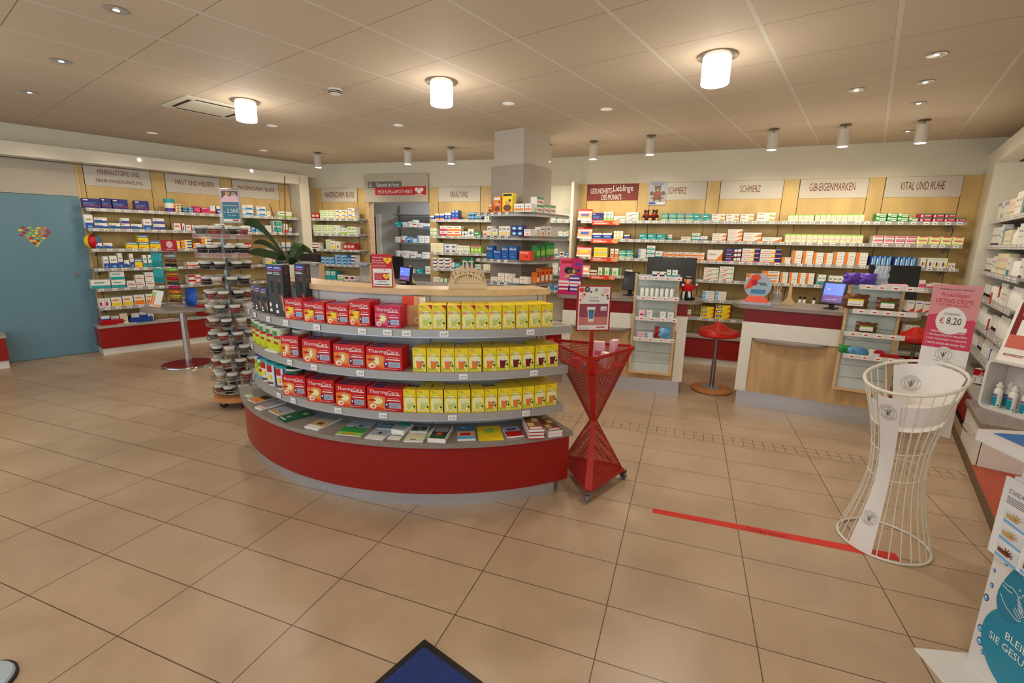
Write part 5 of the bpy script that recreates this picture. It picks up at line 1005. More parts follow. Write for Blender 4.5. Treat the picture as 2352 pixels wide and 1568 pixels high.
def desk_rack(X0,X1,Y0,Y1,p,hd,label,blue=False):
    fr=Fr((p.x,p.y),hd); u0,u1=fr.u(X0,0,1.3),fr.u(X1,0,1.3); um=(u0+u1)/2; w=(u1-u0)/2; zt=fr.z(Y0,um,0); t=thing('desk_rack',label,'rack',fr.pt(um,0,1.1006),math.radians(hd)); h=zt-1.1006
    sm=mat('rack_blue_grey',(150,160,178),.35,var=.02) if blue else ALU
    bx(-w,.0,0,w-.012,.008,h-.01,mat('rack_slats',(190,186,178),.4,var=.02)).build('slatted_back',t); bx(w-.011,-.05,0,w,.01,h-.012,WOODE).build('side_post',t); bx(-w,-.09,h-.008,w+.01,.01,h,sm).build('shelf',t); bx(-w,-.098,h-.024,w+.01,-.0905,h+.004,sm).build('price_rail',t)
    return t
desk_rack(684,742,601,648,Zp(715,643,1.1)+Vector((.0,.0,0)),-16,'small slatted rack with one shelf at the left end of the service desk')
desk_rack(826,858,603,648,Zp(842,650,1.1)+Vector((0,.12,0)),-18,'small blue-grey rack left of the red heart poster',True)
# wooden easel, back of a display
p=Zp(943,652,1.1); mb=MB(); mb.T=Matrix.Rotation(math.radians(-25),4,'Z')
mb.add([(-.07,0,0),(.09,0,0),(.05,0,.05),(.01,0,.2),(-.005,0,.2),(-.02,0,.06),(-.07,.018,0),(.09,.018,0),(.05,.018,.05),(.01,.018,.2),(-.005,.018,.2),(-.02,.018,.06)],[(0,1,2,3,4,5),(11,10,9,8,7,6)]+[(i,(i+1)%6+0 if False else (i+1)%6,6+(i+1)%6,6+i) for i in range(6)],WOODE); mb.build('wooden_easel',loc=p+Vector((0,-.02,.0006)),label='small wooden easel foot standing beside the blue screen',cat='easel')
# ================================================================ COUNTERS
def rack(fr,u0,u1,z0,z1,shelves,label,v=-.062):
    t=thing('display_rack',label,'rack',fr.pt((u0+u1)/2,v,0),fr.h); w=u1-u0; h=w/2
    bx(-h,0,z0,-h+.022,.04,z1,WOODE).build('side_post',t); bx(h-.022,0,z0,h,.04,z1,WOODE).build('side_post',t); bx(-h+.022,0,z0,h-.022,.04,z0+.022,WOODE).build('bottom_rail',t)
    mb=bx(-h+.022,.026,z0+.022,h-.022,.038,z1-.01,mat('rack_pale_back',(196,206,204),.3,var=.02)); k=z0+.12
    while k<z1-.05: mb.box(-h+.022,.0245,k,h-.022,.026,k+.003,DARK if False else INKG); k+=.115
    mb.build('slatted_back',t); out=[]
    for z,a,b_ in shelves:
        sh=bx(-h+a,-.125,-.006,h+b_,.024,0,GLASSY).build('glass_shelf',t,loc=(0,0,z)); rl=bx(-h+a+.01,-.132,-.026,h+b_,-.126,.014,ALU if False else mat('rack_rail',(214,210,206),.35,var=0)).build('price_rail',sh); 
        for q in range(4):
            x=-h+a+.07+q*(w-.12)/3
            if 'tagr' in _P: place(_P['tagr'],'price_tag',sh,(x,-.1322,0))
            else: mb=bx(-.022,-.0016,-.02,.022,0,.01,TAGW); mb.quad(-.012,-.012,.014,-.002,INKR,y=-.002); _P['tagr']=mb.build('price_tag',sh,loc=(x,-.1322,0)).data
        out.append(z)
    return t
def counter(fr,W,inset,lab,ext_l=.13,ext_r=.16):
    t=thing('sales_counter',lab,'counter',fr.pt(0,0,0),fr.h)
    bx(.02,.05,0,W-.02,.5,.155,SILV).build('kick_plate',t)
    mb=bx(0,.0,.157,inset[0],.5,.86,WHITE); mb.box(inset[1],0,.157,W,.5,.86,WHITE); mb.box(inset[0],0,inset[2],inset[1],.5,.86,WHITE); mb.build('white_carcass',t)
    bx(inset[0]+.001,.018,.158,inset[1]-.001,.5,inset[2]-.001,WOODF).build('wood_front',t)
    bx(.006,.004,.861,W-.006,.5,.986,REDD).build('red_band',t)
    pts=[]; y0,y1=-.015,.56; r=(y1-y0)/2
    for i in range(17): a=-PI/2+PI*i/16; pts.append((W+ext_r-r*.55+.55*r*math.cos(a),(y0+y1)/2+r*math.sin(a)))
    for i in range(17): a=PI/2+PI*i/16; pts.append((-ext_l+r*.55+.55*r*math.cos(a),(y0+y1)/2+r*math.sin(a)))
    MB().prism(pts,.987,1.022,GTOP).build('countertop',t,smooth=True,bevel=.004)
    return t
F2=Fr((.555,5.105),-9.0); F1h=5.0
_f1=Fr((.045,5.145),F1h); W1=-_f1.u(1291.8,0,.8)
F1=Fr(_f1.pt(-W1)[:2],F1h)
i1r=W1-.098; i1l=F1.uz(1311,750,0)[0]
c2=counter(F2,1.235,(.10,1.13,.705),'right sales counter with wood front, red band and grey oval top')
c1=counter(F1,W1,(i1l,i1r,.70),'left sales counter behind the red mesh basket, with red band')
def bagshelf(t,u0,u1,z):
    pts=[(u0,.017),(u1,.017)]+[(u1-(u1-u0)*i/12,-.10*math.sin(PI*i/12)**.6-.001) for i in range(1,12)]
    MB().prism(pts,z-.02,z,GTOP).build('bag_shelf',t,smooth=True)
bagshelf(c2,.10,.735,.703); bagshelf(c1,i1l,F1.uz(1447,754,0)[0],.70)
r2a,r2b=F2.uz(1916,850,-.03)[0],F2.uz(2053,780,-.03)[0]
def rz_(fr,X,Y): return fr.uz(X,Y,-.17)[1]
z2=[rz_(F2,2010,658)-.0,rz_(F2,2010,715),rz_(F2,1980,766),rz_(F2,2000,820)]
rack(F2,r2a,r2b+.01,.32,1.30,[(z2[0],.05,.09),(z2[1],.03,.08),(z2[2],.0,.03),(z2[3],.02,.08)],'wood-framed display rack with four glass shelves on the right sales counter')
r1a,r1b=F1.uz(1450,760,-.03)[0],F1.uz(1550,760,-.03)[0]
z1=[rz_(F1,1510,637),rz_(F1,1500,683),rz_(F1,1490,730),rz_(F1,1470,776)]
rack(F1,r1a,r1b,.23,1.29,[(z1[0],.03,.01),(z1[1],.02,.0),(z1[2],.02,.0),(z1[3],.02,-.02)],'wood-framed display rack with four glass shelves on the left sales counter')
# goods on the racks
class RR:  # item rows on a rack shelf
    pass
def rrow(fr,z,items,where,v=-.15): row(fr,v,z,items,where,dmax=.05)
rrow(F1,z1[0],[(1497,1513,1,1,13,'wnr'),(1514,1530,1,1,13,'wnr'),(1531,1541,1,1,18,'tealw'),(1543,1556,1,1,18,'tealw')],'top shelf, left counter rack')
for i in range(7):
    X=1474+i*11.3; p=F1.pt(F1.u(X,-.13,z1[1]),-.13,z1[1]+.0006)
    place(bottle_me(0),'bottle',None,p,F1.h+i,label='small white-capped teal bottle, %s from left, left counter rack'%ORD[i],cat='bottle',group='teal bottles on the rack').scale=(.75,.75,.72)
    MB().cyl(0,0,.022,.06,.0248,pc('T'),n=14).build('teal_label',bpy.context.scene.objects[-1] if False else None) if False else None
rrow(F1,z1[2],[(1466,1481,1,1,17,'pinkbx'),(1484,1498,1,1,17,'plain'),(1515,1529,1,1,15,'plain'),(1532,1547,1,1,14,'plain')],'third shelf, left counter rack')
rrow(F1,z1[3],[(1463,1481,1,2,12,'pinkbx'),(1483,1499,1,2,12,'wblur')],'bottom shelf, left counter rack')
def bag(loc,rz,w,h,d,col,label,lab=None,name='snack_bag',tilt=0,shiny=.25,group=None):
    mb=MB(); m_=mat('foil_'+col.lower(),PAL[col],shiny,.25,var=.35,scale=28,bump=1.0); n=8; vs=[];
    for j in range(n+1):
        f=j/n
        for i in range(n+1):
            g=i/n; b_=(math.sin(PI*g)*math.sin(PI*f))**.6*d/2 if 0<g<1 and 0<f<1 else 0
            b_*=1+.25*math.sin(i*2.7+j*1.9); vs.append((-w/2+g*w+.006*math.sin(j*2.1),-b_,f*h+.004*math.sin(i*1.7)))
    N=(n+1)**2; vs+= [(x,-y,z) for x,y,z in vs]; fs=[]
    for j in range(n):
        for i in range(n):
            a=j*(n+1)+i; fs.append((a,a+1,a+n+2,a+n+1)); fs.append((N+a,N+a+n+1,N+a+n+2,N+a+1))
    zm=min(v[2] for v in vs); vs=[(x,y,z-zm) for x,y,z in vs]; mb.add(vs,fs,m_)
    if lab: mb.quad(-w*.32,h*.25,w*.3,h*.7,pc('W'),y=-d/2-.006); mb.quad(-w*.32,h*.6,w*.3,h*.7,pc(lab),y=-d/2-.0065); mb.quad(-w*.25,h*.35,w*.2,h*.38,INKG,y=-d/2-.0065)
    o=mb.build(name,loc=loc,rz=rz,smooth=True,label=label,cat='bag',group=group); o.rotation_euler=(tilt,0,rz); return o
def onr(fr,X,z,v=-.12): return fr.pt(fr.u(X,v,z),v,z+.0008)
bag(onr(F1,1524,z1[3]),F1.h+.1,.12,.12,.05,'LB','blue and silver foil bag on the bottom shelf, left counter rack'); bag(onr(F1,1508,z1[3]),F1.h-.3,.05,.12,.03,'R','narrow red bag beside the blue foil bag')
bag(onr(F2,1955,z2[0]),F2.h+.1,.13,.10,.05,'PU','left shiny violet sweets bag on the top of the right rack',group='violet sweets bags'); bag(onr(F2,1988,z2[0]),F2.h-.1,.13,.10,.05,'PU','right shiny violet sweets bag on the top of the right rack',group='violet sweets bags')
for i,X in enumerate((2011,2020,2029)): bag(onr(F2,X,z2[0],-.1),F2.h,.05,.17,.02,'SI','slim clear blister bag, %s from left, top of right rack'%ORD[i],group='slim blister bags')
mb=bx(-.09,-.04,0,.09,.05,.02,pc('LP')); mb.build('flat_carton',loc=onr(F2,2052,z2[0],-.08),rz=F2.h,label='flat pink carton on the top shelf of the right rack',cat='box')
mb=bx(-.055,-.03,0,.055,.03,.022,pc('W')); mb.box(-.055,-.03,.0,.055,.03,.006,pc('K')); mb.build('soap_dish',loc=onr(F2,2062,z2[0],-.1)+Vector((.02,-.03,.0)),rz=F2.h,label='white rounded dish beside the flat pink carton',cat='dish') if False else None
bag(onr(F2,1962,z2[1]),F2.h,.18,.13,.05,'BR','brown dried fruit bag with label, left on second shelf','Y'); bag(onr(F2,2035,z2[1]),F2.h,.15,.11,.05,'BR','brown nut bag with slanted label, right on second shelf','G',tilt=-.15)
bag(onr(F2,1987,z2[2]),F2.h,.15,.09,.05,'BR','small brown dried fruit bag alone on third shelf','LG')
mb=bx(-.05,-.03,0,.05,.03,.006,pc('LY')); mb.build('product_card',loc=onr(F2,2001,z2[1],-.12),rz=F2.h,label='small cream card between the two brown bags',cat='card')
bag(onr(F2,1937,z2[3]),F2.h,.08,.07,.03,'G','green and white sweets bag on bottom shelf of right rack'); bag(onr(F2,1958,z2[3]),F2.h,.1,.06,.03,'LB','pale blue blister pack on bottom shelf of right rack')
mb=MB(); mb.lathe([(.001,0),(.05,.005),(.055,.03),(.03,.055),(.001,.06)],pc('SB'),n=20,sy=.5); mb.build('soap_case',loc=onr(F2,1978,z2[3]),rz=F2.h,smooth=True,label='round blue case on bottom shelf of right rack',cat='case')
mb=bx(-.04,-.01,0,.04,.01,.06,pc('W')); mb.poly([(-.075,0),(-.04,0),(-.04,.05)],pc('O'),y=-.011); mb.build('blister_card',loc=onr(F2,2006,z2[3]),rz=F2.h,label='orange and white blister card beside the blue case',cat='card')
mb=MB(); mb.prism([(-.09,-.01),(.09,-.01),(.09,.01),(-.09,.01)],0,.03,pc('R')); mb.add([(-.09,-.012,.03),(.0,-.012,.03),(-.03,-.012,.06),(-.07,-.012,.062),(-.09,-.012,.05)],[(0,1,2,3,4)],pc('R')); mb.build('red_pouch',loc=onr(F2,2034,z2[3]),rz=F2.h,label='long red pouch at the right end of the bottom rack shelf',cat='pouch')
# on the counter tops
ZK=1.0226
def back_monitor(fr,X0,X1,Ytop,Ybot,v,label,lean=.12):
    um=(fr.u(X0,v,1.2)+fr.u(X1,v,1.2))/2; w=fr.u(X1,v,1.3)-fr.u(X0,v,1.3); zt=fr.z(Ytop,um,v); zb=max(ZK+.05,fr.z(Ybot,um,v))
    t=thing('monitor',label,'monitor',fr.pt(um,v,ZK),fr.h); bx(-.14,-.02,0,.14,.2,.012,BLACK).build('foot',t,bevel=.003); bx(-.03,.03,.012,.03,.06,(zt+zb)/2-ZK,BLACK).build('stand',t)
    h=zt-zb; mb=MB(); mb.add([(-w/2+lean*.5*0,0,0),(w/2,0,0),(w/2,.03,0),(-w/2,.03,0),(-w/2,0,h),(w/2,0,h),(w/2,.03,h),(-w/2,.03,h)],[(0,3,2,1),(4,5,6,7),(0,1,5,4),(1,2,6,5),(2,3,7,6),(3,0,4,7)],BLACK)
    o=mb.build('screen_housing',t,loc=(0,-.0,zb-ZK),bevel=.004); o.rotation_euler=(-.18,0,0); return t
back_monitor(F1,1484,1598,590,658,.36,'large black monitor seen from behind on the left sales counter')
back_monitor(F2,1988,2108,608,685,.36,'large black monitor seen from behind on the right sales counter')
screen(F1.pt(F1.u(1445,.30,ZK),.30,ZK+.0004),F1.h-.5,.17,.21,-.25,'black tablet stand with dark screen left of the rack',SCD,stand=.05,name='tablet_stand')
screen(F2.pt(F2.u(1908,.22,ZK),.22,ZK+.0004),F2.h-.35,.20,.22,-.3,'tablet stand with blue screen left of the right rack',SCB,bez=.02,stand=.035,name='tablet_stand')
# round acrylic sign
p=F2.pt(F2.u(1735,.08,ZK),.09,ZK+.0005); t=thing('round_sign','round frosted sign on red foot on the right sales counter','sign',p,F2.h)
bx(-.135,-.05,0,.135,.07,.025,pc('SI')).build('base_plate',t,bevel=.003); MB().add([(-.115,-.03,.025),(.115,-.03,.025),(.115,.04,.025),(-.115,.04,.025),(-.07,-.005,.085),(.07,-.005,.085),(.07,.02,.085),(-.07,.02,.085)],[(0,3,2,1),(4,5,6,7),(0,1,5,4),(1,2,6,5),(2,3,7,6),(3,0,4,7)],pc('RO')) 
mb=MB(); mb.add([(-.115,-.03,.0255),(.115,-.03,.0255),(.115,.04,.0255),(-.115,.04,.0255),(-.07,-.005,.085),(.07,-.005,.085),(.07,.02,.085),(-.07,.02,.085)],[(0,3,2,1),(4,5,6,7),(0,1,5,4),(1,2,6,5),(2,3,7,6),(3,0,4,7)],pc('RO')); mb.build('red_foot',t)
AC=mat('frosted_disc',(176,196,214),.2,var=.05,alpha=.75); mb=MB(); mb.T=Matrix.Translation((0,.008,.185))@Matrix.Rotation(PI/2,4,'X'); mb.cyl(0,0,-.006,.006,.12,AC,n=40); mb.T=Matrix.Identity(4)
mb.poly([(-.112,.15),(-.056,.29),(.0,.298),(.024,.262),(-.024,.222),(-.048,.174),(-.088,.15)],pc('RO'),y=-.0005); mb.oval(-.032,.215,.028,.028,pc('R'),y=-.001); mb.quad(.0,.21,.072,.216,INKK,y=-.001); mb.quad(.016,.194,.08,.2,INKK,y=-.001); mb.quad(-.056,.11,.072,.15,pc('SB'),y=-.001); mb.build('disc',t)
# brush jar
p=F2.pt(F2.u(1782,.24,ZK),.24,ZK+.0004); t=thing('brush_jar','glass jar with brushes and swabs on the right sales counter','jar',p); MB().lathe([(.038,0),(.04,.004),(.04,.12),(.036,.125),(.001,.125)],CLEAR,n=20).build('glass_jar',t,smooth=True); MB().cyl(0,0,.055,.105,.037,pc('BR')).build('brown_filling',t); mb=MB()
for i in range(7): a=i*.9; mb.tube([(.01*math.cos(a),.01*math.sin(a),.02),(.035*math.cos(a),.03*math.sin(a),.19+.01*(i%3))],.003,pc('W' if i%2 else 'TN'),5)
mb.build('swabs',t)
p=F2.pt(F2.u(1806,.26,ZK),.26,ZK+.0004); mb=MB(); mb.add([(-.05,0,0),(.06,0,0),(.065,0,.03),(.035,0,.07),(.03,0,.2),(.005,0,.2),(.0,0,.07),(-.045,0,.015),(-.05,.02,0),(.06,.02,0),(.065,.02,.03),(.035,.02,.07),(.03,.02,.2),(.005,.02,.2),(0,.02,.07),(-.045,.02,.015)],[tuple(range(8)),tuple(range(15,7,-1))]+[(i,8+i,8+(i+1)%8,(i+1)%8) for i in range(8)],WOODE); mb.build('wooden_easel',loc=p,rz=F2.h,label='wooden easel foot beside the brush jar',cat='easel')
# ostrich-like clown soft toy
p=F1.pt(W1-.02,.12,ZK); t=thing('soft_toy','red, black and white soft toy clown sitting at the left counter end','toy',p,F1.h+.6)
RF=mat('plush_red',(200,20,24),.85,var=.1,scale=40,bump=.3); WF=mat('plush_white',(232,228,222),.85,var=.05); KF=mat('plush_black',(24,22,24),.85,var=.1); SF=mat('plush_skin',(232,180,150),.8); OF=mat('plush_orange',(226,130,40),.9,var=.2,scale=50)
mb=MB(); mb.lathe([(.05,0),(.062,.02),(.06,.06),(.05,.095),(.001,.1)],WF,n=24); 
for i in range(len(mb.mi)): mb.mi[i]=mb.m(KF if (i//2)%2 and i>=0 else WF)
mb.build('striped_trousers',t,smooth=True); MB().lathe([(.048,.085),(.062,.11),(.056,.145),(.03,.165),(.001,.17)],RF,n=20).build('red_jacket',t,smooth=True)
mb=MB(); mb.ball((0,-.005,.195),.034,SF,sz=1.1); mb.ball((.0,-.04,.19),.009,pc('R')); mb.ball((-.012,-.032,.205),.004,BLACK); mb.ball((.012,-.032,.205),.004,BLACK); mb.build('head',t,smooth=True); mb=MB(); mb.ball((-.03,0,.2),.02,OF); mb.ball((.03,.004,.2),.018,OF); mb.ball((0,.02,.2),.026,OF); mb.build('hair',t,smooth=True)
mb=MB(); mb.lathe([(.04,.222),(.04,.228),(.027,.229),(.026,.236),(.026,.244),(.001,.247)],BLACK,n=20,mats=[BLACK,BLACK,BLACK,WF,BLACK]); mb.build('hat',t,smooth=True); mb=MB()
for q in (-1,1): mb.tube([(q*.05,0,.14),(q*.075,-.02,.13),(q*.085,-.03,.15)],.014,RF,8); mb.ball((q*.087,-.032,.158),.014,WF); mb.ball((q*.03,-.055,.018),.024,KF,sy=1.3,sz=.7)
mb.build('arms_and_feet',t,smooth=True)
# card terminals and small things
bx(-.03,-.04,0,.03,.04,.02,BLACK).build('card_terminal',loc=F1.pt(W1-.18,.2,ZK),rz=F1.h,bevel=.004,label='small black card terminal beside the soft toy',cat='terminal')
MB().lathe([(.018,0),(.018,.07),(.001,.07)],mat('tumbler_glass',(180,190,190),.1,var=0,alpha=.6),n=16).build('tumbler',loc=F1.pt(W1-.1,.1,ZK),label='small grey tumbler in front of the soft toy',cat='cup',smooth=True)
bx(-.1,-.06,0,.1,.06,.006,BLACK).build('tray',loc=F2.pt(1.23,.12,ZK),rz=F2.h,label='flat black tray at the right end of the right counter',cat='tray')
# price labels box and receipt printer behind
# bottles on ledge behind C2 etc
for i,(X,h) in enumerate([(1836,.09),(1846,.09),(1868,.07)]):
    u=FC.u(X,-.2,1.137-.25); place(bottle_me(5),'dropper_bottle',None,FC.pt(u,-.2,ZS[4]+.0006),0,label='dark dropper bottle, %s from left, behind the right counter'%ORD[i],cat='bottle',group='dropper bottles').scale=(.9,.9,.75)
# pink promotional display on the left counter end
u=F1.uz(1308,640,.16); a=F1.u(1284,.14,1.3); b_=F1.u(1337,.14,1.3); zt=F1.z(593,(a+b_)/2,.14); w=b_-a
t=thing('promotion_display','tall pink cardboard display with two women and stacked cartons','display',F1.pt((a+b_)/2,.14,ZK),F1.h); H=zt-ZK
mb=bx(-w/2,.06,0,w/2,.066,H,pc('P')); mb.quad(.0,H*.0,w/2,H,pc('M'),y=.0594); mb.poly([(-w/2,H*.45),(0,H*.45),(w*.0,H),(-w/2,H)],pc('P'),y=.0592); mb.quad(-w*.45,H*.85,w*.05,H*.93,pc('R'),y=.059); mb.quad(w*.18,H*.8,w*.48,H*.87,pc('PU'),y=.059)
mb.oval(-.1*w,H*.65,w*.2,H*.1,pc('K'),y=.0588); mb.oval(.17*w,H*.64,w*.13,H*.08,pc('BR'),y=.0587); mb.oval(-.06*w,H*.63,w*.08,H*.06,pc('BR'),y=.0585); mb.oval(.12*w,H*.63,w*.07,H*.055,pc('TN'),y=.0584); mb.poly([(-w*.35,H*.45),(w*.3,H*.45),(w*.25,H*.53),(w*.05,H*.57),(-w*.15,H*.55)],pc('SK'),y=.0583); mb.oval(w*.33,H*.66,w*.07,H*.035,pc('N'),y=.0584); mb.build('printed_back_card',t)
bx(-w/2,-.06,0,w/2,.058,.03,pc('M')).build('tray',t)
for i,(x,z_,c,wd) in enumerate([(-.24,.03,'M','crimson'),(-.24,.09,'W','white'),(.24,.03,'PU','violet'),(.24,.09,'W','white'),(.22,.15,'PU','violet')]):
    mb=bx(-w*.22,-.05,0,w*.22,.05,.055,pc(c)); mb.quad(-w*.2,.02,w*.2,.036,pc('P' if c=='W' else 'W'),y=-.0506); mb.build('carton',loc=F1.pt((a+b_)/2+x*w,.14,ZK+z_+.001+.0006*i*0),rz=F1.h,label='%s carton in the pink display, %s'%(wd,['bottom left','upper left','bottom right','middle right','top right'][i]),cat='box',group='cartons in the pink display')
# small goods at the left of counter one
row(F1,.12,.62,[],'x')
# ================================================================ STOOLS
def stool(loc,label,rz=0):
    t=thing('saddle_stool',label,'stool',loc,rz); WB=mat('beech_base',(196,130,78),.4,var=.12,scale=6)
    MB().lathe([(.2,0),(.215,.008),(.215,.022),(.2,.035),(.001,.04)],WB,n=40).build('base',t,smooth=True); MB().cyl(0,0,.0395,.044,.1,SILV).build('base_plate',t)
    MB().cyl(0,0,.044,.33,.024,STEEL).build('lower_column',t,smooth=True); MB().cyl(0,0,.33,.60,.017,STEEL).build('gas_lift',t,smooth=True)
    MB().tube([(.13*math.cos(a_*PI/12),.13*math.sin(a_*PI/12),.612) for a_ in range(24)],.007,BLACK,6,True).build('lever_ring',t,smooth=True); MB().cyl(0,0,.59,.62,.05,BLACK).build('mount',t)
    mb=MB(); n=40; vs=[];rings=[(.001,0),(.25,0),(.5,0),(.75,0),(.93,0),(1,.35),(1,.75),(.93,1),(.5,1),(.001,1)]; 
    for (q,s_) in rings:
        for i in range(n):
            a=2*PI*i/n; r=.215*q*(1+.06*math.cos(3*a)); dome=.10*math.exp(-(q/.42)**2)+.012*math.cos(3*a)*q
            z=.68+dome if s_==0 else (.68+dome)*(1-s_)+s_*.622
            if s_==1: z=.622
            vs.append((r*math.cos(a),r*math.sin(a),z))
    fs=[]
    for k in range(len(rings)-1):
        for i in range(n): j=(i+1)%n; fs.append((k*n+i,(k+1)*n+i,(k+1)*n+j,k*n+j))
    mb.add(vs,fs,mat('stool_red_leather',(206,30,20),.38,var=.04)); mb.build('seat',t,smooth=True); return t
stool((.367,5.526,0),'red saddle stool with wooden disc base between the two sales counters')
p=Zp(2108,754,.76); stool((p.x,p.y,0),'red saddle stool behind the right end of the right counter')
# ================================================================ BISTRO TABLE WITH RACK
TB=Vector((-5.74,3.95,0)); t=thing('bistro_table','round grey-topped bistro table with chrome pillar and red round base','table',TB)
MB().lathe([(.28,0),(.285,.006),(.28,.018),(.26,.021),(.001,.022)],CHROME,n=48,mats=[CHROME,CHROME,CHROME,REDD,REDD]).build('base',t,smooth=True)
MB().cyl(0,0,.0225,.70,.038,CHROME,n=28).build('pillar',t,smooth=True); MB().lathe([(.39,.70),(.405,.705),(.405,.725),(.40,.73),(.001,.73)],GTOP,n=56).build('tabletop',t,smooth=True)
rt_=math.atan2(_r.y,_r.x); ZB=.7306
R0=TB+Vector((-.12,.08,0)); t=thing('snack_rack','clear snack rack with red header card on the bistro table','rack',(R0.x,R0.y,ZB),rt_-.15)
bx(-.14,-.1,0,.14,.1,.01,CLEAR).build('base',t); bx(-.006,-.0,.01,.006,.01,.68,STEEL).build('post',t); 
mb=bx(-.17,-.005,.655,.05,-.001,.79,pc('R')); mb.oval(-.05,.735,.045,.04,pc('LP'),y=-.0056); mb.quad(-.1,.675,.0,.68,INKW,y=-.0058); mb.build('header_card',t)
mb=MB()
for z_ in (.12,.26,.40,.54,.64): mb.tube([(-.1,-.09,z_),(.1,-.09,z_),(.1,.05,z_),(-.1,.05,z_)],.003,STEEL,5,True)
for q in ((-.1,-.09),(.1,-.09),(.1,.05),(-.1,.05)): mb.tube([(q[0],q[1],.01),(q[0],q[1],.65)],.003,STEEL,5)
mb.build('wire_frame',t)
fr=Fr((R0.x,R0.y),math.degrees(rt_-.15))
cl=['SI','BR','K','LG','O','R','DK','M','O','Y','BR']; 
for i,c in enumerate(cl):
    z_=ZB+.60-i*.054; mb=MB(); mb.T=Matrix.Rotation(PI/2,4,'Y'); mb.lathe([(.002,-.085),(.018,-.07),(.02,0),(.018,.07),(.002,.085)],mat('foil_'+c.lower(),PAL[c],.25,.25,var=.35,scale=28,bump=1.0),n=12); mb.T=Matrix.Identity(4)
    mb.build('snack_roll',loc=fr.pt(.0,-.065,z_),rz=fr.h,smooth=True,label='%s wrapped snack roll, %s from top of the rack'%({'SI':'silver','BR':'brown','K':'black','LG':'lime','O':'orange','R':'red','DK':'dark','M':'crimson','Y':'yellow'}[c],ORD[i]),cat='snack',group='snack rolls on the rack')
for j,zq in enumerate((.46,.27)):
    for i in range(3): bag(fr.pt(-.27+i*.055,-.03-.01*i,ZB+zq),fr.h+.2,.055,.17,.03,'T','teal hanging snack bag, %s from left, %s row of rack'%(ORD[i],['upper','lower'][j]),group='teal bags on the rack')
bag(fr.pt(.21,-.08,ZB),fr.h-.2,.20,.22,.07,'B','big crinkled blue bag leaning beside the snack rack',tilt=-.12)
for i,c in enumerate(('W','Y')):
    mb=bx(-.055,-.001-.001*i,0,.055,.004,.2,pc('W')); mb.quad(-.05,.12,-.03,.18,pc('LG'),y=-.0025); mb.quad(-.05,.02,-.03,.12,pc('O'),y=-.0025); mb.quad(-.02,.01,.05,.03,pc('SK'),y=-.0025)
    o=mb.build('brochure',loc=fr.pt(-.19+.05*i,-.20-.02*i,ZB+.0006),rz=fr.h+.1,label='pale brochure leaning in front of the rack, %s one'%['left','right'][i],cat='brochure',group='brochures at the snack rack'); o.rotation_euler=(-.35,.1,fr.h+.1)
MB().lathe([(.001,0),(.09,.004),(.1,.02),(.095,.02),(.001,.01)],pc('R'),n=28,sy=.7).build('red_dish',loc=fr.pt(.33,-.05,ZB),smooth=True,label='flat red dish at the right edge of the bistro table',cat='dish')
# ================================================================ CANDY SPINNER
SPc=Vector((-3.93,3.15,0)); t=thing('spinner_stand','tall spinner stand with round wire tiers on a wooden wheeled base','display',SPc,rt_)
MB().lathe([(.20,.075),(.21,.08),(.21,.115),(.2,.12),(.001,.12)],mat('beech_base',(196,130,78),.4),n=40).build('wooden_base',t,smooth=True)
for i in range(4): a=PI/4+i*PI/2; mb=MB(); mb.T=Matrix.Translation((.14*math.cos(a),.14*math.sin(a),.032))@Matrix.Rotation(PI/2,4,'X'); mb.cyl(0,0,-.012,.012,.032,RUB,n=18); mb.T=Matrix.Identity(4); mb.box(.14*math.cos(a)-.012,.14*math.sin(a)-.016,.034,.14*math.cos(a)+.012,.14*math.sin(a)+.016,.0745,STEEL); mb.build('castor',t)
MB().cyl(0,0,.1205,1.68,.022,STEEL).build('pole',t,smooth=True)
TZ=[.165,.29,.415,.54,.665,.79,.915,1.04,1.165,1.30,1.44,1.60]
tub=None
for k,z_ in enumerate(TZ):
    r_=.21 if k<9 else .225
    mb=MB(); mb.tube([(r_*math.cos(2*PI*i/28),r_*math.sin(2*PI*i/28),z_) for i in range(28)],.0035,STEEL,5,True); mb.tube([(r_*math.cos(2*PI*i/28),r_*math.sin(2*PI*i/28),z_+.03) for i in range(28)],.003,STEEL,5,True)
    for i in range(8): a=2*PI*i/8; mb.tube([(.022*math.cos(a),.022*math.sin(a),z_),(r_*math.cos(a),r_*math.sin(a),z_),(r_*math.cos(a),r_*math.sin(a),z_+.03)],.0025,STEEL,5)
    mb.lathe([(.03,z_-.002),(r_-.004,z_-.002),(r_-.004,z_-.001),(.03,z_-.001)],CLEAR,n=28); mb.build('wire_tier',t,smooth=True)
    if k in (10,11):
        mb=MB()
        for q in (-66,-4,56):
            s_='ZUCKERFREI'; vs,fs,a0,a1,b0,b1=text_mesh(s_); V=[]
            for v in vs:
                an=math.radians(q-90+(v[0]-a0)/(a1-a0)*48); V.append(((r_+.006)*math.cos(an),(r_+.006)*math.sin(an),z_-.03+(v[1]-b0)/(b1-b0)*.022))
            mb.add(V,fs,pc('R'))
        mb.build('red_lettering',t); MB().lathe([(r_+.001,z_-.04),(r_+.003,z_+.0)],CLEAR,n=40).build('clear_band',t)
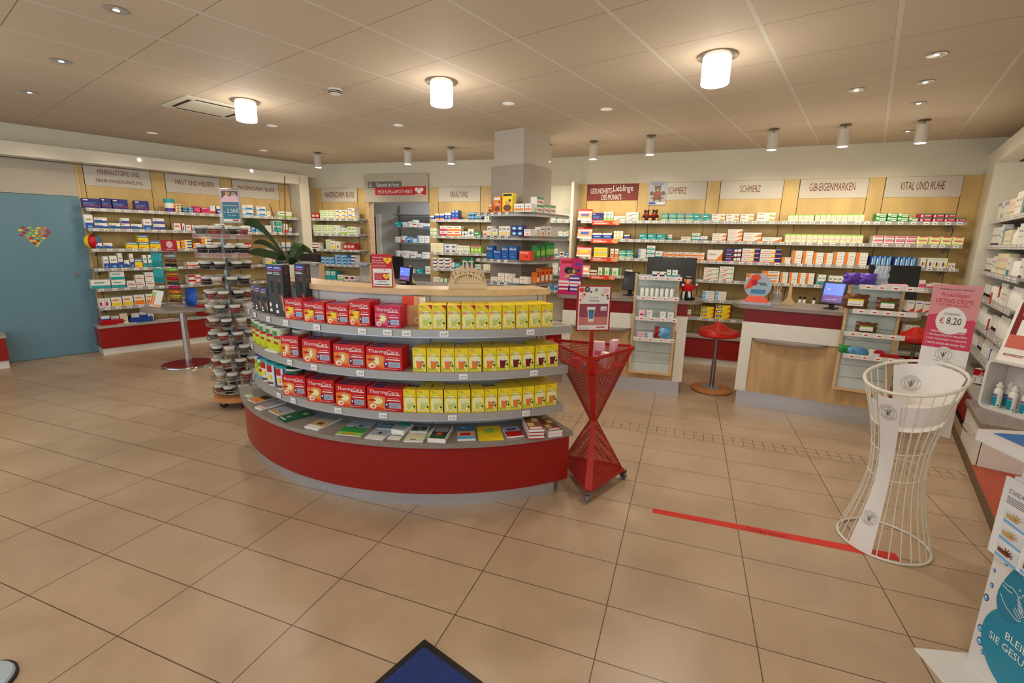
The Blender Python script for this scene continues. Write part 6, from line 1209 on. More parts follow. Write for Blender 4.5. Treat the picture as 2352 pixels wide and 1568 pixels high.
def tub_me(dark):
    key=('tub',dark)
    if key in _P: return _P[key]
    mb=MB(); cm=mat('candy_'+dark,{'dk':(46,34,34),'br':(120,70,40),'rd':(150,60,50),'tn':(190,170,140),'gr':(90,90,80)}[dark],.3,var=.6,scale=70,bump=.6)
    mb.lathe([(.034,0),(.042,.045),(.043,.056),(.046,.057),(.046,.066),(.04,.069),(.001,.066)],cm,n=20,mats=[cm,mat('tub_plastic',(206,206,200),.15,var=0),mat('tub_lid',(222,220,214),.25,var=0)]+[mat('tub_lid',(222,220,214),.25)]*3)
    o=mb.build('candy_tub',smooth=True); me=o.data; bpy.data.objects.remove(o); _P[key]=me; return me
for k,z_ in enumerate(TZ):
    r_=.155 if k<9 else .17; n=8
    if k==11: n=8
    for i in range(n):
        a=2*PI*(i+.35*(k%2))/n; dk=['br','tn','rd','dk','gr'][(i*3+k)%5] if k<9 else ('dk' if k<11 else ['dk','gr','rd'][(i+k)%3])
        p=SPc+Vector((r_*math.cos(a+rt_),r_*math.sin(a+rt_),z_)); o=place(tub_me(dk),'candy_tub',None,p,0,label='clear candy tub with pale lid on the %s spinner tier from below'%['lowest','second','third','fourth','fifth','sixth','seventh','eighth','ninth','tenth','eleventh','topmost'][k],cat='tub',group='candy tubs on spinner tier %s'%(['lowest']+ORD[1:11]+['topmost'])[k])
# price sign on the spinner
fr=Fr(SPc[:2],math.degrees(rt_)-5); a=fr.uz(504,438,0); b_=fr.uz(556,512,0); w=(b_[0]-a[0]); zt,zb=fr.z(434,(a[0]+b_[0])/2,0),fr.z(512,(a[0]+b_[0])/2,0); H=zt-zb
ts=thing('price_sign','clip-framed teal price sign reading 2,50€ on top of the spinner','sign',fr.pt((a[0]+b_[0])/2,-.0,zb),fr.h)
mb=bx(-w/2,-.003,0,w/2,.003,H,mat('sign_frame_grey',(150,150,150),.3,.3)); mb.quad(-w*.43,H*.04,w*.43,H*.95,pc('LP'),y=-.0036); mb.quad(-w*.42,H*.12,w*.42,H*.62,pc('TQ'),y=-.004); mb.poly([(-w*.42,H*.95),(-w*.42,H*.72),(-w*.2,H*.84),(0,H*.78),(w*.25,H*.9),(w*.42,H*.76),(w*.42,H*.95)],pc('BR'),y=-.0042); mb.oval(-w*.1,H*.87,w*.12,H*.05,pc('TN'),y=-.0044); mb.oval(w*.2,H*.86,w*.1,H*.05,pc('GR'),y=-.0044)
mb.quad(-w*.42,H*.04,w*.42,H*.12,pc('W'),y=-.004); mb.quad(w*.05,H*.06,w*.36,H*.1,pc('R'),y=-.0046)
mb.text('2,50€',-w*.2,H*.28,w*.4,H*.43,INKW,y=-.0052); mb.text('pro Stück',-w*.15,H*.2,w*.25,H*.25,INKW,y=-.0052); mb.text('Traditionskräuter',-w*.36,H*.5,w*.36,H*.545,INKW,y=-.0052); mb.text('ab',-w*.36,H*.3,-w*.26,H*.34,INKW,y=-.0052); mb.build('framed_poster',ts); mb=MB(); mb.tube([(-w/2-.005,-.004,H),(w/2+.005,-.004,H)],.005,CHROME,8); mb.build('clip_rail',ts); mb=MB(); xc=-((a[0]+b_[0])/2); bx(xc-.012,.004,-(zb-1.675),xc+.012,.01,.1,CLEAR).build('clear_holder',ts)
# ================================================================ RED MESH BASKET
def mesh_mat():
    m=bpy.data.materials.new('perforated_red_sheet'); m.use_nodes=True; nt=m.node_tree; N=nt.nodes; L=nt.links; b=N['Principled BSDF']; b.inputs['Base Color'].default_value=lin((168,28,14)); b.inputs['Roughness'].default_value=.4
    tc=N.new('ShaderNodeUVMap'); tc.uv_map='uv'
    def lat(off):
        mp=N.new('ShaderNodeMapping'); mp.inputs['Scale'].default_value=(1/.0125,1/(.0125*1.732),1); mp.inputs['Location'].default_value=(off,off,0); L.new(tc.outputs[0],mp.inputs[0])
        fr=N.new('ShaderNodeVectorMath'); fr.operation='FRACTION'; L.new(mp.outputs[0],fr.inputs[0]); s=N.new('ShaderNodeVectorMath'); s.operation='SUBTRACT'; L.new(fr.outputs[0],s.inputs[0]); s.inputs[1].default_value=(.5,.5,0)
        k=N.new('ShaderNodeVectorMath'); k.operation='MULTIPLY'; L.new(s.outputs[0],k.inputs[0]); k.inputs[1].default_value=(1,1.732,0); l=N.new('ShaderNodeVectorMath'); l.operation='LENGTH'; L.new(k.outputs[0],l.inputs[0]); return l.outputs['Value']
    mn=N.new('ShaderNodeMath'); mn.operation='MINIMUM'; L.new(lat(0),mn.inputs[0]); L.new(lat(.5),mn.inputs[1]); lt=N.new('ShaderNodeMath'); lt.operation='LESS_THAN'; L.new(mn.outputs[0],lt.inputs[0]); lt.inputs[1].default_value=.31
    tr=N.new('ShaderNodeBsdfTransparent'); mx=N.new('ShaderNodeMixShader'); L.new(lt.outputs[0],mx.inputs[0]); L.new(b.outputs[0],mx.inputs[1]); L.new(tr.outputs[0],mx.inputs[2]); L.new(mx.outputs[0],N['Material Output'].inputs[0]); return m
PERF=mesh_mat()
BT=[Vector((-.90,3.155,.925)),Vector((-.489,2.695,.925)),Vector((-.262,3.20,.925))]
BTC=sum(BT,Vector())/3; BB=[Vector((-.745,3.085,.075)),Vector((-.455,2.655,.075)),Vector((-.262,3.10,.075))]
cen=sum(BB,Vector())/3; WZ=.44; WA=[Vector((cen.x+(p.x-cen.x)*.16-.01,cen.y+(p.y-cen.y)*.16+.02,WZ)) for p in BB]
t=thing('mesh_basket','red perforated hourglass bargain basket on castors beside the gondola','basket',(cen.x,cen.y,0)); O=Vector((cen.x,cen.y,0))
def cut(P,i,c=.052): # chamfered corner pair at vertex i
    a=P[i]; p=P[(i-1)%3]; n=P[(i+1)%3]; s=c if (P[0]-P[1]).length>.3 else c*.5
    return a+(p-a).normalized()*s, a+(n-a).normalized()*s
def panel_mesh(q):   # quad q0(bl) q1(br) q2(tr) q3(tl)
    mb=MB(); n=6; vs=[];uv=[]
    e=(q[1]-q[0]); e=(q[2]-q[3]) if (q[2]-q[3]).length>e.length else e; ex=e.normalized(); nn=ex.cross(q[3]-q[0]).normalized(); ey=nn.cross(ex)
    mb.add([p-O for p in q],[(0,1,2,3)],PERF); mb.uv=[((p-q[0]).dot(ex),(p-q[0]).dot(ey)) for p in q]; return mb
for lo,hi,nm in ((WA,BT,'upper_mesh_panel'),(BB,WA,'lower_mesh_panel')):
    for i in range(3):
        j=(i+1)%3; a=cut(lo,i)[1]; b_=cut(lo,j)[0]; c=cut(hi,j)[0]; d=cut(hi,i)[1]; panel_mesh([a,b_,c,d]).build(nm,t)
for i in range(3):
    mb=MB(); 
    for lo,hi in ((WA,BT),(BB,WA)):
        a,b_=cut(lo,i); c,d=cut(hi,i); off=(((a+b_)/2-cen)*Vector((1,1,0)) if False else Vector()); 
        n_=Vector(((BT[i]-BTC).x,(BT[i]-BTC).y,0)).normalized()*-.003
        V=[a-O,b_-O,d-O,c-O]; V+=[v+n_ for v in V]; mb.add(V,[(0,1,2,3),(7,6,5,4),(0,4,5,1),(1,5,6,2),(2,6,7,3),(3,7,4,0)],REDW)
    mb.build('corner_strip',t)
rim=[]
for P_,nm,hh in ((BT,'top_rim',.022),(BB,'base_rim',.02)):
    mb=MB()
    for i in range(3):
        j=(i+1)%3; a=cut(P_,i)[1]-O; b_=cut(P_,j)[0]-O; inn=(BTC-(a+b_)/2-O); inn.z=0; inn=inn.normalized()*.004; dn=Vector((0,0,-hh if nm=='top_rim' else hh)); V=[a,b_,b_+dn,a+dn]; V+=[v+inn for v in V]; mb.add(V,[(0,1,2,3),(7,6,5,4),(0,4,5,1),(1,5,6,2),(2,6,7,3),(3,7,4,0)],REDW)
    mb.build(nm,t)
mb=MB(); mb.prism([((p.x-O.x)*1,(p.y-O.y)) for p in [q for i in range(3) for q in cut(BB,i)]],.073,.077,REDW); mb.build('base_tray',t)
zi=.80; f_=(zi-WZ)/(.925-WZ); I=[WA[i]+(BT[i]-WA[i])*f_*.97 for i in range(3)]; mb=MB(); mb.prism([(p.x-O.x,p.y-O.y) for p in I],zi-.003,zi,REDW); mb.build('inner_tray',t)
for i in range(3):
    p=BB[i]+(cen-BB[i])*.12; d=Vector((p.x-O.x,p.y-O.y,0)); mb=MB(); mb.T=Matrix.Translation((d.x,d.y,.0245))@Matrix.Rotation(.6+i,4,'Z')@Matrix.Rotation(PI/2,4,'X'); mb.cyl(0,0,-.009,.009,.024,mat('grey_wheel',(110,112,120),.4),n=20); mb.T=Matrix.Translation((d.x,d.y,0))@Matrix.Rotation(.6+i,4,'Z'); mb.box(-.014,-.014,.022,.012,-.01,.066,STEEL); mb.box(-.014,.01,.022,.012,.014,.066,STEEL); mb.box(-.016,-.015,.064,.014,.015,.0725,STEEL); mb.build('castor',t)
# sign post of the basket
fr=Fr((BTC.x,BTC.y),math.degrees(math.atan2(_r.y,_r.x))+8); c0=fr.uz(1362,706,0); w=fr.u(1400,0,1.1)-fr.u(1322.5,0,1.1); zt=fr.z(655,c0[0],0); zb=fr.z(759,c0[0],0); H=zt-zb; um=fr.u(1361.5,0,1.1)
q=fr.pt(um,0,0)-O; mb=MB(); mb.box(-.012,.004,zi+.0005,.012,.012,zb+.04,REDW); mb.T=Matrix.Identity(4); mb.build('sign_post',t,loc=(q.x,q.y,0),rz=fr.h)
mb=bx(-w/2,-.006,0,w/2,.003,H,REDW); mb.quad(-w*.455,H*.025,w*.455,H*.97,pc('W'),y=-.0064); mb.quad(-w*.42,H*.13,w*.42,H*.6,mat('print_mauve',(150,70,88),.42,var=.02),y=-.0068); mb.quad(-w*.42,H*.13,w*.42,H*.31,mat('print_salmon',(206,128,120),.42,var=.02),y=-.0072)
mb.poly([(-.14*w,H*.2),(.0*w,H*.2),(.05*w,H*.53),(-.2*w,H*.53)],pc('W'),y=-.0078); mb.poly([(-.125*w,H*.27),(-.01*w,H*.27),(.03*w,H*.47),(-.165*w,H*.47)],pc('SB'),y=-.0082); mb.quad(-.1*w,H*.42,-.01*w,H*.435,pc('R'),y=-.0086); mb.quad(w*.2,H*.45,w*.38,H*.54,pc('W'),y=-.0078); mb.text('3,90',w*.22,H*.465,w*.37,H*.5,INKR,y=-.0086)
for x,z_,r_,c in ((-.38,.9,.07,'RO'),(-.22,.91,.08,'DK'),(-.22,.91,.045,'W'),(-.35,.76,.06,'LP'),(-.3,.8,.04,'RO'),(.33,.88,.075,'LP'),(.3,.83,.05,'W'),(.25,.8,.05,'TN'),(.38,.78,.03,'DR'),(-.1,.86,.03,'PU'),(.05,.9,.05,'GR'),(.4,.72,.03,'DK'),(-.4,.68,.03,'RO')): mb.oval(x*w,z_*H,r_*w,r_*w,pc(c),y=-.0074-.0002*abs(x))
mb.text('Liebling',-w*.14,H*.63,w*.14,H*.7,INKG,y=-.0078); mb.text('Gesundheits',-w*.13,H*.73,w*.13,H*.755,INKG,y=-.0078); mb.quad(w*.1,H*.07,w*.36,H*.095,INKR,y=-.0072); mb.quad(-w*.4,H*.06,-w*.1,H*.066,INKG,y=-.0072)
mb.build('framed_sign',t,loc=(q.x,q.y,zb),rz=fr.h,label='red-framed poster with a blue and white cream tube')
# goods in the basket
for i,(X,Y,c,lb) in enumerate([(1382,800,'LP','pink patterned gift carton leaning in the red mesh basket'),(1428,795,'LP','pink and white carton standing at the right basket corner'),(1405,812,'W','white carton lying in the red mesh basket')]):
    p=Zp(X,Y,.90); p=BTC+(p-BTC)*.75; mb=bx(-.035,-.02,0,.035,.02,[.15,.15,.10][i],pc(c)); mb.quad(-.03,.01,.03,.05,pc('PU'),y=-.0206); mb.quad(-.03,.06,.02,.09,pc('P'),y=-.0206)
    o=mb.build('gift_carton',loc=(p.x,p.y,zi+.0007),rz=.3+i,label=lb,cat='box')
    if i==1: o.location.z=zi+.0007
for i in range(7):
    p=BTC+Vector((random.uniform(-.12,.12),random.uniform(-.1,.1),0)); 
    if i<4:
        mb=bx(-.03,-.02,0,.03,.02,.03,pc(['P','T','LP','M'][i])); mb.build('gift_carton',loc=(BTC.x+[-.1,.0,.08,.02][i],BTC.y+[.03,-.1,.02,.08][i],zi+.0007),rz=i*.7,label='small %s carton lying on the inner tray of the mesh basket'%['pink','teal','pale pink','crimson'][i],cat='box')
# ================================================================ WHITE WIRE BASKET
B0=Vector((1.153,2.915,0)); T0=Vector((1.147,2.918,.948)); gx,gy=.241,.187; RT,RB=.206,.208
def topp(a,r=RT,dz=0):
    # circle in the tilted plane
    n=Vector((-gx,-gy,1)).normalized(); e1=Vector((gx,gy,0)).normalized(); e1=(e1-n*e1.dot(n)).normalized(); e2=n.cross(e1); return T0+e1*r*math.cos(a)+e2*r*math.sin(a)+Vector((0,0,dz))
t=thing('wire_basket','white wire hourglass stand with slanted ring top and printed collar','basket',B0); base_a=math.atan2(gy,gx)
mb=MB(); mb.tube([Vector((RB*math.cos(2*PI*i/48),RB*math.sin(2*PI*i/48),.007)) for i in range(48)],.007,WIRE,8,True); mb.build('base_ring',t,smooth=True)
mb=MB(); mb.tube([topp(2*PI*i/56)-B0 for i in range(56)],.008,WIRE,8,True); mb.build('top_ring',t,smooth=True)
def prof(a,f):
    b=Vector((RB*math.cos(a+base_a),RB*math.sin(a+base_a),.008)); tp=topp(a)-B0; r=1-.42*math.sin(PI*f)**1.15; z=b.z+(tp.z-b.z)*f
    x=(b.x*(1-f)+tp.x*f); y=(b.y*(1-f)+tp.y*f); return Vector((x*r,y*r,z))
for i in range(26):
    a=2*PI*i/26
    mb=MB(); mb.tube([prof(a,k/12) for k in range(13)],.0028,WIRE,5); mb.build('wire',t,smooth=True)
for f in (.45,.62): mb=MB(); mb.tube([prof(2*PI*i/40,f) for i in range(40)],.003,WIRE,5,True); mb.build('inner_ring',t,smooth=True)
LWP=mat('printed_white_card',(232,226,220),.4,var=.01)
# inner collar and tray
def band(a0,a1,f0,f1,nm,k=.965,mt=None):
    mb=MB(); n=40; vs=[]
    for i in range(n+1):
        a=a0+(a1-a0)*i/n
        for f in (f0,f1): q=prof(a,f); q=Vector((q.x*k,q.y*k,q.z)); vs.append(q)
    mb.add(vs,[(2*i,2*i+2,2*i+3,2*i+1) for i in range(n)],mt or LWP); return mb.build(nm,t,smooth=True)
av0=math.atan2(-B0.y,-B0.x)-base_a
band(av0-1.5,av0+1.75,.80,.925,'printed_collar',.985)
band(av0+1.75,av0+PI+.5,.76,.985,'back_card')
mb=MB(); mb.add([prof(2*PI*i/40,.77)*1 for i in range(40)],[tuple(range(40))],LWP); 
o=mb.build('inner_tray',t)
def logo(mb,cx,cz,r,y,mt=INKG):
    mb.oval(cx,cz,r,r,mt,y=y,hole=.97,n=36); mb.oval(cx,cz,r*.66,r*.66,mt,y=y,hole=.95,n=30)
    for k,s_ in enumerate('APOTHEKER'):
        a=math.radians(150-k*15); vs,fs,a0,a1,b0,b1=text_mesh(s_); 
        th=a-PI/2; V=[]
        for v in vs: u=(v[0]-(a0+a1)/2)*r*.22; h=(v[1]-.35)*r*.24; V.append((cx+r*.82*math.cos(a)+u*math.cos(th)-h*math.sin(th),y,cz+r*.82*math.sin(a)+u*math.sin(th)+h*math.cos(th)))
        mb.add(V,fs,mt)
    for k,s_ in enumerate('ENTWICKLER'):
        a=math.radians(222+k*11); vs,fs,a0,a1,b0,b1=text_mesh(s_); th=a+PI/2; V=[]
        for v in vs: u=(v[0]-(a0+a1)/2)*r*.2; h=(v[1]-.35)*r*.22; V.append((cx+r*.82*math.cos(a)+u*math.cos(th)-h*math.sin(th),y,cz+r*.82*math.sin(a)+u*math.sin(th)+h*math.cos(th)))
        mb.add(V,fs,mt)
    def st(pts,w_=.045):
        P=[Vector((cx+p[0]*r,y,cz+p[1]*r)) for p in pts]
        for a,b_ in zip(P[:-1],P[1:]):
            d=(b_-a).normalized(); nn=Vector((-d.z,0,d.x))*r*w_; mb.add([a-nn,b_-nn,b_+nn,a+nn],[(0,1,2,3)],mt)
    st([(0,-.52),(0,.45)]); st([(-.32,.3),(-.3,.1),(-.1,.0),(.2,.05),(.32,.2),(.25,.38),(.1,.4)]); st([(-.25,-.15),(.25,-.12)]); st([(-.2,-.32),(.2,-.28)])
# printed strip down the front of the stand (follows the wires)
mb=MB(); vs=[]; n=14; av=math.atan2(-B0.y,-B0.x)-base_a-.42; aw=.27
for k in range(n+1):
    f=k/n*.97
    for s_ in range(5):
        q=prof(av+(-1+s_/2)*aw,f); q=Vector((q.x*1.03,q.y*1.03,q.z)); vs.append(q)
fs=[]
for k in range(n):
    for s_ in range(4): fs.append((k*5+s_,k*5+s_+1,k*5+s_+6,k*5+s_+5))
mb.add(vs,fs,LWP); mb.build('printed_strip',t,smooth=True)
for f,rr,av_,kk in ((.2,.038,av,1.045),(.88,.042,av,1.045),(.88,.042,av0+PI+.05,.93)):
    q=prof(av_,f); q=Vector((q.x*kk,q.y*kk,q.z)); q2=prof(av_,f+.05); up=(q2-prof(av_,f)).normalized(); out=Vector((q.x,q.y,0)).normalized()*(1 if kk>1 else -1); out=(out-up*out.dot(up)).normalized(); mbl=MB(); logo(mbl,0,0,rr,-.003); o=mbl.build('round_logo',t); x=up.cross(out)*-1 if False else out.cross(up)*-1
    M_=Matrix(((x.x,-out.x,up.x,0),(x.y,-out.y,up.y,0),(x.z,-out.z,up.z,0),(0,0,0,1)))
    if M_.determinant()<0: M_=Matrix(((-x.x,-out.x,up.x,0),(-x.y,-out.y,up.y,0),(-x.z,-out.z,up.z,0),(0,0,0,1)))
    o.matrix_basis=Matrix.Translation(q)@M_
# white back card inside the ring and the tall pink poster behind it
FPo=Fr((1.218,3.094),-33); W_=FPo.u(2261,0,1.42)-FPo.u(2146,0,1.42)
pp=thing('promotion_poster','tall pink poster for Prokollagen lifting cream at 8,20 standing in the wire basket','poster',FPo.pt(W_/2,0,.62),FPo.h)
zt=1.42; zb=.62; H=zt-zb
PK1=mat('print_dusty_pink',(214,140,142),.4,var=.01); PK2=mat('print_raspberry',(204,52,84),.4,var=.01)
mb=bx(-W_/2,0,0,W_/2,.004,H,LWP); vz=lambda Y:FPo.z(Y,W_/2,0)-zb
mb.quad(-W_/2,vz(800),W_/2,H,PK2,y=-.0006)
wav=[(-W_/2,H),(-W_/2,vz(728))]+[(-W_/2+W_*i/16,vz(728)+.012*math.sin(i/16*2*PI)) for i in range(1,16)]+[(W_/2,vz(735)),(W_/2,H)]
mb.poly(wav,PK1,y=-.0010)
mb.oval(0,vz(737),W_*.31,W_*.37,LWP,y=-.0014,n=36); mb.quad(W_*.18,vz(760),W_*.36,vz(750),LWP,y=-.0016)
mb.text('Empfehlung aus Ihrer Apotheke:',-W_*.34,vz(668),W_*.34,vz(663),INKK,y=-.0018); mb.text('Prokollagen',-W_*.29,vz(685),W_*.29,vz(673),INKR,y=-.0018); mb.text('LIFTING CREME',-W_*.38,vz(697),W_*.38,vz(687),INKR,y=-.0018); mb.text('MIT TRIPEL-KOLLAGEN',-W_*.3,vz(704),W_*.3,vz(699),INKR,y=-.0018)
mb.text('SONDERPREIS',-W_*.17,vz(724),W_*.17,vz(719),INKG,y=-.0022); mb.text('€',-W_*.23,vz(744),-W_*.13,vz(730),INKR,y=-.0022); mb.text('8,20',-W_*.08,vz(747),W_*.22,vz(729),INKK,y=-.0022)
mb.text('DREI KENNENLERN-GRÜNDE:',-W_*.36,vz(765),W_*.34,vz(765)+.013,INKW,y=-.0018)
for i,s_ in enumerate(['1. Anti-Aging Pflege mit Lifting-Effekt','2. Mehr Hautelastizität und Spannkraft','3. Ideal für normale oder trockene Haut']): mb.text(s_,-W_*.44,vz(774)-i*.021,W_*.4,vz(774)-i*.021+.013,INKW,y=-.0018)
mb.oval(0,vz(813),.035,.04,LWP,y=-.0022,n=30); logo(mb,0,vz(813),.033,-.0028,INKK); mb.text('FORSCHUNG',-.035,vz(830),.035,vz(830)+.006,INKG,y=-.0018)
mb.build('printed_board',pp)
# ================================================================ FLOOR MARKINGS AND MAT
TAPE=mat('red_floor_tape',(214,42,24),.45,var=.03); p0,p1,p2,p3=Zp(1499,1167),Zp(1499,1177),Zp(2069,1289),Zp(2056,1271)
mb=MB(); mb.add([(p.x,p.y,.0012) for p in (p1,p2,p3,p0)]+[(p.x,p.y,.0003) for p in (p1,p2,p3,p0)],[(0,1,2,3),(7,6,5,4),(0,4,5,1),(1,5,6,2),(2,6,7,3),(3,7,4,0)],TAPE)
a=Zp(1718,1219);b_=Zp(1809,1237); vs,fs,x0,x1,y0,y1=text_mesh('Diskretion'); e=(b_-a); e.z=0; L_=e.length; e.normalize(); n_=Vector((-e.y,e.x,0))
mb.add([a+e*((v[0]-x0)/(x1-x0)*L_)+n_*((v[1]-y0)/(y1-y0)*.036+.004)+Vector((0,0,.0017)) for v in vs],fs,mat('tape_lettering',(110,16,12),.5,var=0)); mb.build('floor_tape',label='red floor tape strip lettered Diskretion on the tiles',cat='tape')
c=Zp(975,1470); a=Zp(865,1568)-c; b_=Zp(1105,1568)-c; a.z=b_.z=0; a.normalize(); b_.normalize(); ang=math.atan2(a.y,a.x)
# door mat, corner at c; sides at right angles
bi=(a+b_).normalized(); e1=(bi+Vector((-bi.y,bi.x,0))).normalized(); e2=(bi-Vector((-bi.y,bi.x,0))).normalized(); am=math.atan2(e2.y,e2.x)
t=thing('door_mat','blue door mat with black rubber edge, corner at the lower picture edge','mat',(c.x,c.y,0),am)
mb=bx(0,-1.2 if e1.dot(Vector((-e2.y,e2.x,0)))<0 else 0,.0002,.9,0 if e1.dot(Vector((-e2.y,e2.x,0)))<0 else 1.2,.006,mat('mat_rubber',(24,20,22),.6,var=.1)); sg=-1 if e1.dot(Vector((-e2.y,e2.x,0)))<0 else 1
mb.build('rubber_edge',t); mb=MB(); pts=[]; r_=.018
for i in range(5): q=PI+PI/2*i/4; pts.append((.028+r_+r_*math.cos(q),sg*(.028+r_+r_*math.sin(q))))
pts+= [(.87,sg*.028),(.87,sg*1.17),(.028,sg*1.17)]
mb.prism(pts,.0062,.011,mat('mat_blue_pile',(38,56,118),.95,var=.35,scale=220,bump=1.0)); mb.build('blue_pile',t)
# ================================================================ SANITISER COLUMN, LOWER RIGHT
hS=-76.0; FS=Fr((1.182,2.109),hS)
t=thing('sanitiser_stand','white hand sanitiser stand with teal drop print and touch tray','stand',FS.pt(0,0,0),FS.h)
WSt=mat('white_powder_coat',(222,218,214),.3,var=.01); TD=mat('print_teal_drop',(30,140,170),.35,var=.02); TD2=mat('print_teal_drop_dark',(34,128,158),.35,var=.01)
bx(-.03,-.175,0,.52,.16,.009,WSt).build('base_plate',t,bevel=.002)
mb=bx(0,0,.0095,.34,.05,.80,WSt)
drops=[(.03,.55),(.06,.60),(.1,.63),(.13,.56),(.09,.52),(.17,.62),(.05,.48),(.2,.55),(.17,.48),(.24,.6),(.28,.52),(.3,.6),(.22,.46),(.02,.36),(.012,.30),(.015,.42),(.26,.44),(.03,.12),(.05,.09),(.02,.17)]
for i,(x,z_) in enumerate(drops): r_=.006+.008*((i*7)%5)/5; mb.oval(x,z_,r_,r_*1.35,pc('N'),y=-.0006,n=14); mb.oval(x-.001,z_-.001,r_*.75,r_*1.05,pc('LB'),y=-.0009,n=14); mb.oval(x-.002,z_+r_*.3,r_*.3,r_*.3,INKW,y=-.0012,n=8)
pts=[(.19,.40)]
def circ_pts(cx,cz,r,a0,a1,n=20): return [(cx+r*math.cos(math.radians(a0+(a1-a0)*i/n)),cz+r*math.sin(math.radians(a0+(a1-a0)*i/n))) for i in range(n+1)]
mb.poly(circ_pts(.19,.19,.165,0,360,40)[:-1],TD,y=-.0016)
dp=[(.085,.535)]+[(.085+.082*math.sin(PI*i/20)**1.15*(1+.0),.535-.195*i/20) if i<14 else None for i in range(1,14)]
half=[(.0,.20)]
P1=[]
for i in range(31):
    q=2*PI*i/30; P1.append((.10+.072*math.sin(q)*math.sin(q/2)**1.4,.40+.125*math.cos(q)))
mb.poly(P1,TD2,y=-.0022)
def stroke(mb,pts,w_,mt,y):
    for a,b_ in zip(pts[:-1],pts[1:]):
        d=Vector((b_[0]-a[0],b_[1]-a[1])); l=d.length or 1; nx,nz=-d.y/l*w_,d.x/l*w_; mb.poly([(a[0]-nx,a[1]-nz),(b_[0]-nx,b_[1]-nz),(b_[0]+nx,b_[1]+nz),(a[0]+nx,a[1]+nz)],mt,y=y)
for pl in ([(.055,.41),(.075,.405),(.095,.41),(.115,.40),(.135,.375),(.15,.355)],[(.06,.395),(.08,.39),(.1,.39)],[(.12,.385),(.14,.36),(.155,.34),(.15,.335),(.13,.355)],[(.125,.37),(.145,.345)],[(.06,.36),(.075,.34),(.095,.325),(.12,.315),(.14,.31),(.15,.32)],[(.12,.35),(.148,.325)],[(.115,.34),(.142,.317)]): stroke(mb,pl,.0012,INKW,-.0028)
for x,z_ in ((.12,.42),(.135,.41),(.15,.43),(.145,.40),(.128,.398)): mb.oval(x,z_,.004,.004,INKW,y=-.0028,n=12,hole=.6)
mb.text('BLEIBEN',.115,.215,.245,.243,INKW,y=-.0026); mb.text('SIE GESUND',.06,.17,.25,.198,INKW,y=-.0026)
mb.build('printed_panel',t)
mb=bx(-.018,-.012,.485,.33,-.0035,.79,mat('info_board_white',(230,228,230),.35,var=.0)); mb.text('STANDARD-',.005,.735,.09,.752,INKG,y=-.0126); mb.text('HÄNDEDESINFEKTION',.1,.735,.25,.752,INKG,y=-.0126)
for i in range(5): mb.quad(.005,.722-i*.006,.26,.7245-i*.006,INKG,y=-.0126)
for i in range(3):
    for j in range(3):
        x=.012+j*.1; z_=.62-i*.068; mb.quad(x,z_,x+.085,z_+.003+.052,mat('info_tile',(214,214,218),.4,var=0),y=-.0128); mb.poly([(x,z_+.008),(x+.085,z_),(x+.085,z_+.008),(x,z_+.018)],pc('LB'),y=-.0132)
        hk=pc('BR' if i==2 else 'TN',.42); cx_,cz_=x+.042,z_+.033; mb.oval(cx_,cz_,.014,.011,hk,y=-.0136,n=12)
        for k in range(5):
            q=math.radians(150-k*32-i*20); mb.poly([(cx_-.003*math.sin(q),cz_+.003*math.cos(q)),(cx_+.003*math.sin(q),cz_-.003*math.cos(q)),(cx_+.026*math.cos(q)+.0018*math.sin(q),cz_+.02*math.sin(q)-.0018*math.cos(q)),(cx_+.026*math.cos(q)-.0018*math.sin(q),cz_+.02*math.sin(q)+.0018*math.cos(q))],hk,y=-.0138)
        mb.poly([(cx_-.035,cz_-.006),(cx_-.01,cz_-.01),(cx_-.01,cz_+.008),(cx_-.035,cz_+.01)],hk,y=-.0137)
mb.build('instruction_board',t)
bx(.01,.012,.801,.33,.05,.93,WSt).build('upper_column',t)
# tray with blue touch area
tp=[Zp(2266,974,.99),Zp(2279,965,.99),Zp(2352,968,.99)]
mb=MB(); pts=[(-.02,-.14),(.0,-.16),(.36,-.16),(.38,-.14),(.38,.16),(.36,.18),(.0,.18),(-.02,.16)]; mb.prism(pts,.931,.965,WSt); mb.prism([(.02,-.125),(.34,-.125),(.34,.145),(.02,.145)],.9651,.9665,mat('tray_blue_film',(52,120,210),.15,var=.15,scale=14)); mb.build('drip_tray',t,bevel=.004)
# ================================================================ RIGHT WALL BASE UNIT AND SPRAY BOX
RP=mat('terracotta_platform',(176,74,48),.45,var=.05,scale=8); OFs=.0
ul=(FD.o-Zp(2232,1067,.08)); UQ=-(ul.dot(FD.d)) ; VQ=-(ul.dot(FD.n))
uC_=UQ; vC=VQ
q=fbox(FD,uC_-.6,vC+.0,.0,uC_+3.2,vC+.9,.078,RP); fbox(FD,uC_-2.3,vC-.006,0,uC_+3.2,vC-.0005,.078,mat('brown_skirting',(104,82,54),.5,var=.08),q); S(q,'trim_12')
t=thing('drawer_unit','white drawer unit with grey worktop and bow handle by the right wall','cabinet',FD.pt(uC_,vC,.0786),FD.h)
bx(-.62,.02,.0005,0,.30,.285,WHITE).build('carcass',t); bx(-.618,.001,.002,-.002,.0195,.284,WHITE).build('drawer_front',t); bx(-.018,.02,.001,.0008,.0235,.285,DARK).build('joint',t)
bx(-.66,-.012,.286,.02,.31,.325,GTOP).build('worktop',t)
mb=MB(); mb.tube([(-.40,0,.19),(-.39,-.035,.19),(-.34,-.045,.19),(-.2,-.045,.19),(-.15,-.035,.19),(-.14,0,.19)],.006,CHROME,8); mb.build('bow_handle',t,smooth=True)
zw=.0786+.325
p0=Zp(2243,932,zw); hB=math.degrees(math.atan2(*((Zp(2352,965,zw)-p0)[:2][::-1])))
FX=Fr(p0[:2],hB)
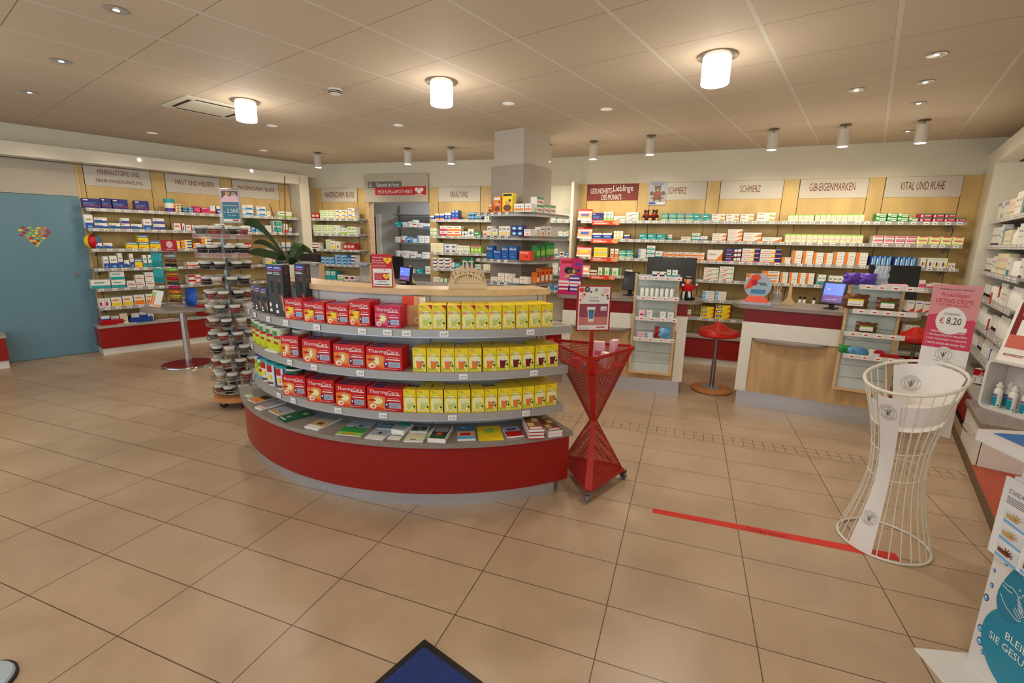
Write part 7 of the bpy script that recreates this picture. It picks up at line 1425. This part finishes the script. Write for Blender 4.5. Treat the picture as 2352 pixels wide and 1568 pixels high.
t=thing('display_box','white rounded open display box with spray bottles on the drawer unit','display',FX.pt(0,0,zw+.0006),FX.h); bw=.52; bh=FX.z(822,0,0)-zw
def rrect(w0,w1,z0,z1,r,n=6):
    o=[]
    for cx,cz,a in ((w1-r,z0+r,-90),(w1-r,z1-r,0),(w0+r,z1-r,90),(w0+r,z0+r,180)): o+= [(cx+r*math.cos(math.radians(a+90*i/n)),cz+r*math.sin(math.radians(a+90*i/n))) for i in range(n+1)]
    return o
o_=rrect(0,bw,0,bh,.045); i_=rrect(.018,bw-.018,.018,bh-.018,.03); n=len(o_); mb=MB(); V=[(x,0,z) for x,z in o_]+[(x,0,z) for x,z in i_]+[(x,.2,z) for x,z in o_]+[(x,.2,z) for x,z in i_]; fs=[]
for i in range(n): j=(i+1)%n; fs+=[(i,j,n+j,n+i),(2*n+i,3*n+i,3*n+j,2*n+j),(i,2*n+i,2*n+j,j),(n+i,n+j,3*n+j,3*n+i)]
mb.add(V,fs,WSt); mb.build('rounded_frame',t,smooth=True); bx(.02,.19,.02,bw-.02,.1985,bh-.02,WSt).build('rear_panel',t)
def spray():
    if 'spray' in _P: return _P['spray']
    mb=MB(); mb.lathe([(.018,0),(.021,.003),(.021,.095),(.016,.105),(.013,.107),(.013,.113),(.016,.114),(.016,.128),(.009,.129),(.009,.14),(.001,.142)],pc('W'),n=20); patch(mb,.0216,-75,30,.008,.06,mat('print_aqua_dark',(22,140,160),.35,var=0)); patch(mb,.0216,-75,30,.06,.078,pc('LB')); patch(mb,.022,-60,20,.066,.073,pc('R')); patch(mb,.0216,45,70,.01,.016,pc('K')); o=mb.build('spray_bottle',smooth=True); me=o.data; bpy.data.objects.remove(o); _P['spray']=me; return me
for i,(x,y_) in enumerate([(FX.u(2284,.06,zw),.06),(FX.u(2318,.06,zw),.06),(FX.u(2308,.13,zw),.13),(FX.u(2348,.06,zw),.06),(FX.u(2362,.13,zw),.13),(FX.u(2385,.05,zw),.05)]): place(spray(),'spray_bottle',None,FX.pt(x,y_,zw+.0192),FX.h,label='white spray bottle with teal label in the display box, %s'%['leftmost','second in front row','rear one behind the second','third in front row','rear right one','rightmost in front'][i],cat='bottle',group='spray bottles in the display box').scale=(1.25,1.25,1.38)
# tilted poster on the box
t=thing('box_poster','framed poster with spray bottle picture standing on the white display box','poster',FX.pt(.03,.03,zw+bh+.0015),FX.h); pw,ph=.44,.46
mb=bx(0,0,0,pw,.006,ph,pc('W')); mb.quad(.02,.1,pw-.02,ph-.015,pc('DR'),y=-.0006); mb.quad(.02,.1,pw-.02,.20,mat('print_salmon2',(204,104,88),.42,var=0),y=-.001); mb.poly([(.06,.2),(pw-.04,.2),(pw-.04,.33),(.08,.33),(.06,.31)],pc('W'),y=-.0014)
mb.poly([(.19,.13),(.25,.13),(.25,.27),(.23,.31),(.2,.31),(.19,.27)],pc('W'),y=-.0018); mb.quad(.192,.15,.248,.24,pc('SB'),y=-.0022); mb.quad(.195,.22,.245,.23,pc('R'),y=-.0026); mb.oval(.1,.37,.05,.05,pc('TN'),y=-.0014); mb.oval(.17,.42,.06,.05,pc('TN'),y=-.0015); mb.oval(.26,.40,.07,.06,pc('SK'),y=-.0016); mb.quad(.03,.05,.2,.056,INKG); mb.quad(.03,.04,.15,.046,INKR); mb.quad(.33,.04,.4,.055,INKR)
o=mb.build('printed_sheet',t); o.rotation_euler=(-.22,0,0)
p=Zp(2240,888,zw); mb=bx(-.07,0,0,.07,.1,.13,pc('W')); mb.quad(-.07,.07,.07,.13,pc('R')); mb.text('3€',-.02,.085,.03,.112,INKW,y=-.0016); mb.quad(-.03,.075,.04,.08,INKW,y=-.0016); mb.quad(-.05,.01,-.045,.05,INKG); mb.quad(0,.01,.004,.055,INKK); mb.build('leaflet_dispenser',loc=p+Vector((.09,.12,.0012)),rz=FX.h+.1,label='red and white 3€ leaflet box behind the display box',cat='box')
# grey rounded thing at the lower left picture edge
p=Zp(-6,1568,.02); t=thing('floor_stand_foot','round pale metal foot with dark edge at the lower left corner','stand',(p.x-.07,p.y-.03,0)); MB().lathe([(.10,.012),(.095,.02),(.001,.022)],mat('pale_metal_disc',(176,190,200),.35,.3,var=.02),n=40).build('disc',t,smooth=True); MB().lathe([(.108,0),(.108,.010),(.1,.0118),(.001,.0118)],RUB,n=40).build('rubber_rim',t,smooth=True); MB().cyl(0,0,.0225,1.0,.015,STEEL).build('post',t,smooth=True)
# ================================================================ CEILING
EM=mat('lamp_glow',(255,244,224),.4,var=0,emit=9); EMD=mat('downlight_glow',(255,250,240),.4,var=0,emit=16)
OP=mat('opal_glass',(255,244,226),.35,var=0,emit=3.2)
for i,(X,Y,lb) in enumerate([(563,232,'opal cylinder ceiling lamp, leftmost of the three glowing ones'),(1014,187,'opal cylinder ceiling lamp, middle one of the three glowing ones'),(1648,128,'opal cylinder ceiling lamp, rightmost and largest of the three')]):
    p=Zp(X,Y,ZC); t=thing('ceiling_lamp',lb,'lamp',(p.x,p.y,ZC),0,'cylinder ceiling lamps')
    MB().lathe([(.001,-.001),(.125,-.001),(.125,-.007),(.118,-.011),(.001,-.011)],mat('lamp_ring_metal',(150,140,128),.3,.6,var=0),n=40).build('mounting_ring',t,smooth=True)
    MB().lathe([(.088,-.0115),(.088,-.165),(.082,-.175),(.001,-.176)],OP,n=36).build('opal_shade',t,smooth=True)
    light('POINT',(p.x,p.y,ZC-.50),E_LAMP,WARM2,.12); light('AREA',(p.x,p.y,ZC-.18),E_LAMP*1.3,WARM2,.17,(p.x,p.y,0))
for i,(X,Y) in enumerate([(267,22),(140,140),(68,212),(2151,125),(2126,188),(1967,206),(2110,237),(2085,301)]):
    p=Zp(X,Y,ZC); lb=['bright recessed downlight near the upper left corner','recessed downlight with light streak at the far left','recessed downlight, lowest at the left picture edge','largest recessed downlight in the right ceiling','second recessed downlight above the right wall','recessed downlight left of the right-hand row','third recessed downlight of the right-hand row','smallest recessed downlight beside the right cylinder spot'][i]
    t=thing('downlight',lb,'lamp',(p.x,p.y,ZC),0,'recessed downlights'); MB().lathe([(.052,-.001),(.058,-.004),(.052,-.006),(.045,-.004)],mat('downlight_ring',(190,186,178),.3,.4,var=0),n=28).build('ring',t,smooth=True); MB().lathe([(.045,-.003),(.001,-.0045)],EMD,n=28).build('lens',t)
    light('SPOT',(p.x,p.y,ZC-.02),E_DOWN,WARM2,.04,(p.x+.15,p.y+.2,0),95,.8)
for i,(X,Y) in enumerate([(1168,237),(1393,250),(915,287),(625,288),(350,305),(605,345)]):
    p=Zp(X,Y,ZC); t=thing('downlight',['unlit downlight above the column front','unlit downlight between column and large lamp','faint downlight left of the column','faint downlight below the left lamp','faint downlight near the left wall','faint downlight at the left wall end'][i],'lamp',(p.x,p.y,ZC),0,'recessed downlights'); MB().lathe([(.05,-.001),(.055,-.004),(.05,-.006),(.001,-.003)],mat('downlight_dim',(226,222,216),.3,var=0,emit=.25),n=24).build('ring',t,smooth=True)
FR=mat('frosted_cylinder',(196,188,178),.35,var=.02)
for i,(X,Y) in enumerate([(729,350),(936,340),(1036,338),(1258,331),(1364,324),(1496,311),(1778,296),(1943,286),(2124,275)]):
    p=Zp(X,Y,ZC); t=thing('ceiling_spotlight','small cylinder ceiling spotlight before the back wall, %s from left'%ORD[i],'lamp',(p.x,p.y,ZC),[.0,-.3,.3,.1,.1,.3,0,0,.1][i],'cylinder spotlights along the back wall')
    MB().lathe([(.001,-.001),(.05,-.001),(.05,-.008),(.001,-.009)],mat('spot_mount',(96,88,80),.4,.4,var=0),n=24).build('mount',t,smooth=True); MB().cyl(0,0,-.045,-.009,.009,STEEL).build('stem',t,smooth=True)
    hh=-.21
    mb=MB(); mb.lathe([(.001,-.052),(.045,-.046),(.052,-.046),(.052,hh),(.045,hh),(.04,hh+.02),(.001,hh+.03)],FR,n=28,mats=[mat('spot_dark_top',(60,56,54),.4,.5,var=0),STEEL,FR,FR,EMD,EMD]); mb.build('shade',t,smooth=True)
    fr=FB if X<1200 else FC; tg=Vector((p.x+(p.x+2)*.02,0,1.55)); tg.y=(FB.pt(0,0).y if X<1200 else 7.03)
    light('SPOT',(p.x,p.y,ZC+hh-.02),E_SPOT,(1,.87,.62),.04,tg,88,.7); light('POINT',(p.x,p.y-.25,ZC-.75),3.2,(1,.9,.72),.06)  # extra point light hung below each spot, added to lift the far ceiling
# extra shelf spots without fixtures, added to brighten the left and right wall shelves
for u in (-.3,.45,1.2,1.95,2.6): q=FA.pt(u,-.9,2.72); light('SPOT',q,E_SPOT*.75,(1,.84,.60),.05,FA.pt(u,.2,1.3),85,.8)
for u in (.5,1.4,2.3): q=FD.pt(u,-.9,2.72); light('SPOT',q,E_SPOT*.5,(1,.86,.66),.05,FD.pt(u,.3,1.3),85,.8)
for i,(X,Y) in enumerate([(320,367),(578,392)]):
    u=FA.uz(X,Y,0); t=thing('fascia_reflection','lamp reflection drawn as tiny glowing disc on the left white fascia, %s one'%['left','right'][i],'lamp',FA.pt(u[0],-.0,u[1]),FA.h,'fascia reflections'); mb=MB(); mb.T=Matrix.Rotation(PI/2,4,'X'); mb.lathe([(.001,.006),(.018,.005),(.02,.0)],mat('reflection_glow',(255,250,240),.4,var=0,emit=5),n=16); mb.build('lens',t)  # glowing discs stand in for ceiling lamp reflections in the gloss fascia
# smoke detector, ceiling vent
p=Zp(770,205,ZC); t=thing('smoke_detector','white round smoke detector with dark slots on the ceiling','detector',(p.x,p.y,ZC)); MB().lathe([(.055,0),(.055,-.016),(.05,-.018),(.05,-.022),(.052,-.024),(.052,-.028),(.046,-.03),(.046,-.034),(.046,-.036),(.03,-.045),(.001,-.046)],WHITE,n=32,mats=[WHITE,DARK,DARK,WHITE,WHITE,DARK,DARK,WHITE,WHITE,WHITE]).build('body',t,smooth=True)
p=Zp(480,247,ZC); t=thing('ceiling_cassette','square ceiling air cassette with dark slots beside the left lamp','vent',(p.x,p.y,ZC),-.2865); mb=bx(-.30,-.30,-.012,.30,.30,-.0005,WALL); mb.build('cover_frame',t,bevel=.003); bx(-.2,-.2,-.016,.2,.2,-.0125,WALL).build('centre_plate',t)
for k,(x0,y0,x1,y1) in enumerate([(-.2,.22,.2,.25),(-.25,-.2,-.22,.2),(.22,-.2,.25,.2),(-.2,-.25,.2,-.22)]): bx(x0,y0,-.0135,x1,y1,-.0125,DARK).build('air_slot',t)
# room fill: unseen point lights added behind the camera to brighten what faces it
for (x,y) in ((-2.2,.6),(.6,.4),(-5,1.0)): light('POINT',(x,y,2.3),E_ROOM,WARM2,.2)
# ---- back room shelf unit
t=thing('storage_shelf','grey storage shelves with cartons in the room behind the doorway','shelf',FB.pt(0,2.2,0),FB.h); us0=FB.u(890,2.2,1.5)+.15; us1=UD1+.6
SZ=[1.83,1.50,1.17,.84,.45]
for i,z_ in enumerate([2.10]+SZ): bx(us0,0,z_-.02,us1,.3,z_,mat('storage_grey',(120,118,116),.5)).build('board',t)
for x in (us0,(us0+us1)/2,us1): bx(x-.012,.28,0,x+.012,.31,2.3,mat('storage_grey',(120,118,116),.5)).build('upright',t)
k=0
for i,z_ in enumerate(SZ[:4]):
    u=us0+.03
    while u<us1-.15:
        w=random.uniform(.07,.16); h=random.uniform(.07,.16); ty=random.choice(['plain','wblb','swirl','wred','teal','wblur','plain','wor'])
        place(pack_mesh(ty,round(w,2),.12,round(h,2)),'medicine_box',None,FB.pt(u+w/2+.005,2.22,z_+.0006),FB.h,label='%s, %s from left on the %s back room shelf'%(TY[ty][2],ORD[min(19,int((u-us0)/.12))],POS[i]),cat='box',group='back room boxes'); u+=w+random.uniform(.01,.08)
